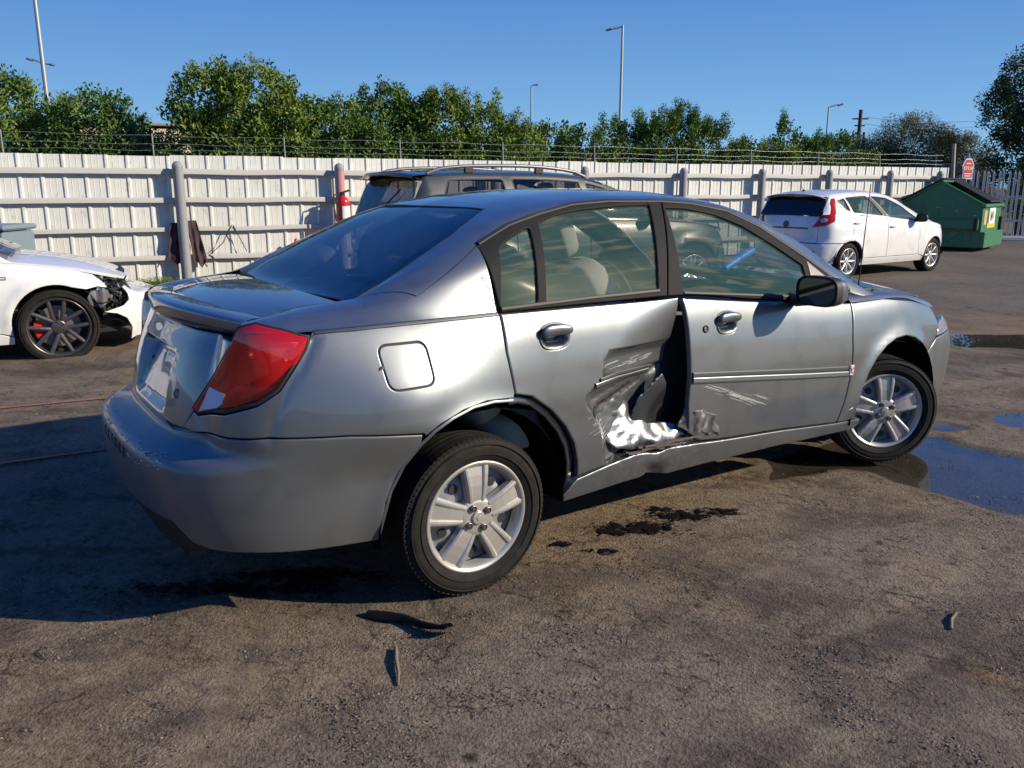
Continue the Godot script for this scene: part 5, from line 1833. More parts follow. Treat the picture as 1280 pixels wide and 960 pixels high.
func car_shape(cfg: Dictionary) -> CS:
	var c := CS.new()
	c.sp = spl
	c.pa = plan_at
	c.tab = plan_table(cfg.plan, 1.2)
	c.s0 = c.tab[0][0]
	c.s1 = c.tab[c.tab.size() - 1][0]
	for k in ["side", "rear", "front", "top", "yc", "zr", "yr", "wheels", "hub", "ar", "ref"]:
		if cfg.has(k): c.set(k, cfg[k])
	return c

func wheel_arc(c: CS, wx: float, a0: float, a1: float, n := 14) -> PackedVector2Array:
	return arch(wx, c.ar, a0, a1, n, 0.0, c.hub)

# panels that all of them have; cfg.seam = [quarter | rear door, rear door | front door, front door | wing]
func car_body(car: Node3D, c: CS, cfg: Dictionary, paint: Material) -> void:
	var US := Vector2(1.0, 0.45)
	var st: float = cfg.get("step", 0.06)
	var sill: float = cfg.get("sill", 0.26)
	var bt: float = cfg.get("bumper_top", 0.62)
	var w0: float = c.wheels[0]
	var w1: float = c.wheels[1]
	var mb := MB.new()
	var e0 := c.hub + 0.02
	# rear bumper
	var poly := PackedVector2Array()
	var q0 := w0 - sqrt(maxf(c.ar * c.ar - pow(bt - c.hub, 2.0), 0.0001)) - 0.01
	var low := sqrt(maxf(c.ar * c.ar - pow(sill - c.hub, 2.0), 0.0))
	poly.append_array(pv([q0 - 0.02, bt - 0.01, c.s0 + 0.3, bt, c.s0, bt]))
	for i in [1, 0]:
		poly.append(Vector2(2 * c.s0 - poly[i].x, poly[i].y))
	for m in [[-1.0], [1.0]]:
		var arcs := wheel_arc(c, w0, PI - asin(clampf((bt - 0.03 - c.hub) / c.ar, -1, 1)), PI + 0.12, 6)
		if m[0] < 0:
			for p in arcs: poly.append(Vector2(2 * c.s0 - p.x, p.y))
			poly.append(Vector2(2 * c.s0 - (w0 - low - 0.06), sill))
		else:
			arcs.reverse()
			poly.append(Vector2(w0 - low - 0.06, sill))
			poly.append_array(arcs)
	panel(mb, c.b, poly, st, 0.02)
	put("rear_bumper", mb, paint, car)
	# tail gate and tail lights
	var tw: float = cfg.tail_half
	mb = MB.new()
	panel(mb, c.b, pv([c.s0 + tw, bt + 0.012, c.s0 + tw, cfg.tail_top, c.s0, cfg.tail_top + 0.01, c.s0 - tw, cfg.tail_top, c.s0 - tw, bt + 0.012]), st, 0.02)
	put("tailgate", mb, paint, car)
	for side in [1, -1]:
		var fb: Callable = c.b if side > 0 else ion_left(c.b)
		var fu: Callable = c.u if side > 0 else ion_left(c.u)
		var fl: bool = side < 0
		mb = MB.new()
		panel(mb, fb, cfg.tail_lamp, st * 0.6, 0.03, 0.022, [], Vector2.ONE, 0.004, fl)
		var tl := put("tail_light", mb, M.red_solid, car)
		mb = MB.new()
		panel(mb, fb, cfg.tail_clear, st * 0.5, 0.01, 0.026, [], Vector2.ONE, 0.003, fl)
		put("clear_lens", mb, M.clear_solid, tl)
		# quarter panel
		var qs: float = cfg.seam[0]
		poly = PackedVector2Array()
		poly.append_array(pv([qs, c.sp.call(c.top, qs) - 0.002, -0.1, c.sp.call(c.top, -0.1) - 0.002]))
		var te := c.s0 + tw + 0.006
		poly.append_array(pv([lerpf(-0.1, te, 0.45), cfg.tail_top + 0.02, te, cfg.tail_top, te, bt + 0.006, q0 - 0.02, bt + 0.004]))
		poly.append_array(wheel_arc(c, w0, PI - asin(clampf((bt + 0.01 - c.hub) / c.ar, -1, 1)), 0.30, 12))
		poly.append(Vector2(maxf(qs, w0 + c.ar * 0.97), c.hub + c.ar * 0.34))
		if cfg.get("door_over_arch", true):
			poly.remove_at(poly.size() - 1)
			while poly.size() and poly[poly.size() - 1].x > qs - 0.005: poly.remove_at(poly.size() - 1)
			poly.append(Vector2(qs, c.hub + sqrt(maxf(c.ar * c.ar - pow(qs - w0, 2.0), 0.0)) + 0.004))
		mb = MB.new()
		panel(mb, fb, poly, st, 0.02, 0.0, [], Vector2.ONE, 0.004, fl)
		put("quarter_panel", mb, paint, car)
		# doors
		var d1: float = cfg.seam[1]
		var d2: float = cfg.seam[2]
		var g := 0.006
		poly = pv([qs + g, c.sp.call(c.top, qs) - 0.002])
		if cfg.get("door_over_arch", true):
			var a0 := acos(clampf((qs + g - w0) / (c.ar + 0.012), -1, 1))
			for p in arch(w0, c.ar + 0.012, a0, 0.02, 8, 0.0, c.hub): poly.append(p)
		poly.append_array(pv([w0 + c.ar + 0.04, sill + 0.09, d1 - g, sill + 0.09, d1 - g, c.sp.call(c.top, d1) - 0.002]))
		mb = MB.new()
		panel(mb, fb, poly, st, 0.02, 0.0, [], Vector2.ONE, 0.004, fl)
		var door := put("rear_door", mb, paint, car)
		car_handle(door, fb, cfg.handles[0], paint, side)
		mb = MB.new()
		panel(mb, fb, pv([d1 + g, c.sp.call(c.top, d1) - 0.002, d1 + g, sill + 0.09, w1 - c.ar - 0.16, sill + 0.09, d2 - 0.02, sill + 0.30, d2, 0.62, d2 - 0.02, c.sp.call(c.top, d2) - 0.002]), st, 0.02, 0.0, [], Vector2.ONE, 0.004, fl)
		door = put("front_door", mb, paint, car)
		car_handle(door, fb, cfg.handles[1], paint, side)
		mb = MB.new()
		panel(mb, fb, pv([w0 + c.ar - 0.01, sill, w0 + c.ar + 0.03, sill + 0.08, w1 - c.ar - 0.14, sill + 0.08, w1 - c.ar + 0.01, sill + 0.03, w1 - c.ar + 0.005, sill - 0.03, w0 + c.ar, sill - 0.03]), st, 0.05, 0.0, [], Vector2.ONE, 0.004, fl)
		put("sill", mb, paint, car)
		# wing
		poly = pv([d2 + g - 0.02, c.sp.call(c.top, d2) - 0.002, d2 + g, 0.62, d2 - 0.015, sill + 0.30, w1 - c.ar - 0.15, sill + 0.09, w1 - c.ar + 0.005, sill + 0.045])
		poly.append_array(wheel_arc(c, w1, PI - 0.05, 0.55 if not cfg.has("wing_arc") else cfg.wing_arc, 14))
		poly.append_array(cfg.wing_front)
		mb = MB.new()
		panel(mb, fb, poly, st, 0.02, 0.0, [], Vector2.ONE, 0.004, fl)
		put("wing", mb, paint, car)
		if cfg.has("front_lamp"):
			mb = MB.new()
			panel(mb, fb, cfg.front_lamp, st * 0.7, 0.02, 0.004, [], Vector2.ONE, 0.004, fl)
			put("headlight", mb, M.clear_solid, car)
		# upper side with its windows
		mb = MB.new()
		panel(mb, fu, cfg.upper, st * 0.8, 0.02, 0.0, cfg.windows, US, 0.003, not fl)
		var fr := put("window_frame", mb, M[cfg.get("frame_mat", "white_car")], car)
		for k in cfg.windows.size():
			mb = MB.new()
			panel(mb, fu, cfg.windows[k], 0.09, 0.0, -0.008, [], US, 0.0, not fl)
			put("side_glass", mb, M[cfg.get("side_glass", "dark_glass")], fr)
			mb = MB.new()
			bead(mb, fu, dense(cfg.windows[k], 0.06, US), 0.016, 0.004, true, -0.002, US, not fl)
			put("window_seal", mb, M.black, fr)
		if cfg.has("pillar_black"):
			for pbk in cfg.pillar_black:
				mb = MB.new()
				panel(mb, fu, pbk, 0.06, 0.0, 0.003, [], US, 0.0, not fl)
				put("pillar_cover", mb, M.black, fr)
		# wheel house
		mb = MB.new()
		for wx in c.wheels:
			mb.grid(15, 2, func(i: int, j: int) -> Vector3:
				var a := PI * (1.0 - 1.0 * i / 14.0)
				return Vector3(wx + cos(a) * (c.ar + 0.02), c.hub + sin(a) * (c.ar + 0.025), (absf(c.b(wx, 0.6).z) - 0.04 if j else 0.35) * side))
		put("wheel_house", mb, M.black, car).set_meta("kind", "stuff")
		# door mirror
		var mc: Vector3 = cfg.mirror * Vector3(1, 1, side)
		mb = MB.new()
		mb.grid(17, 7, func(i: int, j: int) -> Vector3:
			var a := TAU * i / 16.0
			var t := j / 6.0
			var k := pow(1.0 - pow(t, 2.4), 0.5)
			return mc + Vector3(-0.04 + 0.12 * t, signf(sin(a)) * pow(absf(sin(a)), 0.7) * 0.07 * k, signf(cos(a)) * pow(absf(cos(a)), 0.7) * 0.10 * k * side), true, fl)
		mb.box(mc + Vector3(-0.04, 0, 0), Vector3(0.012, 0.12, 0.17), Basis(), 0.004)
		mb.tube([mc + Vector3(0, -0.03, -0.05 * side), mc + Vector3(0.02, -0.06, -0.20 * side)], 0.03, 8)
		put("door_mirror", mb, M[cfg.get("mirror_mat", "black")], car)
	# bonnet, front bumper
	if cfg.has("hood"):
		mb = MB.new()
		panel(mb, c.hood, cfg.hood, st, 0.02, 0.006, [], Vector2(1, 0.8), 0.004, true)
		put("bonnet", mb, paint, car)
	if cfg.has("front_bumper"):
		mb = MB.new()
		panel(mb, c.b, cfg.front_bumper, st, 0.02)
		put("front_bumper", mb, paint, car)
	# roof and glass
	mb = MB.new()
	panel(mb, c.u, cfg.roof, st, 0.02, 0.0, [], US, 0.0, true)
	put("roof", mb, paint, car)
	mb = MB.new()
	panel(mb, c.u, cfg.rear_glass, st, 0.0, -0.003, [], US, 0.0, true)
	put("rear_window", mb, M[cfg.get("back_glass", "black_glass")], car)
	mb = MB.new()
	panel(mb, c.u, cfg.front_glass, st, 0.0, -0.003, [], US, 0.0, true)
	put("windscreen", mb, M.dark_glass, car)
	# floor, firewall and seats
	mb = MB.new()
	mb.box(Vector3((w0 + w1) * 0.5, sill + 0.02, 0), Vector3(w1 - w0 + 1.0, 0.05, 1.3))
	mb.box(Vector3(w1 - 0.42, 0.62, 0), Vector3(0.06, 0.6, 1.35))
	mb.box(Vector3(w1 + 0.15, 0.52, 0), Vector3(0.9, 0.36, 0.75))
	mb.box(Vector3(w0 - 0.05, 0.50, 0), Vector3(0.7, 0.3, 0.7))
	put("underbody", mb, M.black, car).set_meta("kind", "stuff")
	for q in cfg.seats:
		seat(car, q[0], q[1], q[2], q[3])

func car_handle(door: Node, f: Callable, at: Vector2, paint: Material, side: int) -> void:
	var mb := MB.new()
	mb.grid(13, 9, func(i: int, j: int) -> Vector3:
		var u := lerpf(-1.0, 1.0, i / 12.0)
		var a := TAU * j / 8.0
		var w := sqrt(maxf(1.0 - pow(absf(u), 4.0), 0.0))
		return f.call(at.x + u * 0.085, at.y) + Vector3(0, cos(a) * 0.019 * w, (0.022 + sin(a) * 0.013 * w) * side), false, side > 0)
	put("door_handle", mb, paint, door)

func build_hatchback() -> void:
	var car := thing("white_hatchback", "small white hatchback with dark tinted rear window parked beside the green dumpster", "car", Vector3(4.956, 0, -14.135), 0.60)
	var cfg := {
		"plan": [Vector2(-0.66, 0), Vector2(-0.65, 0.3), Vector2(-0.60, 0.52), Vector2(-0.50, 0.67), Vector2(-0.33, 0.765), Vector2(0, 0.815), Vector2(0.5, 0.84), Vector2(1.2, 0.85), Vector2(1.9, 0.845), Vector2(2.4, 0.83), Vector2(2.75, 0.77), Vector2(2.98, 0.64), Vector2(3.12, 0.4), Vector2(3.17, 0.15), Vector2(3.18, 0)],
		"side": [[0.14, 0.09], [0.22, 0.05], [0.32, 0.015], [0.45, 0.004], [0.60, 0.0], [0.70, 0.004], [0.80, 0.012], [0.88, 0.03], [0.95, 0.05], [1.03, 0.085], [1.2, 0.150], [1.35, 0.23]],
		"rear": [[0.14, 0.10], [0.25, 0.03], [0.35, 0.0], [0.52, 0.0], [0.60, 0.02], [0.64, 0.045], [0.70, 0.05], [0.85, 0.065], [0.98, 0.10], [1.05, 0.13], [1.2, 0.19], [1.35, 0.26]],
		"front": [[0.14, 0.08], [0.3, 0.01], [0.5, 0.0], [0.64, 0.03], [0.8, 0.14], [1.03, 0.34]],
		"top": [[-0.5, 1.03], [0.0, 1.03], [0.76, 0.965], [1.76, 0.885], [2.3, 0.865], [2.75, 0.80], [3.05, 0.71], [3.2, 0.66]],
		"yc": [[-0.60, 0.99], [-0.53, 1.04], [-0.46, 1.18], [-0.38, 1.32], [-0.30, 1.375], [0, 1.405], [0.5, 1.42], [1.0, 1.40], [1.4, 1.335], [1.8, 1.19], [2.2, 1.02], [2.45, 0.93]],
		"zr": [[-0.6, 0.56], [-0.3, 0.55], [0.0, 0.57], [1.0, 0.575], [1.6, 0.60], [2.1, 0.66], [2.45, 0.70]],
		"yr": [[-0.60, 0.98], [-0.53, 1.02], [-0.46, 1.14], [-0.38, 1.265], [-0.30, 1.315], [0, 1.348], [0.5, 1.365], [1.0, 1.345], [1.4, 1.275], [1.8, 1.125], [2.2, 0.965], [2.45, 0.90]],
		"wheels": [0.0, 2.44], "hub": 0.29, "ar": 0.325, "ref": 0.93, "step": 0.05, "sill": 0.24, "bumper_top": 0.58,
		"tail_half": 0.60, "tail_top": 1.0, "seam": [0.06, 0.98, 1.93],
		"quarter_tail": pv([-0.30, 1.03, -0.37, 0.92, -0.44, 0.84, -0.66, 0.80, -0.70, 0.70]),
		"wing_arc": 0.42, "wing_front": pv([2.86, 0.50, 2.95, 0.60, 2.80, 0.72, 2.72, 0.80, 2.4, 0.852]),
		"front_lamp": pv([2.74, 0.80, 2.82, 0.72, 2.97, 0.62, 3.08, 0.64, 3.10, 0.69, 2.95, 0.75]),
		"handles": [Vector2(0.16, 0.895), Vector2(1.10, 0.82)], "mirror": Vector3(1.80, 0.945, 0.93),
		"mirror_mat": "black", "frame_mat": "white_car"}
	var c := car_shape(cfg)
	cfg.tail_lamp = pv([-0.27, 1.27, -0.28, 1.10, -0.36, 0.92, -0.50, 0.86, -0.74, 0.83, -0.64, 0.95, -0.54, 1.07, -0.44, 1.18, -0.34, 1.27])
	cfg.tail_clear = pv([-0.58, 0.90, -0.50, 0.91, -0.47, 0.95, -0.55, 0.97, -0.61, 0.94])
	cfg.windows = [rounded(pv([-0.20, 1.35, -0.02, 1.24, 0.07, 1.88, -0.03, 1.80]), 0.03), rounded(pv([0.02, 1.22, 0.57, 1.15, 0.88, 1.90, 0.13, 1.92]), 0.04), rounded(pv([0.70, 1.15, 1.15, 1.15, 1.55, 1.32, 1.87, 1.70, 1.86, 1.92, 1.04, 1.92]), 0.04)]
	cfg.upper = pv([-0.50, 1.995, -0.46, 1.3, -0.30, 1.03, 0.5, 1.03, 1.4, 1.03, 1.8, 1.03, 2.3, 1.2, 2.42, 1.995, 1.9, 1.995, 0.76, 1.995, 0, 1.995])
	cfg.pillar_black = [pv([0.60, 1.18, 0.68, 1.18, 1.02, 1.92, 0.90, 1.92])]
	cfg.roof = pv([-0.34, -1.03, -0.37, -0.5, -0.385, 0, -0.37, 0.5, -0.34, 1.03, 0.5, 1.03, 1.4, 1.03, 1.35, 0.5, 1.32, 0, 1.35, -0.5, 1.4, -1.03, 0.5, -1.03])
	cfg.rear_glass = pv([-0.375, 0.95, -0.395, 0.0, -0.375, -0.95, -0.46, -1.25, -0.54, -1.15, -0.56, 0, -0.54, 1.15, -0.46, 1.25])
	cfg.front_glass = pv([1.34, 0, 1.42, 0.95, 1.8, 1.0, 2.3, 1.15, 2.42, 1.0, 2.44, 0, 2.42, -1.0, 2.3, -1.15, 1.8, -1.0, 1.42, -0.95])
	cfg.hood = pv([2.15, -1, 2.15, 1, 2.6, 1, 2.95, 1, 3.08, 0.9, 3.08, -0.9, 2.95, -1, 2.6, -1])
	var f := c.s1
	cfg.front_bumper = pv([2.88, 0.49, 3.0, 0.60, 3.2, 0.63, f, 0.64, 2 * f - 3.2, 0.63, 2 * f - 3.0, 0.60, 2 * f - 2.88, 0.49, 2 * f - 2.80, 0.2, f, 0.18, 2.80, 0.2])
	cfg.seats = [[Vector3(1.15, 0.36, 0.34), 0.3, 0.48, 0.95], [Vector3(1.15, 0.36, -0.34), 0.3, 0.48, 0.95], [Vector3(0.30, 0.40, 0.33), 0.32, 0.55, 0.85], [Vector3(0.30, 0.40, -0.33), 0.32, 0.55, 0.85]]
	cfg.side_glass = "glass"
	car_body(car, c, cfg, M.white_car)
	var mb := MB.new()   # spoiler lip over the rear window
	mb.grid(21, 6, func(i: int, j: int) -> Vector3:
		var t := lerpf(-1.0, 1.0, i / 20.0)
		var e := c.u(-0.345, t)
		var pr: Array = [[0.05, 0.004], [-0.06, 0.012], [-0.135, 0.0], [-0.14, -0.012], [-0.08, -0.02], [0.0, -0.02]]
		return e + Vector3(pr[j][0] + 0.03 * t * t, pr[j][1], 0))
	put("roof_spoiler", mb, M.white_car, car)
	mb = MB.new()
	panel(mb, c.b, rounded(pv([c.s0 + 0.43, 0.80, c.s0 - 0.43, 0.80, c.s0 - 0.43, 0.825, c.s0 + 0.43, 0.825]), 0.01), 0.04, 0.006, 0.006)
	put("chrome_strip", mb, M.plastic_grey, car)
	mb = MB.new()
	mb.lathe(c.b(c.s0, 0.87), Vector3(-1, 0.2, 0), [Vector2(0, 0.055), Vector2(0.01, 0.05), Vector2(0.012, 0.0)], 20)
	put("badge", mb, M.plastic_grey, car)
	mb = MB.new()
	bead(mb, c.b, pv([c.s0 + 0.34, 0.645, c.s0, 0.64, c.s0 - 0.34, 0.645]), 0.012, 0.003)
	put("tailgate_seam", mb, M.black, car)
	mb = MB.new()
	panel(mb, c.b, rounded(pv([-0.83, 0.40, -0.66, 0.405, -0.66, 0.46, -0.80, 0.46]), 0.015), 0.03, 0.008, 0.004)
	put("rear_reflector", mb, M.red_solid, car)
	mb = MB.new()
	mb.tube([c.u(-0.2, 0) + Vector3(0, 0, 0), c.u(-0.2, 0) + Vector3(-0.09, 0.10, 0)], [0.006, 0.003], 6)
	mb.lathe(c.u(-0.2, 0), Vector3.UP, [Vector2(-0.01, 0.03), Vector2(0.02, 0.02), Vector2(0.025, 0.0)], 12)
	put("aerial", mb, M.black, car)
	for k in [[0.0, 0.0], [2.44, 0.0]]:
		alloy_wheel(car, Vector3(k[0], 0.29, 0.71), k[1], 0.29, 0.195, 0.205, 8, 0.0, 0.016, M.alloy_bright)
		alloy_wheel(car, Vector3(k[0], 0.29, -0.71), PI, 0.29, 0.195, 0.205, 8, 0.0, 0.016, M.alloy_bright)

func build_suv() -> void:
	var car := thing("olive_suv", "olive grey sport utility vehicle with roof rails behind the grey sedan", "car", Vector3(-1.40, 0, -9.50), 0.57)
	var cfg := {
		"plan": [Vector2(-0.22, 0), Vector2(-0.21, 0.4), Vector2(-0.17, 0.65), Vector2(-0.06, 0.80), Vector2(0.2, 0.88), Vector2(0.8, 0.92), Vector2(1.6, 0.93), Vector2(2.6, 0.93), Vector2(3.5, 0.91), Vector2(3.95, 0.84), Vector2(4.22, 0.68), Vector2(4.38, 0.4), Vector2(4.42, 0)],
		"side": [[0.2, 0.08], [0.35, 0.03], [0.5, 0.0], [0.75, 0.0], [0.95, 0.02], [1.05, 0.05], [1.12, 0.08], [1.25, 0.13]],
		"rear": [[0.2, 0.08], [0.35, 0.0], [0.62, 0.0], [0.72, 0.03], [0.8, 0.05], [1.0, 0.07], [1.12, 0.10], [1.25, 0.15]],
		"front": [[0.2, 0.08], [0.35, 0.0], [0.6, 0.0], [0.8, 0.06], [1.0, 0.2], [1.1, 0.3]],
		"top": [[0.0, 1.10], [1.0, 1.08], [2.2, 1.04], [3.2, 1.02], [3.8, 0.95], [4.4, 0.82]],
		"yc": [[-0.14, 1.06], [-0.10, 1.12], [-0.02, 1.36], [0.06, 1.51], [0.14, 1.575], [0.6, 1.605], [1.3, 1.61], [1.9, 1.59], [2.25, 1.525], [2.8, 1.33], [3.3, 1.10], [3.45, 1.04]],
		"zr": [[-0.14, 0.64], [0.1, 0.655], [1.0, 0.67], [2.0, 0.68], [2.6, 0.72], [3.4, 0.78]],
		"yr": [[-0.14, 1.05], [-0.10, 1.10], [-0.02, 1.32], [0.06, 1.46], [0.14, 1.525], [0.6, 1.55], [1.3, 1.55], [1.9, 1.525], [2.25, 1.46], [2.8, 1.24], [3.3, 1.05], [3.45, 1.02]],
		"wheels": [0.78, 3.50], "hub": 0.36, "ar": 0.41, "ref": 1.08, "step": 0.07, "sill": 0.32, "bumper_top": 0.70,
		"tail_half": 0.58, "tail_top": 1.07, "seam": [1.02, 1.95, 2.98],
		"quarter_tail": pv([0.10, 1.09, 0.05, 0.95, 0.0, 0.80, -0.2, 0.76, -0.3, 0.72]),
		"wing_arc": 0.50, "wing_front": pv([3.95, 0.66, 4.05, 0.74, 3.95, 0.90, 3.7, 0.955]),
		"front_lamp": pv([3.98, 0.90, 4.08, 0.74, 4.35, 0.76, 4.45, 0.80, 4.2, 0.86]),
		"handles": [Vector2(1.18, 0.98), Vector2(2.12, 0.96)], "mirror": Vector3(2.85, 1.10, 1.02),
		"mirror_mat": "olive", "frame_mat": "olive", "back_glass": "suv_glass"}
	car.scale = Vector3(1.10, 1.025, 1.04)
	var c := car_shape(cfg)
	cfg.tail_lamp = pv([0.10, 1.085, 0.06, 0.95, 0.02, 0.84, -0.2, 0.82, -0.36, 0.85, -0.30, 1.0, -0.15, 1.085])
	cfg.tail_clear = pv([-0.25, 0.88, -0.12, 0.88, -0.12, 0.93, -0.25, 0.93])
	cfg.windows = [rounded(pv([0.36, 1.12, 0.97, 1.10, 1.00, 1.90, 0.20, 1.88]), 0.05), rounded(pv([1.08, 1.10, 1.92, 1.10, 1.92, 1.92, 1.10, 1.92]), 0.04), rounded(pv([2.01, 1.10, 2.22, 1.12, 2.70, 1.30, 2.88, 1.60, 2.86, 1.92, 2.01, 1.92]), 0.04)]
	cfg.upper = pv([-0.06, 1.995, -0.02, 1.25, 0.10, 1.03, 0.8, 1.03, 1.9, 1.03, 2.4, 1.05, 2.9, 1.15, 3.35, 1.4, 3.42, 1.995, 2.2, 1.995, 1.0, 1.995])
	cfg.pillar_black = []
	cfg.roof = pv([0.10, -1.03, 0.085, 0, 0.10, 1.03, 1.0, 1.03, 2.25, 1.03, 2.2, 0.5, 2.17, 0, 2.2, -0.5, 2.25, -1.03, 1.0, -1.03])
	cfg.rear_glass = pv([0.06, 0.95, 0.055, 0, 0.06, -0.95, -0.02, -1.2, -0.105, -1.1, -0.12, 0, -0.105, 1.1, -0.02, 1.2])
	cfg.front_glass = pv([2.18, 0, 2.27, 0.95, 2.8, 1.0, 3.35, 1.2, 3.44, 0, 3.35, -1.2, 2.8, -1.0, 2.27, -0.95])
	cfg.hood = pv([3.2, -1, 3.2, 1, 3.8, 1, 4.2, 1, 4.3, 0.9, 4.3, -0.9, 4.2, -1, 3.8, -1])
	var f := c.s1
	cfg.front_bumper = pv([3.97, 0.65, 4.1, 0.72, f, 0.76, 2 * f - 4.1, 0.72, 2 * f - 3.97, 0.65, 2 * f - 3.92, 0.28, f, 0.25, 3.92, 0.28])
	cfg.seats = [[Vector3(2.15, 0.55, 0.38), 0.25, 0.5, 0.95], [Vector3(2.15, 0.55, -0.38), 0.25, 0.5, 0.95], [Vector3(1.25, 0.55, 0.38), 0.3, 0.58, 0.9], [Vector3(1.25, 0.55, -0.38), 0.3, 0.58, 0.9]]
	car_body(car, c, cfg, M.olive)
	for side in [1, -1]:
		var mb := MB.new()
		var ps := []
		for i in 15:
			var t := i / 14.0
			var q := c.u(lerpf(0.16, 2.05, t), 0.93)
			ps.append(q + Vector3(0, 0.012 + 0.065 * pow(sin(clampf(t * 1.02, 0, 1) * PI), 0.38), 0) * Vector3(1, 1, side) + Vector3(0, 0, 0 if side > 0 else -2 * q.z))
		mb.tube(ps, 0.019, 8)
		put("roof_rail", mb, M.rail_grey, car)
		for k in [0.62, 1.45]:
			mb = MB.new()
			var q := c.u(k, 0.93)
			q.z *= side
			mb.box(q + Vector3(0, 0.035, 0), Vector3(0.10, 0.08, 0.03), Basis(), 0.01)
			put("rail_foot", mb, M.black, car)
	var mb := MB.new()
	mb.grid(25, 7, func(i: int, j: int) -> Vector3:
		var t := lerpf(-1.0, 1.0, i / 24.0)
		var e := c.u(0.12, t * 0.98)
		var pr: Array = [[0.10, 0.002], [-0.06, 0.020], [-0.20, 0.006], [-0.215, -0.012], [-0.20, -0.03], [-0.1, -0.04], [0.0, -0.03]]
		return e + Vector3(pr[j][0] + 0.09 * t * t, pr[j][1], 0))
	put("roof_spoiler", mb, M.olive, car)
	mb = MB.new()   # wiper across the rear window
	mb.tube([c.u(-0.10, 0.10) + Vector3(-0.02, 0, 0), c.u(-0.05, 0.35) + Vector3(-0.03, 0, 0), c.u(0.0, 0.62) + Vector3(-0.03, 0.0, 0)], 0.008, 6)
	put("rear_wiper", mb, M.black, car)
	for k in c.wheels:
		alloy_wheel(car, Vector3(k, 0.36, 0.79), 0.0, 0.36, 0.235, 0.23, 6, 0.2, 0.016, M.alloy_bright)
		alloy_wheel(car, Vector3(k, 0.36, -0.79), PI, 0.36, 0.235, 0.23, 6, 0.2, 0.016, M.alloy_bright)

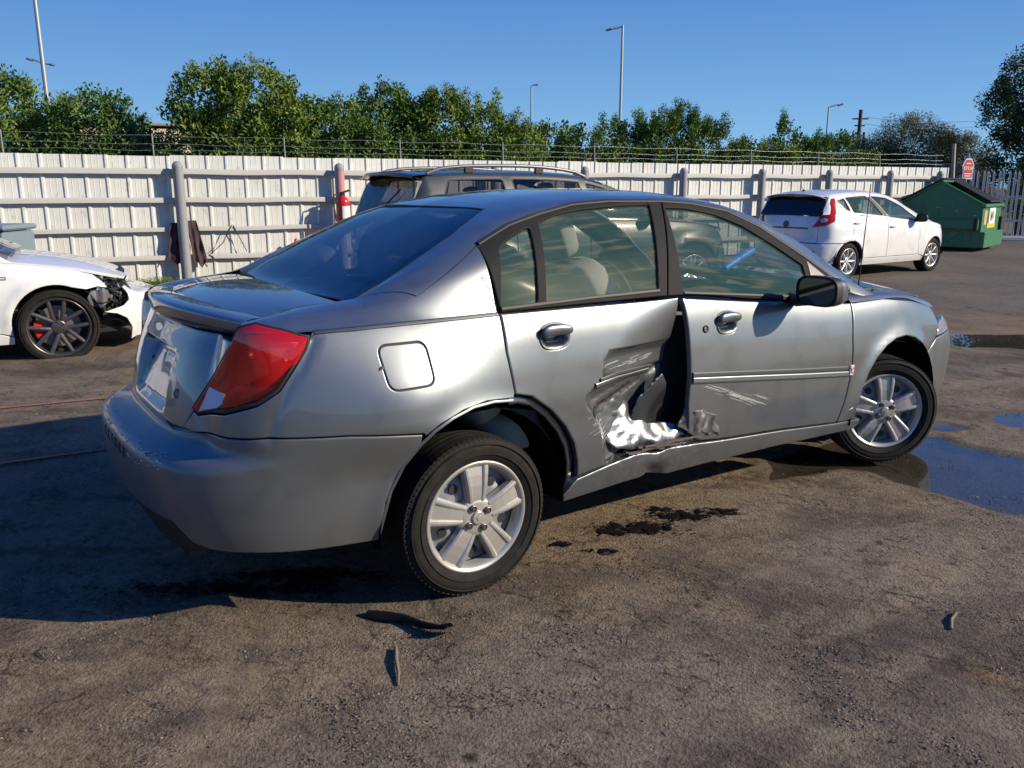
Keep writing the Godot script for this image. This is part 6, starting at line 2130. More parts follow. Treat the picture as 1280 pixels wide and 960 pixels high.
func build_white_sedan() -> void:
	# its front wheel (2.72 m from the rear one) stands on a flat tyre
	var yaw := 0.50
	var fwd := Vector3(cos(yaw), 0, -sin(yaw))
	var at := Vector3(-4.352, 0, -7.902) - fwd * 2.70
	var car := thing("white_sedan", "white sedan at the left with its front corner smashed open and a flat tyre", "car", at, yaw)
	var cfg := {
		"plan": [Vector2(-0.98, 0), Vector2(-0.97, 0.3), Vector2(-0.92, 0.55), Vector2(-0.78, 0.73), Vector2(-0.5, 0.83), Vector2(0, 0.88), Vector2(0.8, 0.90), Vector2(1.6, 0.90), Vector2(2.2, 0.895), Vector2(2.7, 0.885), Vector2(3.0, 0.85), Vector2(3.25, 0.75), Vector2(3.42, 0.58), Vector2(3.52, 0.35), Vector2(3.55, 0)],
		"side": [[0.1, 0.06], [0.2, 0.03], [0.32, 0.01], [0.42, 0.0], [0.55, 0.0], [0.62, 0.004], [0.70, 0.018], [0.78, 0.045], [0.84, 0.075], [0.90, 0.12]],
		"rear": [[0.14, 0.10], [0.3, 0.02], [0.5, 0.0], [0.62, 0.03], [0.75, 0.06], [0.9, 0.12]],
		"front": [[0.1, 0.06], [0.3, 0.0], [0.45, 0.0], [0.6, 0.06], [0.75, 0.16], [0.9, 0.3]],
		"top": [[-0.5, 0.92], [0.5, 0.90], [1.5, 0.875], [2.25, 0.845], [2.60, 0.805], [2.85, 0.765], [3.1, 0.70], [3.35, 0.61], [3.5, 0.57]],
		"yc": [[-0.9, 0.97], [-0.3, 0.99], [0.0, 1.06], [0.5, 1.26], [0.9, 1.34], [1.3, 1.35], [1.7, 1.29], [2.1, 1.09], [2.5, 0.905]],
		"zr": [[-0.9, 0.6], [0.0, 0.6], [1.0, 0.57], [1.6, 0.6], [2.5, 0.72]],
		"yr": [[-0.9, 0.95], [-0.3, 0.97], [0.0, 1.02], [0.5, 1.20], [0.9, 1.285], [1.3, 1.295], [1.7, 1.22], [2.1, 1.03], [2.5, 0.865]],
		"wheels": [0.0, 2.70], "hub": 0.29, "ar": 0.345, "ref": 0.87, "step": 0.045, "sill": 0.17, "bumper_top": 0.60,
		"tail_half": 0.55, "tail_top": 0.88, "seam": [0.25, 1.15, 2.18],
		"quarter_tail": pv([-0.6, 0.91, -0.68, 0.85, -0.75, 0.78, -1.0, 0.74, -1.1, 0.64]),
		"wing_arc": 1.15, "wing_front": pv([2.95, 0.585, 3.05, 0.60, 3.13, 0.585, 3.10, 0.64, 3.04, 0.70, 2.85, 0.755, 2.6, 0.795]),
		"handles": [Vector2(0.4, 0.78), Vector2(1.3, 0.76)], "mirror": Vector3(1.98, 0.93, 0.98), "frame_mat": "white_car"}
	var c := car_shape(cfg)
	cfg.tail_lamp = pv([-0.60, 0.90, -0.68, 0.83, -0.78, 0.76, -1.05, 0.74, -1.05, 0.84])
	cfg.tail_clear = pv([-0.95, 0.77, -0.85, 0.77, -0.85, 0.80, -0.95, 0.80])
	cfg.windows = [rounded(pv([0.35, 1.25, 1.10, 1.12, 1.12, 1.90, 0.15, 1.90]), 0.04), rounded(pv([1.18, 1.12, 1.5, 1.15, 1.9, 1.4, 2.0, 1.9, 1.18, 1.92]), 0.04)]
	cfg.upper = pv([-0.4, 1.995, 0.0, 1.2, 0.5, 1.05, 1.3, 1.03, 1.8, 1.08, 2.3, 1.4, 2.42, 1.995, 1.0, 1.995])
	cfg.roof = pv([0.5, -1.03, 0.45, 0, 0.5, 1.03, 1.3, 1.03, 1.72, 1.03, 1.66, 0, 1.72, -1.03, 1.3, -1.03])
	cfg.rear_glass = pv([0.48, 0.9, 0.44, 0, 0.48, -0.9, 0.0, -1.1, -0.2, -1.0, -0.25, 0, -0.2, 1.0, 0.0, 1.1])
	cfg.front_glass = pv([1.68, 0, 1.74, 0.95, 2.1, 1.0, 2.42, 1.4, 2.48, 0, 2.42, -1.4, 2.1, -1.0, 1.74, -0.95])
	cfg.hood = pv([2.10, -1.0, 2.10, 1.0, 2.6, 1.0, 2.9, 1.0, 3.1, 0.985, 3.25, 0.93, 3.32, 0.80, 3.36, 0, 3.32, -0.8, 3.25, -0.93, 3.1, -0.985, 2.9, -1.0])
	cfg.seats = [[Vector3(1.3, 0.28, 0.38), 0.3, 0.5, 0.95], [Vector3(1.3, 0.28, -0.38), 0.3, 0.5, 0.95]]
	car_body(car, c, cfg, M.white_car)
	var mb := MB.new()   # boot lid
	panel(mb, c.u, pv([-0.85, -1.0, -0.85, 1.0, -0.25, 1.0, -0.28, 0, -0.25, -1.0]), 0.06, 0.02, 0.0, [], Vector2(1, 0.5), 0.0, true)
	put("boot_lid", mb, M.white_car, car)
	# side badge
	mb = MB.new()
	panel(mb, c.b, rounded(pv([2.26, 0.690, 2.36, 0.690, 2.36, 0.718, 2.26, 0.718]), 0.006), 0.02, 0.006, 0.004)
	put("badge", mb, M.plastic_grey, car)
	mb = MB.new()
	panel(mb, c.b, rounded(pv([2.268, 0.697, 2.352, 0.697, 2.352, 0.711, 2.268, 0.711]), 0.004), 0.02, 0.003, 0.006)
	put("badge_inlay", mb, M.white_car, car)
	# the bumper hangs loose ahead of the wheel
	mb = MB.new()
	var loose := func(s: float, y: float) -> Vector3:
		var p := c.b(s, y)
		return Vector3(p.x + 0.055, p.y - 0.02, p.z * 1.0 + 0.03 * smoothstep(3.3, 3.0, s))
	panel(mb, loose, pv([3.02, 0.395, 3.10, 0.41, 3.20, 0.43, 3.255, 0.475, 3.26, 0.54, 3.235, 0.60, 3.31, 0.605, 3.40, 0.585, 3.5, 0.57, 3.7, 0.57, 2 * c.s1 - 3.5, 0.57, 2 * c.s1 - 3.2, 0.56, 2 * c.s1 - 3.05, 0.5, 2 * c.s1 - 3.08, 0.16, 3.7, 0.14, 3.34, 0.13, 3.285, 0.11, 3.28, 0.22, 3.225, 0.315, 3.13, 0.37]), 0.04, 0.012)
	put("front_bumper", mb, M.white_car, car).set_meta("label", "front bumper torn loose at its corner")
	# what shows where the headlight was
	var rn := RandomNumberGenerator.new(); rn.seed = 77
	mb = MB.new()
	panel(mb, c.b, pv([2.90, 0.30, 2.95, 0.56, 3.05, 0.69, 3.2, 0.67, 3.45, 0.58, 3.75, 0.55, 3.75, 0.14, 3.2, 0.14]), 0.05, 0.0, -0.13, [], Vector2.ONE, 0.0)
	put("crash_cavity", mb, M.black, car)
	mb = MB.new()
	panel(mb, func(s: float, y: float) -> Vector3: return c.b(s, y) - Vector3(0.01, 0, 0.03 + 0.02 * sin(s * 40.0)), pv([2.96, 0.50, 3.0, 0.56, 3.12, 0.57, 3.20, 0.53, 3.17, 0.46, 3.05, 0.40, 2.99, 0.43]), 0.03, 0.01)
	put("wing_liner", mb, M.plastic_grey, car)
	for k in 26:
		mb = MB.new()
		var s := rn.randf_range(3.02, 3.30)
		var y := rn.randf_range(0.44, 0.66)
		var p := c.b(s, y) - Vector3(0.03, 0, rn.randf_range(0.03, 0.10))
		var b := Basis.from_euler(Vector3(rn.randf_range(-1, 1), rn.randf_range(-1, 1), rn.randf_range(-1, 1)))
		mb.box(p, Vector3(rn.randf_range(0.03, 0.12), rn.randf_range(0.012, 0.05), rn.randf_range(0.01, 0.05)), b, 0.004)
		put("debris_piece", mb, [M.black, M.black, M.plastic_grey, M.lamp_chrome, M.black, M.steel_dark][k % 6], car)
	for k in 12:
		mb = MB.new()
		var p := c.b(rn.randf_range(3.0, 3.2), rn.randf_range(0.40, 0.66)) - Vector3(0, 0, rn.randf_range(0.02, 0.08))
		var ps := [p]
		for i in 4:
			p += Vector3(rn.randf_range(-0.01, 0.08), rn.randf_range(-0.07, 0.05), rn.randf_range(-0.03, 0.03))
			ps.append(p)
		mb.tube(ps, rn.randf_range(0.004, 0.010), 6)
		put("wire", mb, M.black, car)
	mb = MB.new()
	mb.lathe(c.b(3.10, 0.575) - Vector3(0.02, 0, 0.07), Vector3(0.3, 0, 1).normalized(), [Vector2(-0.05, 0.02), Vector2(-0.02, 0.045), Vector2(0.02, 0.052), Vector2(0.028, 0.045), Vector2(0.01, 0.0)], 18)
	put("lamp_projector", mb, M.lamp_chrome, car)
	mb = MB.new()
	mb.tube([Vector3(3.02, 0.30, 0.62), Vector3(3.2, 0.27, 0.66), Vector3(3.3, 0.20, 0.70)], [0.012, 0.01, 0.006], 6)
	put("bent_bracket", mb, M.plastic_grey, car)
	alloy_wheel(car, Vector3(2.70, 0.268, 0.795), 0.06, 0.322, 0.225, 0.250, 5, 0.34, 0.019, M.alloy_dark, true, 0.054)
	alloy_wheel(car, Vector3(2.70, 0.322, -0.795), PI, 0.322, 0.225, 0.250, 5, 0.34, 0.019, M.alloy_dark)
	alloy_wheel(car, Vector3(0, 0.322, 0.795), 0.0, 0.322, 0.225, 0.250, 5, 0.34, 0.019, M.alloy_dark)
	alloy_wheel(car, Vector3(0, 0.322, -0.795), PI, 0.322, 0.225, 0.250, 5, 0.34, 0.019, M.alloy_dark)
# ---------------------------------------------------------------- trees and bushes
var clumps := []

func leaf_clump(sd: int, n: int, rad: float, leng: float, wid: float, up: float) -> ArrayMesh:
	var rn := RandomNumberGenerator.new(); rn.seed = sd
	var mb := MB.new()
	for k in n:
		var dir := Vector3(rn.randfn(), rn.randfn() + up * 0.4, rn.randfn()).normalized()
		var c0 := dir * rad * pow(rn.randf(), 0.45)
		var ax := (dir * 0.7 + Vector3(rn.randfn(), rn.randfn() + up, rn.randfn()) * 0.55).normalized()
		var sd2 := ax.cross(Vector3(rn.randfn(), rn.randfn(), rn.randfn())).normalized()
		var nn := ax.cross(sd2).normalized()
		var l := leng * rn.randf_range(0.7, 1.25)
		var w := wid * rn.randf_range(0.7, 1.25)
		var shade := rn.randf_range(0.75, 1.2)
		mb.tint = Color(shade, shade * rn.randf_range(0.95, 1.05), shade * rn.randf_range(0.8, 1.1))
		var p := [c0 - ax * l * 0.5, c0 + sd2 * w * 0.5 + nn * w * 0.16, c0 + ax * l * 0.5, c0 - sd2 * w * 0.5 + nn * w * 0.16]
		var n1 := (nn + sd2 * -0.35).normalized()
		var n2 := (nn + sd2 * 0.35).normalized()
		var f := mb.v.size()
		mb.vert(p[0], n1); mb.vert(p[1], n1); mb.vert(p[2], n1)
		mb.tri(f, f + 1, f + 2)
		f = mb.v.size()
		mb.vert(p[0], n2); mb.vert(p[2], n2); mb.vert(p[3], n2)
		mb.tri(f, f + 1, f + 2)
	return mb.mesh(true)

# lobes: [x, y, z, radius x, radius y] relative to the foot; sprigs: how many loose shoots stand out of the top
func tree(called: String, label: String, at: Vector3, sd: int, lobes: Array, dens: float, tint_a: Color, tint_b: Color, sprigs: int, kind := 0, group := "") -> void:
	for l in lobes: l[1] *= 0.95
	var rn := RandomNumberGenerator.new(); rn.seed = sd
	var t := thing(called, label, "tree", at, 0.0, group)
	var trunk := MB.new()
	var hi := 0.0
	for l in lobes: hi = maxf(hi, l[1])
	var tp := Vector3(rn.randf_range(-.2, .2), hi * 0.45, rn.randf_range(-.2, .2))
	trunk.tube([Vector3.ZERO, tp * 0.4 + Vector3(rn.randf_range(-.08, .08), 0, 0), tp], [0.13, 0.10, 0.075], 8)
	put("trunk", trunk, M.bark, t)
	for l in lobes:
		var lb := MB.new()
		var e := Vector3(l[0], l[1] + l[4] * 0.3, l[2])
		lb.tube([tp * 0.8, tp.lerp(e, 0.5) + Vector3(rn.randf_range(-.15, .15), rn.randf_range(-.1, .2), rn.randf_range(-.15, .15)), e], [0.05, 0.032, 0.008], 6)
		put("limb", lb, M.bark, t)
	var xs: Array[Transform3D] = []
	var cs := PackedColorArray()
	for l in lobes:
		var n := int(dens * (l[3] * l[4] + l[3] * l[3]) * 78.0)
		for k in n:
			var d := Vector3(rn.randfn(), rn.randfn(), rn.randfn()).normalized()
			var r := lerpf(0.55, 1.06, pow(rn.randf(), 0.6))
			if rn.randf() < 0.12: r += rn.randf_range(0.0, 0.14)
			var p := Vector3(l[0], l[1], l[2]) + d * Vector3(l[3], l[4], l[3]) * r
			if p.y < 0.4: continue
			var s := rn.randf_range(0.75, 1.3)
			xs.append(Transform3D(Basis.from_euler(Vector3(rn.randf_range(-.5, .5), rn.randf() * TAU, rn.randf_range(-.5, .5))).scaled(Vector3.ONE * s), p))
			var q := rn.randf()
			cs.append(tint_a.lerp(tint_b, q * q))
	for k in sprigs:
		var l: Array = lobes[rn.randi() % lobes.size()]
		var a := rn.randf() * TAU
		var p0 := Vector3(l[0] + cos(a) * l[3] * 0.55, l[1] + l[4] * 0.75, l[2] + sin(a) * l[3] * 0.55)
		var d := Vector3(rn.randf_range(-.45, .45), 1.0, rn.randf_range(-.45, .45)).normalized()
		var leng := (rn.randf_range(0.3, 0.75) if sprigs >= 30 and kind == 0 else rn.randf_range(0.15, 0.42))
		var n := int(leng / 0.10)
		for i in n:
			xs.append(Transform3D(Basis.from_euler(Vector3(0, rn.randf() * TAU, 0)).scaled(Vector3.ONE * rn.randf_range(0.45, 0.7)), p0 + d * (0.1 * i) + Vector3(rn.randf_range(-.04, .04), 0, rn.randf_range(-.04, .04))))
			cs.append(tint_a.lerp(tint_b, rn.randf()))
	var mm := MultiMesh.new()
	mm.transform_format = MultiMesh.TRANSFORM_3D
	mm.use_colors = true
	mm.mesh = clumps[kind]
	mm.instance_count = xs.size()
	for i in xs.size():
		mm.set_instance_transform(i, xs[i])
		mm.set_instance_color(i, cs[i])
	var o := MultiMeshInstance3D.new()
	o.name = "crown"
	o.multimesh = mm
	o.material_override = M.leaf
	t.add_child(o, true)
	o.set_meta("kind", "stuff")

func build_trees() -> void:
	var bk := make("bark", hexc(0.11, 0.085, 0.065), 0.9)
	bk.albedo_texture = noise_tex(256, 0.03, 4, [[0.0, 0.6], [1.0, 1.0]], 91)
	bk.uv1_scale = Vector3(4, 2, 1)
	var lf := make("leaf", Color(1, 1, 1), 0.5)
	lf.vertex_color_use_as_albedo = true
	lf.backlight_enabled = true
	lf.backlight = Color(0.5, 0.55, 0.2)
	lf.metallic_specular = 0.35
	lf.cull_mode = BaseMaterial3D.CULL_DISABLED
	clumps = [leaf_clump(1, 52, 0.21, 0.095, 0.046, 0.3), leaf_clump(2, 60, 0.26, 0.09, 0.024, 0.5), leaf_clump(3, 60, 0.28, 0.11, 0.042, 0.1)]
	var da := Color(0.052, 0.105, 0.018)
	var db := Color(0.155, 0.24, 0.036)
	var ya := Color(0.095, 0.150, 0.018)
	var yb := Color(0.20, 0.265, 0.045)
	tree("bushy_tree", "bushy green tree at the far left edge, behind the fence", Vector3(-10.9, 0, -18.2), 101, [[0, 2.6, 0, 1.3, 1.3], [-1.4, 2.5, 0.3, 1.3, 1.3], [0.9, 1.8, 0.2, 1.1, 1.1], [-0.3, 1.3, 0.5, 1.3, 1.0], [1.5, 1.2, 0.3, 0.9, 0.9]], 1.0, da, yb, 14)
	tree("bushy_tree", "rounded green tree just left of the gap with the beige building, behind the fence", Vector3(-8.4, 0, -18.0), 102, [[-0.2, 2.35, 0, 1.05, 1.05], [0.65, 1.8, 0.3, 0.9, 0.95], [-0.9, 1.7, 0.3, 0.9, 0.9], [0.3, 1.2, 0.4, 1.1, 0.8], [1.1, 1.2, 0.2, 0.7, 0.75]], 1.0, da, db, 10)
	tree("bushy_tree", "tallest yellow-green tree just right of the beige building, behind the fence", Vector3(-5.35, 0, -17.6), 103, [[-0.65, 2.9, 0, 0.85, 1.05], [0.25, 3.05, 0.1, 0.8, 0.95], [0.8, 2.5, 0.2, 0.8, 0.95], [-0.9, 2.0, 0.3, 0.75, 0.9], [0.2, 1.9, 0.4, 1.0, 0.9], [0.9, 1.5, 0.3, 0.8, 0.8], [-0.4, 1.2, 0.4, 1.0, 0.8]], 1.0, ya, yb, 26)
	tree("bushy_tree", "lower dark green tree between the two tallest ones, behind the fence", Vector3(-3.75, 0, -18.0), 104, [[0, 2.45, 0, 0.75, 0.95], [0.55, 2.0, 0.2, 0.8, 0.9], [-0.5, 1.8, 0.2, 0.75, 0.8], [0.1, 1.3, 0.4, 1.0, 0.8]], 1.0, da, db, 10)
	tree("bushy_tree", "tall dark green tree above the rear of the olive vehicle, behind the fence", Vector3(-2.75, 0, -19.6), 105, [[-0.2, 2.85, 0, 0.8, 1.0], [0.5, 2.5, 0.1, 0.75, 0.9], [-0.7, 2.1, 0.3, 0.75, 0.8], [0.3, 1.7, 0.4, 1.0, 0.9], [-0.2, 1.2, 0.5, 1.0, 0.7]], 1.0, da, db, 16)
	tree("bushy_tree", "broad mid green tree with loose upright shoots above the olive vehicle's roof rails", Vector3(-0.95, 0, -19.6), 106, [[-0.6, 2.65, 0, 0.75, 0.95], [0.25, 2.45, 0.1, 0.75, 0.85], [0.95, 2.05, 0.1, 0.7, 0.85], [-0.4, 1.7, 0.4, 0.95, 0.8], [0.8, 1.4, 0.4, 0.9, 0.8]], 0.95, ya, yb, 40)
	tree("bushy_tree", "low green tree beside the small distant lamp post, behind the fence", Vector3(1.2, 0, -21.2), 107, [[-0.4, 2.2, 0, 0.85, 0.85], [0.5, 2.1, 0, 0.85, 0.8], [-0.9, 1.6, 0.3, 0.8, 0.8], [0.2, 1.4, 0.4, 1.1, 0.8], [1.1, 1.5, 0.2, 0.7, 0.7]], 0.95, da, yb, 26)
	tree("bushy_tree", "wispy dark tree in front of the tall middle lamp post, behind the fence", Vector3(3.3, 0, -22.2), 108, [[-0.5, 2.3, 0, 0.85, 0.85], [0.4, 2.4, 0, 0.75, 0.8], [1.1, 1.9, 0.1, 0.75, 0.8], [0.1, 1.5, 0.4, 1.1, 0.8]], 0.8, da, db, 34)
	tree("bushy_tree", "thin open tree with bare upright shoots, right of the tall middle lamp post", Vector3(4.9, 0, -22.8), 109, [[-0.4, 2.45, 0, 0.55, 0.9], [0.35, 2.3, 0, 0.7, 0.8], [1.0, 1.8, 0.1, 0.75, 0.75], [0.1, 1.4, 0.4, 1.0, 0.8]], 0.62, da, ya, 46)
	tree("bushy_tree", "low yellow-green bush behind the fence above the white hatchback's tail", Vector3(6.9, 0, -24.0), 110, [[-0.4, 1.9, 0, 0.8, 0.8], [0.5, 1.8, 0, 0.8, 0.8], [0, 1.3, 0.4, 1.1, 0.8]], 0.9, ya, yb, 24)
	tree("bushy_tree", "open dark tree behind the fence above the white hatchback's roof", Vector3(8.35, 0, -25.0), 111, [[-0.3, 2.55, 0, 0.6, 0.8], [0.5, 2.1, 0, 0.7, 0.8], [-0.8, 1.7, 0.2, 0.75, 0.75], [0.1, 1.4, 0.4, 1.0, 0.8]], 0.7, da, db, 30)
	tree("bushy_tree", "small green tree behind the fence, left of the utility pole", Vector3(10.0, 0, -26.2), 112, [[-0.2, 2.2, 0, 0.75, 0.85], [0.5, 1.7, 0.1, 0.8, 0.8], [-0.6, 1.5, 0.3, 0.8, 0.8]], 0.9, da, yb, 14)
	var br := Color(0.15, 0.125, 0.05)
	var br2 := Color(0.25, 0.215, 0.09)
	tree("brown_bush", "wide brownish olive bush behind the stop sign", Vector3(13.3, 0, -29.0), 113, [[-1.2, 2.0, 0, 1.2, 1.25], [0.2, 2.5, 0, 1.4, 1.3], [1.5, 2.1, 0, 1.2, 1.2], [-0.4, 1.4, 0.6, 1.5, 1.0], [1.0, 1.3, 0.6, 1.4, 1.0]], 1.25, br, br2, 60, 1)
	tree("brown_bush", "dark thicket left of the wide brownish bush, behind the fence", Vector3(11.3, 0, -28.0), 114, [[0, 1.6, 0, 1.0, 1.0], [0.8, 1.9, 0, 0.8, 0.9], [-0.8, 1.4, 0, 0.8, 0.8]], 1.2, Color(0.04, 0.05, 0.02), br, 20, 1)
	tree("broadleaf_tree", "tall dark broadleaf tree at the right edge of the picture", Vector3(15.9, 0, -26.5), 115, [[0.2, 4.6, 0, 1.25, 1.2], [-0.8, 4.0, 0.2, 0.9, 0.9], [1.3, 4.2, 0, 1.3, 1.3], [0.2, 3.3, 0.4, 1.2, 0.9], [1.4, 2.6, 0.4, 1.2, 1.0], [-0.6, 2.4, 0.3, 0.8, 0.7]], 0.52, Color(0.035, 0.060, 0.018), Color(0.10, 0.14, 0.035), 30, 2)
	tree("leafy_shrub", "bright green shrub under the tall dark tree at the right edge", Vector3(15.4, 0, -25.2), 116, [[0, 1.7, 0, 0.6, 0.6], [0.5, 1.3, 0.2, 0.6, 0.6], [-0.4, 1.2, 0.2, 0.5, 0.5]], 0.9, db, yb, 8)
	# weeds at the foot of the fence
	var mm := MultiMesh.new()
	mm.transform_format = MultiMesh.TRANSFORM_3D
	mm.use_colors = true
	mm.mesh = clumps[1]
	var rn := RandomNumberGenerator.new(); rn.seed = 55
	var tr := []
	for k in 150:
		var al := rn.randf_range(-6.0, 6.0)
		if k < 50: al = rn.randfn(-0.45, 0.18)
		tr.append(Transform3D(Basis.from_euler(Vector3(0, rn.randf() * TAU, 0)).scaled(Vector3.ONE * rn.randf_range(0.12, 0.42) * (1.0 if k < 50 else 0.5)), fence_p(al, 0.02, rn.randf_range(0.05, 0.35))))
	mm.instance_count = tr.size()
	for k in tr.size():
		mm.set_instance_transform(k, tr[k])
		mm.set_instance_color(k, ya.lerp(yb, rn.randf()) if k < 50 else Color(0.2, 0.17, 0.08))
	var o := MultiMeshInstance3D.new()
	o.name = "weeds"
	o.multimesh = mm
	o.material_override = M.leaf
	add_child(o, true)
	tag(o, "green and dry weeds along the foot of the white fence", "weeds")
	o.set_meta("kind", "stuff")
# ---------------------------------------------------------------- street furniture, the skip, small things
func lamp_post(label: String, at: Vector3, h: float, arms: Array, r := 0.09, group := "") -> void:
	var t := thing("lamp_post", label, "lamp post", at, 0.0, group)
	var mb := MB.new()
	mb.tube([Vector3.ZERO, Vector3(0, h * 0.5, 0), Vector3(0, h, 0)], [r, r * 0.8, r * 0.6], 10)
	put("pole", mb, M.galv, t)
	for a in arms:
		mb = MB.new()
		mb.tube([Vector3(0, h - 0.06, 0), Vector3(a[0] * 0.5, h - 0.06 + a[1] * 0.6, 0), Vector3(a[0], h - 0.06 + a[1], 0)], r * 0.5, 8)
		put("arm", mb, M.galv, t)
		mb = MB.new()
		mb.box(Vector3(a[0] * 1.22, h - 0.09 + a[1] * 1.05, 0), Vector3(absf(a[0]) * 0.55, 0.13, 0.30), Basis(Vector3(0, 0, 1), atan2(a[1], a[0]) if a[0] > 0 else atan2(-a[1], -a[0])), 0.04)
		put("lamp_head", mb, M.galv_dark, t)

func text3(s: String, px: float, depth := 0.004) -> TextMesh:
	var t := TextMesh.new()
	t.text = s
	t.font = SystemFont.new()
	t.font.font_names = PackedStringArray(["Droid Sans"])
	t.font.font_weight = 700
	t.font_size = 40
	t.pixel_size = px / 40.0
	t.depth = depth
	t.curve_step = 2.0
	return t

func build_dumpster() -> void:
	var o := Vector3(10.72, 0, -19.33)
	var ex := Vector3(-0.75, 0, -0.6614)   # along the gable side, away from the near corner
	var ez := Vector3(0.6614, 0, -0.75)     # along the lit end
	var b := Basis(-ex, Vector3.UP, -ez)
	var d := thing("green_dumpster", "dark green metal dumpster with a black lid, beside the white hatchback", "dumpster", o)
	d.basis = b   # local: -x runs along the gable, -z along the lit end
	var W := 1.75
	var D := 1.75
	var y0 := 0.09
	var prof := [Vector2(0, y0), Vector2(0, 1.06), Vector2(-0.94, 1.58), Vector2(-W, 1.12), Vector2(-W, y0)]
	var mb := MB.new()
	var inn := 0.03
	for zz in [0.0, -D]:
		for q in [[prof, zz, 1.0], [prof, zz + (-inn if zz == 0.0 else inn), -1.0]]:
			var ps := []
			for p in q[0]: ps.append(Vector3(p.x, p.y, q[1]))
			if (zz == 0.0) != (q[2] > 0): ps.reverse()
			mb.flat(ps)
	put("side_wall", mb, M.skip_green, d)
	mb = MB.new()
	mb.flat([Vector3(0, y0, 0), Vector3(0, y0, -D), Vector3(0, 1.06, -D), Vector3(0, 1.06, 0)])
	mb.flat([Vector3(-inn, y0, -D), Vector3(-inn, y0, 0), Vector3(-inn, 1.06, 0), Vector3(-inn, 1.06, -D)])
	put("front_wall", mb, M.skip_green_lit, d)
	mb = MB.new()
	mb.flat([Vector3(-W, y0, -D), Vector3(-W, y0, 0), Vector3(-W, 1.12, 0), Vector3(-W, 1.12, -D)])
	mb.flat([Vector3(0, y0 + 0.01, 0), Vector3(-W, y0 + 0.01, 0), Vector3(-W, y0 + 0.01, -D), Vector3(0, y0 + 0.01, -D)])
	put("floor_and_back", mb, M.skip_green, d)
	# rim tubes
	var rims := [[prof[1], prof[2]], [prof[2], prof[3]]]
	for zz in [0.0, -D]:
		for r in rims:
			mb = MB.new()
			var p0 := Vector3(r[0].x, r[0].y, zz)
			var p1 := Vector3(r[1].x, r[1].y, zz)
			mb.box((p0 + p1) * 0.5, Vector3(p0.distance_to(p1) + 0.05, 0.06, 0.07), Basis(Vector3(0, 0, 1), atan2(p1.y - p0.y, p1.x - p0.x)), 0.01)
			put("rim", mb, M.skip_green, d)
	mb = MB.new()
	mb.box(Vector3(0.012, 1.04, -D * 0.5), Vector3(0.09, 0.075, D + 0.08), Basis(), 0.012)
	put("rim", mb, M.skip_green_lit, d)
	mb = MB.new()
	mb.box(Vector3(-0.94, 1.59, -D * 0.5), Vector3(0.09, 0.05, D + 0.06), Basis(), 0.012)
	put("ridge", mb, M.skip_green, d)
	# scrapes and rusty runs
	var rn := RandomNumberGenerator.new(); rn.seed = 41
	var flat := func(a: float, c: float) -> Vector3: return Vector3(a, c, 0.0)
	for q in [["scrape", M.scratch, 22], ["rust_run", M.rust, 26]]:
		mb = MB.new()
		for k in (q[2] as int):
			var a0 := rn.randf_range(-1.6, -0.1)
			var c0 := rn.randf_range(0.2, 1.0)
			var l := rn.randf_range(0.05, 0.3)
			bead(mb, flat, pv([a0, c0, a0 + (rn.randf_range(-.1, .1) if q[0] == "scrape" else 0.005), c0 - (0.01 if q[0] == "scrape" else l)]), rn.randf_range(0.004, 0.016), 0.001)
		put(q[0], mb, q[1], d).set_meta("kind", "stuff")
	# lids
	mb = MB.new()
	var dn: Vector2 = (prof[3] - prof[2]).normalized()
	var mid: Vector2 = prof[2] + dn * 0.72 + Vector2(0, 0.05)
	mb.box(Vector3(mid.x, mid.y, -D * 0.5), Vector3(1.56, 0.035, D + 0.16), Basis(Vector3(0, 0, 1), atan2(-dn.y, -dn.x)), 0.012)
	for k in 4:
		mb.box(Vector3(mid.x, mid.y + 0.02, -D * (0.14 + 0.24 * k)), Vector3(1.40, 0.05, 0.05), Basis(Vector3(0, 0, 1), atan2(-dn.y, -dn.x)), 0.012)
	put("lid", mb, M.skip_black, d)
	mb = MB.new()
	var dn2: Vector2 = (prof[1] - prof[2]).normalized()
	var m2: Vector2 = prof[2] + dn2 * 0.50 + Vector2(0, 0.045)
	mb.box(Vector3(m2.x, m2.y - 0.01, -D * 0.75), Vector3(1.06, 0.03, D * 0.52), Basis(Vector3(0, 0, 1), atan2(dn2.y, dn2.x)), 0.012)
	put("lid", mb, M.skip_black, d)
	# fork pocket on the gable side
	mb = MB.new()
	mb.box(Vector3(-0.48, 0.62, 0.055), Vector3(0.86, 0.22, 0.11), Basis(), 0.012)
	put("fork_pocket", mb, M.skip_green, d)
	mb = MB.new()
	mb.box(Vector3(-0.10, 0.62, 0.055), Vector3(0.09, 0.27, 0.125), Basis(), 0.008)
	put("pocket_mouth", mb, M.black, d)
	# lit end: bottom lip, stickers, side ribs
	mb = MB.new()
	mb.box(Vector3(0.05, 0.27, -D * 0.5), Vector3(0.10, 0.36, D + 0.02), Basis(), 0.012)
	put("bottom_lip", mb, M.skip_green_lit, d)
	mb = MB.new()
	mb.box(Vector3(0.035, 0.60, -D + 0.04), Vector3(0.06, 0.34, 0.10), Basis(), 0.01)
	put("bumper_block", mb, M.black, d)
	for st in [["sticker_white", -0.93, 0.80, 0.56, 0.36, M.paper], ["sticker_yellow", -0.90, 0.575, 0.72, 0.10, M.yellow], ["sticker_orange", -0.30, 0.77, 0.22, 0.32, M.orange]]:
		mb = MB.new()
		mb.box(Vector3(0.0025, st[2], st[1]), Vector3(0.004, st[3 + 1], st[3]), Basis())
		put("sticker", mb, st[5], d)
	var w := put("emblem_letter", text3("W", 0.30), M.black, d)
	w.transform = Transform3D(Basis(Vector3(0, 0, -1), Vector3.UP, Vector3(1, 0, 0)), Vector3(0.006, 0.79, -0.86))
	mb = MB.new()
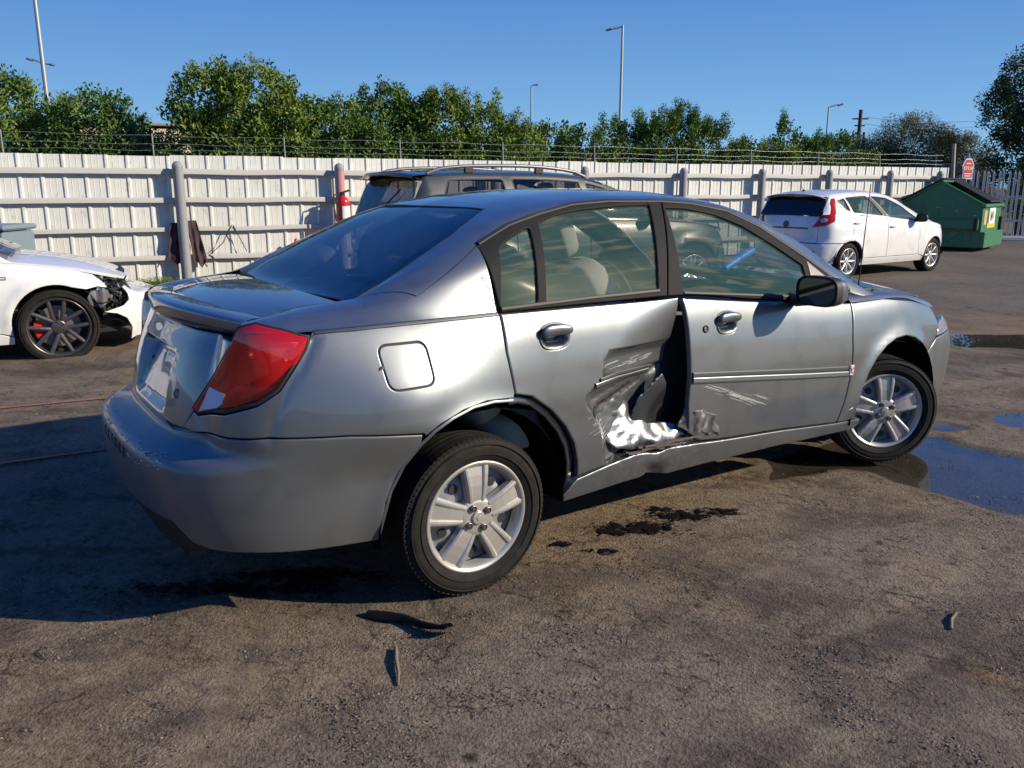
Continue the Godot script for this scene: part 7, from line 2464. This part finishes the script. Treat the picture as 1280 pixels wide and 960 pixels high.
	mb.box(Vector3(0.005, 0.80, -1.06), Vector3(0.004, 0.16, 0.10), Basis(Vector3(1, 0, 0), 0.3))
	put("emblem_bar", mb, M.yellow, d)
	for q in [[-0.15, -0.15], [-0.15, -D + 0.15], [-W + 0.15, -0.15], [-W + 0.15, -D + 0.15]]:
		mb = MB.new()
		mb.lathe(Vector3(q[0], 0.06, q[1] - 0.02), Vector3(0, 0, 1), [Vector2(0, 0.0), Vector2(0, 0.06), Vector2(0.04, 0.06), Vector2(0.04, 0.0)], 14, 0, TAU, true)
		put("caster", mb, M.black, d)

func build_things() -> void:
	make("galv", hexc(0.34, 0.36, 0.38), 0.45, 0.5)
	make("galv_dark", hexc(0.10, 0.11, 0.12), 0.5)
	var grime := noise_tex(256, 0.02, 4, [[0.0, 0.88], [0.4, 0.98], [1.0, 1.0]], 33)
	var sg := make("skip_green", hexc(0.036, 0.165, 0.072), 0.42)
	sg.albedo_texture = grime
	M.skip_green_lit = sg
	make("rust", hexc(0.10, 0.05, 0.022), 0.9)
	make("skip_black", hexc(0.014, 0.014, 0.015), 0.45)
	make("paper", hexc(0.72, 0.72, 0.68), 0.6)
	make("yellow", hexc(0.75, 0.45, 0.03), 0.5)
	make("orange", hexc(0.62, 0.28, 0.12), 0.6)
	make("sign_red", hexc(0.55, 0.035, 0.03), 0.45)
	make("sign_white", hexc(0.75, 0.74, 0.72), 0.5)
	make("wood", hexc(0.42, 0.33, 0.22), 0.8)
	make("twig_brown", hexc(0.17, 0.13, 0.085), 0.85)
	make("ext_red", hexc(0.55, 0.02, 0.015), 0.22)
	make("cloth", hexc(0.055, 0.030, 0.038), 0.95)
	make("bin_grey", hexc(0.16, 0.21, 0.25), 0.5)
	make("cone_orange", hexc(0.70, 0.10, 0.03), 0.5)
	make("pale_grey", hexc(0.36, 0.38, 0.40), 0.6)
	make("picket", hexc(0.46, 0.47, 0.48), 0.5)
	make("beige_wall", hexc(0.58, 0.46, 0.32), 0.85)
	make("roof_grey", hexc(0.22, 0.22, 0.21), 0.8)
	make("dirt_bank", hexc(0.14, 0.115, 0.07), 0.95)
	# ---- lamp posts and the utility pole
	lamp_post("tall pale lamp post rising out of the frame at the left, above the trees", Vector3(-21.25, 0, -40), 10.6, [[1.6, 0.25]], 0.13)
	lamp_post("double-armed lamp post standing close behind the tall left one", Vector3(-29.27, 0, -55), 9.05, [[-0.6, 0.22], [0.5, -0.08]], 0.11)
	lamp_post("tallest lamp post near the middle, with one arm to the left", Vector3(7.45, 0, -60), 12.05, [[-0.75, -0.16]], 0.13)
	lamp_post("small distant lamp post with a short arm, left of the tallest one", Vector3(1.76, 0, -80), 10.5, [[0.42, 0.12]], 0.13)
	lamp_post("lamp post above the white hatchback, arm pointing right", Vector3(25.4, 0, -70), 7.75, [[0.75, 0.22]], 0.10)
	var t := thing("utility_pole", "wooden utility pole with crossarms and wires, left of the brownish bush", "utility pole", Vector3(24.0, 0, -60))
	var mb := MB.new()
	mb.tube([Vector3.ZERO, Vector3(0, 3.5, 0), Vector3(0, 6.65, 0)], [0.16, 0.14, 0.12], 10)
	put("pole", mb, M.bark, t)
	for q in [[6.05, 0.55], [5.6, 0.35]]:
		mb = MB.new()
		mb.box(Vector3(0, q[0], 0), Vector3(q[1] * 2, 0.09, 0.09))
		put("crossarm", mb, M.bark, t)
	for q in [6.15, 5.7]:
		mb = MB.new()
		mb.tube([Vector3(0.3, q, 0), Vector3(5, q - 0.25, -2), Vector3(10, q + 0.05, -4)], 0.014, 5)
		put("cable", mb, M.black, t)
	t = thing("utility_pole", "short post right beside the wooden utility pole", "utility pole", Vector3(24.55, 0, -60.5))
	mb = MB.new()
	mb.tube([Vector3.ZERO, Vector3(0, 5.2, 0)], 0.09, 8)
	put("pole", mb, M.bark, t)
	# ---- beige building between the trees
	t = thing("beige_building", "low beige building with a flat grey roof glimpsed between the left trees", "building", Vector3(-18.6, 0, -47.5), 0.5)
	mb = MB.new()
	mb.box(Vector3(0, 2.2, 0), Vector3(11.0, 4.4, 5.0))
	put("wall", mb, M.beige_wall, t)
	mb = MB.new()
	mb.box(Vector3(0, 4.62, 0), Vector3(11.2, 0.16, 5.2), Basis(), 0.03)
	put("roof", mb, M.roof_grey, t)
	for k in 5:
		mb = MB.new()
		mb.box(Vector3(-4.4 + k * 2.2, 2.6, 2.51), Vector3(1.1, 1.2, 0.06))
		put("window", mb, M.black_glass, t)
	build_dumpster()
	# ---- palisade fence at the right
	t = thing("palisade_fence", "grey steel palisade fence of narrow upright pales behind the dumpster", "fence", Vector3(12.7, 0, -23.6), -0.10)
	var pale := MB.new()
	pale.box(Vector3(0, 0.98, 0), Vector3(0.055, 1.70, 0.012), Basis(), 0.004)
	pale.box(Vector3(-0.022, 0.98, 0.01), Vector3(0.012, 1.70, 0.02))
	pale.box(Vector3(0.022, 0.98, 0.01), Vector3(0.012, 1.70, 0.02))
	pale.flat([Vector3(-0.027, 1.83, 0.004), Vector3(0.027, 1.83, 0.004), Vector3(0.0, 1.91, 0.004)])
	var pm := pale.mesh()
	for k in 34:
		var o := put("pale", pm, M.picket, t)
		o.position = Vector3(k * 0.135, 0.0, 0.0)
		o.rotation.z = 0.012 * sin(k * 2.3)
	for y in [0.55, 1.2]:
		mb = MB.new()
		mb.box(Vector3(2.3, y, -0.03), Vector3(4.8, 0.06, 0.04))
		put("rail", mb, M.picket, t)
	for k in 3:
		mb = MB.new()
		mb.box(Vector3(k * 2.3, 0.95, -0.08), Vector3(0.08, 1.9, 0.06))
		put("post", mb, M.picket, t)
	mb = MB.new()
	mb.box(Vector3(2.3, 0.06, 0.05), Vector3(4.8, 0.12, 0.18), Basis(), 0.02)
	put("kerb", mb, M.pale_grey, t)
	# ---- chain-link fence on the bank behind
	var cl := thing("chain_link_fence", "chain-link fence with thin grey posts on the bank behind the dumpster", "fence", Vector3(13.2, 0, -26.8))
	for k in 6:
		mb = MB.new()
		mb.tube([Vector3(k * 0.95, 0, 0), Vector3(k * 0.95, 2.46, 0)], 0.026, 8)
		put("post", mb, M.galv, cl)
	mb = MB.new()
	mb.tube([Vector3(-0.6, 2.15, 0), Vector3(5.0, 2.17, 0)], 0.02, 8)
	put("top_rail", mb, M.galv, cl)
	for k in 62:
		for s in [-1, 1]:
			mb = MB.new()
			var x0 := -0.8 + k * 0.09
			mb.tube([Vector3(x0, 1.1, 0), Vector3(x0 + 1.05 * s, 2.15, 0)], 0.0028, 4, false)
			put("mesh_wire", mb, M.galv, cl)
	mb = MB.new()
	mb.grid(24, 5, func(i: int, j: int) -> Vector3: return Vector3(10.5 + i * 0.6, [0.0, 0.5, 1.0, 1.25, 1.3][j] * (0.9 + 0.2 * sin(i * 1.3)), -27.2 - j * 0.7))
	structure(put("bank", mb, M.dirt_bank), "brown grassy bank rising behind the dumpster")
	# ---- stop sign and the wooden post
	t = thing("stop_sign", "red stop sign with white lettering above the dumpster", "sign", Vector3(12.42, 0, -23.4), 0.25)
	mb = MB.new()
	mb.tube([Vector3(0, 0, -0.03), Vector3(0, 2.35, -0.03)], 0.025, 8)
	put("post", mb, M.galv, t)
	var shape := [Vector2(-0.17, -0.27), Vector2(0.17, -0.27), Vector2(0.15, -0.10), Vector2(0.19, 0.08), Vector2(0.09, 0.27), Vector2(-0.09, 0.27), Vector2(-0.19, 0.08), Vector2(-0.15, -0.10)]
	for q in [[1.0, 0.0, "sign_white", "border"], [0.88, 0.004, "sign_red", "face"]]:
		mb = MB.new()
		var fr := []
		var bk := []
		for p in shape:
			fr.append(Vector3(p.x * q[0], 1.94 + p.y * q[0], 0.004 + q[1]))
			bk.append(Vector3(p.x * q[0], 1.94 + p.y * q[0], -0.006))
		# the outline is not convex: fan from the middle
		for i in shape.size():
			var j: int = (i + 1) % shape.size()
			mb.flat([Vector3(0, 1.94, 0.004 + q[1]), fr[i], fr[j]])
			if q[1] == 0.0:
				mb.flat([Vector3(0, 1.94, -0.006), bk[j], bk[i]])
				mb.flat([bk[i], bk[j], fr[j], fr[i]])
		put(q[3], mb, M[q[2]], t)
	var w := put("lettering", text3("STOP", 0.125), M.sign_white, t)
	w.position = Vector3(0, 1.95, 0.011)
	for q in [[0.12, 0.15, 0.030], [0.0, 0.205, 0.028], [-0.13, 0.22, 0.024], [-0.19, 0.20, 0.024]]:
		if q[0] == 0.0: continue
		mb = MB.new()
		mb.box(Vector3(0, 1.94 + q[0] if q[0] < 0 else 1.94 + q[0] + 0.02, 0.0105), Vector3(q[1], q[2], 0.003))
		put("small_print", mb, M.sign_white, t)
	mb = MB.new()
	mb.tube([Vector3(12.40, 0, -24.0), Vector3(12.33, 1.75, -24.0), Vector3(12.27, 2.62, -24.0)], [0.06, 0.055, 0.05], 8)
	var o := put("wooden_post", mb, M.wood)
	tag(o, "bleached wooden post leaning beside the stop sign", "post")
	# ---- bin behind the white sedan
	t = thing("storage_bin", "grey-blue plastic storage bin behind the white sedan at the left edge", "bin", Vector3(-6.86, 0, -10.75), 0.05)
	mb = MB.new()
	mb.box(Vector3(0, 0.46, 0), Vector3(1.16, 0.90, 0.75), Basis(), 0.03)
	put("body", mb, M.bin_grey, t)
	mb = MB.new()
	mb.box(Vector3(0, 0.955, 0), Vector3(1.22, 0.07, 0.81), Basis(), 0.025)
	put("lid", mb, M.bin_grey, t)
	mb = MB.new()
	mb.box(Vector3(0.18, 0.76, 0.372), Vector3(0.42, 0.05, 0.012))
	mb.box(Vector3(0.36, 0.64, 0.372), Vector3(0.06, 0.28, 0.0125))
	put("grip_recess", mb, M.black, t)
	# ---- things at the fence
	var at := fence_p(2.487, 0, 0.175)
	t = thing("fire_extinguisher", "red fire extinguisher hanging on a fence post beside the olive vehicle", "fire extinguisher", at + Vector3(0.07, 0.70, 0.15), 0.35)
	t.scale = Vector3.ONE * 1.25
	mb = MB.new()
	mb.lathe(Vector3.ZERO, Vector3.UP, [Vector2(0, 0.0), Vector2(0.0, 0.075), Vector2(0.012, 0.085), Vector2(0.40, 0.085), Vector2(0.45, 0.072), Vector2(0.475, 0.04), Vector2(0.50, 0.03), Vector2(0.50, 0.0)], 24)
	put("cylinder", mb, M.ext_red, t)
	mb = MB.new()
	mb.lathe(Vector3.ZERO, Vector3.UP, [Vector2(0.20, 0.0865), Vector2(0.36, 0.0865)], 12, PI * 0.9, PI * 1.6)
	put("label", mb, M.paper, t)
	mb = MB.new()
	mb.box(Vector3(0.02, 0.54, 0), Vector3(0.15, 0.025, 0.03), Basis(Vector3(0, 0, 1), 0.3), 0.006)
	mb.box(Vector3(0, 0.515, 0), Vector3(0.05, 0.06, 0.05), Basis(), 0.008)
	put("valve", mb, M.black, t)
	mb = MB.new()
	mb.tube([Vector3(-0.02, 0.52, 0), Vector3(-0.12, 0.50, 0.03), Vector3(-0.13, 0.36, 0.05), Vector3(-0.10, 0.16, 0.06)], 0.011, 8)
	put("hose", mb, M.black, t)
	mb = MB.new()
	mb.lathe(at + Vector3(0, 1.34, 0), Vector3.UP, [Vector2(0, 0.0795), Vector2(0.36, 0.0795)], 10, PI * 0.95, PI * 1.75)
	o = put("faded_sign", mb, make("faded_red", hexc(0.42, 0.20, 0.20), 0.6))
	tag(o, "faded red strip sign wrapped on the post above the fire extinguisher", "sign")
	# jacket over the rail at the first post
	t = thing("jacket", "dark purple jacket hanging over the fence rail behind the left post", "jacket", fence_p(0, 0, 0.11))
	for q in [[-0.25, 0.0, 0.92, 0.33], [0.08, 0.29, 0.95, 0.27]]:
		mb = MB.new()
		mb.grid(22, 22, func(i: int, j: int) -> Vector3:
			var u := i / 21.0
			var v := j / 21.0
			var x := lerpf(q[0], q[1], u) * (0.72 + 0.28 * v) + 0.05 * v * (1.0 if q[0] > 0 else 0.1)
			return FENCE_DIR * x + Vector3.UP * (lerpf(q[2], q[3], v) + 0.05 * sin(u * 9.0) * v) + FENCE_OUT * (0.02 + 0.013 * sin(u * 13.0 + v * 3.0) * (0.3 + v) + 0.015 * sin(v * 14.0 + u * 5.0)))
		put("panel" if q[0] < 0 else "sleeve", mb, M.cloth, t)
	# loop of cable on the fence
	mb = MB.new()
	var cps := []
	for q in [[1.02, 0.33], [0.97, 0.42], [0.93, 0.44], [1.14, 0.62], [1.24, 0.80], [1.30, 0.895], [1.315, 0.90], [1.36, 0.80], [1.42, 0.66], [1.50, 0.48]]:
		cps.append(fence_p(q[0] - 0.56 + (0.0), q[1] - 0.03, 0.10))
	mb.tube(cps, 0.007, 6)
	o = put("cable", mb, M.black)
	tag(o, "thin dark cable looped over a fence rail right of the jacket", "cable")
	# cones
	t = thing("traffic_cone", "orange traffic cone by the fence, its tip above the sedan's rear window", "cone", Vector3(-3.52, 0, -13.75))
	mb = MB.new()
	mb.lathe(Vector3.ZERO, Vector3.UP, [Vector2(0.03, 0.14), Vector2(0.62, 0.03), Vector2(0.64, 0.02), Vector2(0.64, 0.0)], 20)
	put("cone", mb, M.cone_orange, t)
	mb = MB.new()
	mb.box(Vector3(0, 0.015, 0), Vector3(0.36, 0.03, 0.36), Basis(), 0.01)
	put("base", mb, M.black, t)
	t = thing("grey_cone", "small pale grey cone at the foot of the fence", "cone", Vector3(-4.06, 0, -13.35))
	mb = MB.new()
	mb.lathe(Vector3.ZERO, Vector3.UP, [Vector2(0.0, 0.085), Vector2(0.16, 0.05), Vector2(0.25, 0.03), Vector2(0.25, 0.0)], 14)
	put("cone", mb, M.pale_grey, t)
	# ---- litter on the ground
	mb = MB.new()
	var strip := [Vector3(-0.50, 0.006, -2.62), Vector3(-0.44, 0.012, -2.60), Vector3(-0.37, 0.016, -2.575), Vector3(-0.30, 0.02, -2.52), Vector3(-0.24, 0.028, -2.485), Vector3(-0.205, 0.04, -2.475)]
	mb.grid(6, 7, func(i: int, j: int) -> Vector3:
		var p: Vector3 = strip[i]
		var hw: float = [0.022, 0.028, 0.020, 0.018, 0.024, 0.034][i]
		var u := lerpf(-1, 1, j / 6.0)
		return p + Vector3(-0.35, 0, 0.94) * (u * hw) + Vector3(0, 0.018 * (1.0 - u * u) + (0.012 * u if i > 3 else 0.0), 0), false, true)
	o = put("rubber_strip", mb, M.rubber_black)
	tag(o, "twisted black rubber strip on the ground before the rear wheel", "rubber strip")
	mb = MB.new()
	mb.grid(3, 5, func(i: int, j: int) -> Vector3: return Vector3(-0.225 + 0.018 * i, 0.034 + 0.008 * j - 0.01 * i, -2.505 + 0.014 * j))
	o = put("foil_scrap", mb, M.bare_metal)
	tag(o, "small silver scrap curled at the end of the black rubber strip", "scrap")
	mb = MB.new()
	mb.tube([Vector3(-0.372, 0.012, -2.40), Vector3(-0.362, 0.014, -2.33), Vector3(-0.345, 0.012, -2.26), Vector3(-0.338, 0.008, -2.20)], [0.006, 0.007, 0.005, 0.003], 6)
	o = put("twig", mb, M.twig_brown)
	tag(o, "thin twig lying below the black rubber strip", "twig")
	mb = MB.new()
	mb.tube([Vector3(1.47, 0.01, -2.52), Vector3(1.50, 0.012, -2.58), Vector3(1.545, 0.01, -2.63)], [0.004, 0.006, 0.004], 6)
	o = put("twig", mb, M.twig_brown)
	tag(o, "pale twig near the right edge above the rust-coloured stain", "twig")
	# pavement joint and rusty line at the left
	mb = MB.new()
	for seg in [[Vector3(-3.6, 0.0125, -3.75), Vector3(-2.1, 0.0125, -4.60), 0.020]]:
		var dd: Vector3 = (seg[1] - seg[0]).normalized()
		var sd: Vector3 = dd.cross(Vector3.UP) * seg[2]
		mb.flat([seg[0] - sd, seg[1] - sd, seg[1] + sd, seg[0] + sd])
	o = put("pavement_joint", mb, M.black)
	structure(o, "dark pavement joint in the shade behind the grey sedan")
	mb = MB.new()
	var dd := Vector3(0.59, 0, -0.28).normalized()
	var sd := dd.cross(Vector3.UP) * 0.012
	var p0 := Vector3(-5.0, 0.0125, -4.63)
	mb.flat([p0 - sd, p0 + dd * 3.2 - sd, p0 + dd * 3.2 + sd, p0 + sd])
	o = put("rusty_line", mb, make("rust_line", hexc(0.30, 0.13, 0.05), 0.9))
	structure(o, "thin rust-coloured line on the pavement left of the grey sedan")
	# grit and pebbles
	var peb := MB.new()
	var rn := RandomNumberGenerator.new(); rn.seed = 3
	peb.grid(7, 5, func(i: int, j: int) -> Vector3:
		var a := TAU * i / 6.0
		var e := PI * (j / 4.0 - 0.5)
		return Vector3(cos(e) * cos(a) * (1.0 + 0.25 * sin(i * 2.1)), sin(e) * 0.6, cos(e) * sin(a) * (0.75 + 0.2 * cos(i * 3.3))), true, true)
	var mm := MultiMesh.new()
	mm.transform_format = MultiMesh.TRANSFORM_3D
	mm.use_colors = true
	mm.mesh = peb.mesh(true)
	mm.instance_count = 34000
	var cl2 := FastNoiseLite.new(); cl2.seed = 12; cl2.frequency = 2.2; cl2.fractal_octaves = 3
	for k in 34000:
		var zz := -1.3 - 5.5 * pow(rn.randf(), 1.6)
		var xx := rn.randf_range(-0.75, 0.75) * -zz
		var tries := 0
		while k > 9000 and tries < 12 and cl2.get_noise_2d(xx * 0.8, zz) < 0.10 + 0.22 * smoothstep(-0.3, 0.9, xx):   # most of it lies in drifts
			zz = -1.3 - 3.6 * pow(rn.randf(), 1.4)
			xx = rn.randf_range(-0.75, 0.75) * -zz
			tries += 1
		var s := 0.0014 + 0.0034 * pow(rn.randf(), 3.0)
		mm.set_instance_transform(k, Transform3D(Basis.from_euler(Vector3(rn.randf_range(-.4, .4), rn.randf() * TAU, 0)).scaled(Vector3(s, s * 0.8, s)), Vector3(xx, 0.003 + s * 0.2, zz)))
		var q := rn.randf()
		mm.set_instance_color(k, Color(0.30, 0.25, 0.185).lerp(Color(0.045, 0.038, 0.032), 1.0 if q < 0.6 else 0.7 * rn.randf()))
	var gm := make("grit", Color(1, 1, 1), 0.9)
	gm.vertex_color_use_as_albedo = true
	var mi := MultiMeshInstance3D.new()
	mi.name = "grit"
	mi.multimesh = mm
	mi.material_override = gm
	add_child(mi, true)
	mi.set_meta("kind", "stuff")
	tag(mi, "loose grit and tiny stones scattered over the dirty pavement", "grit")
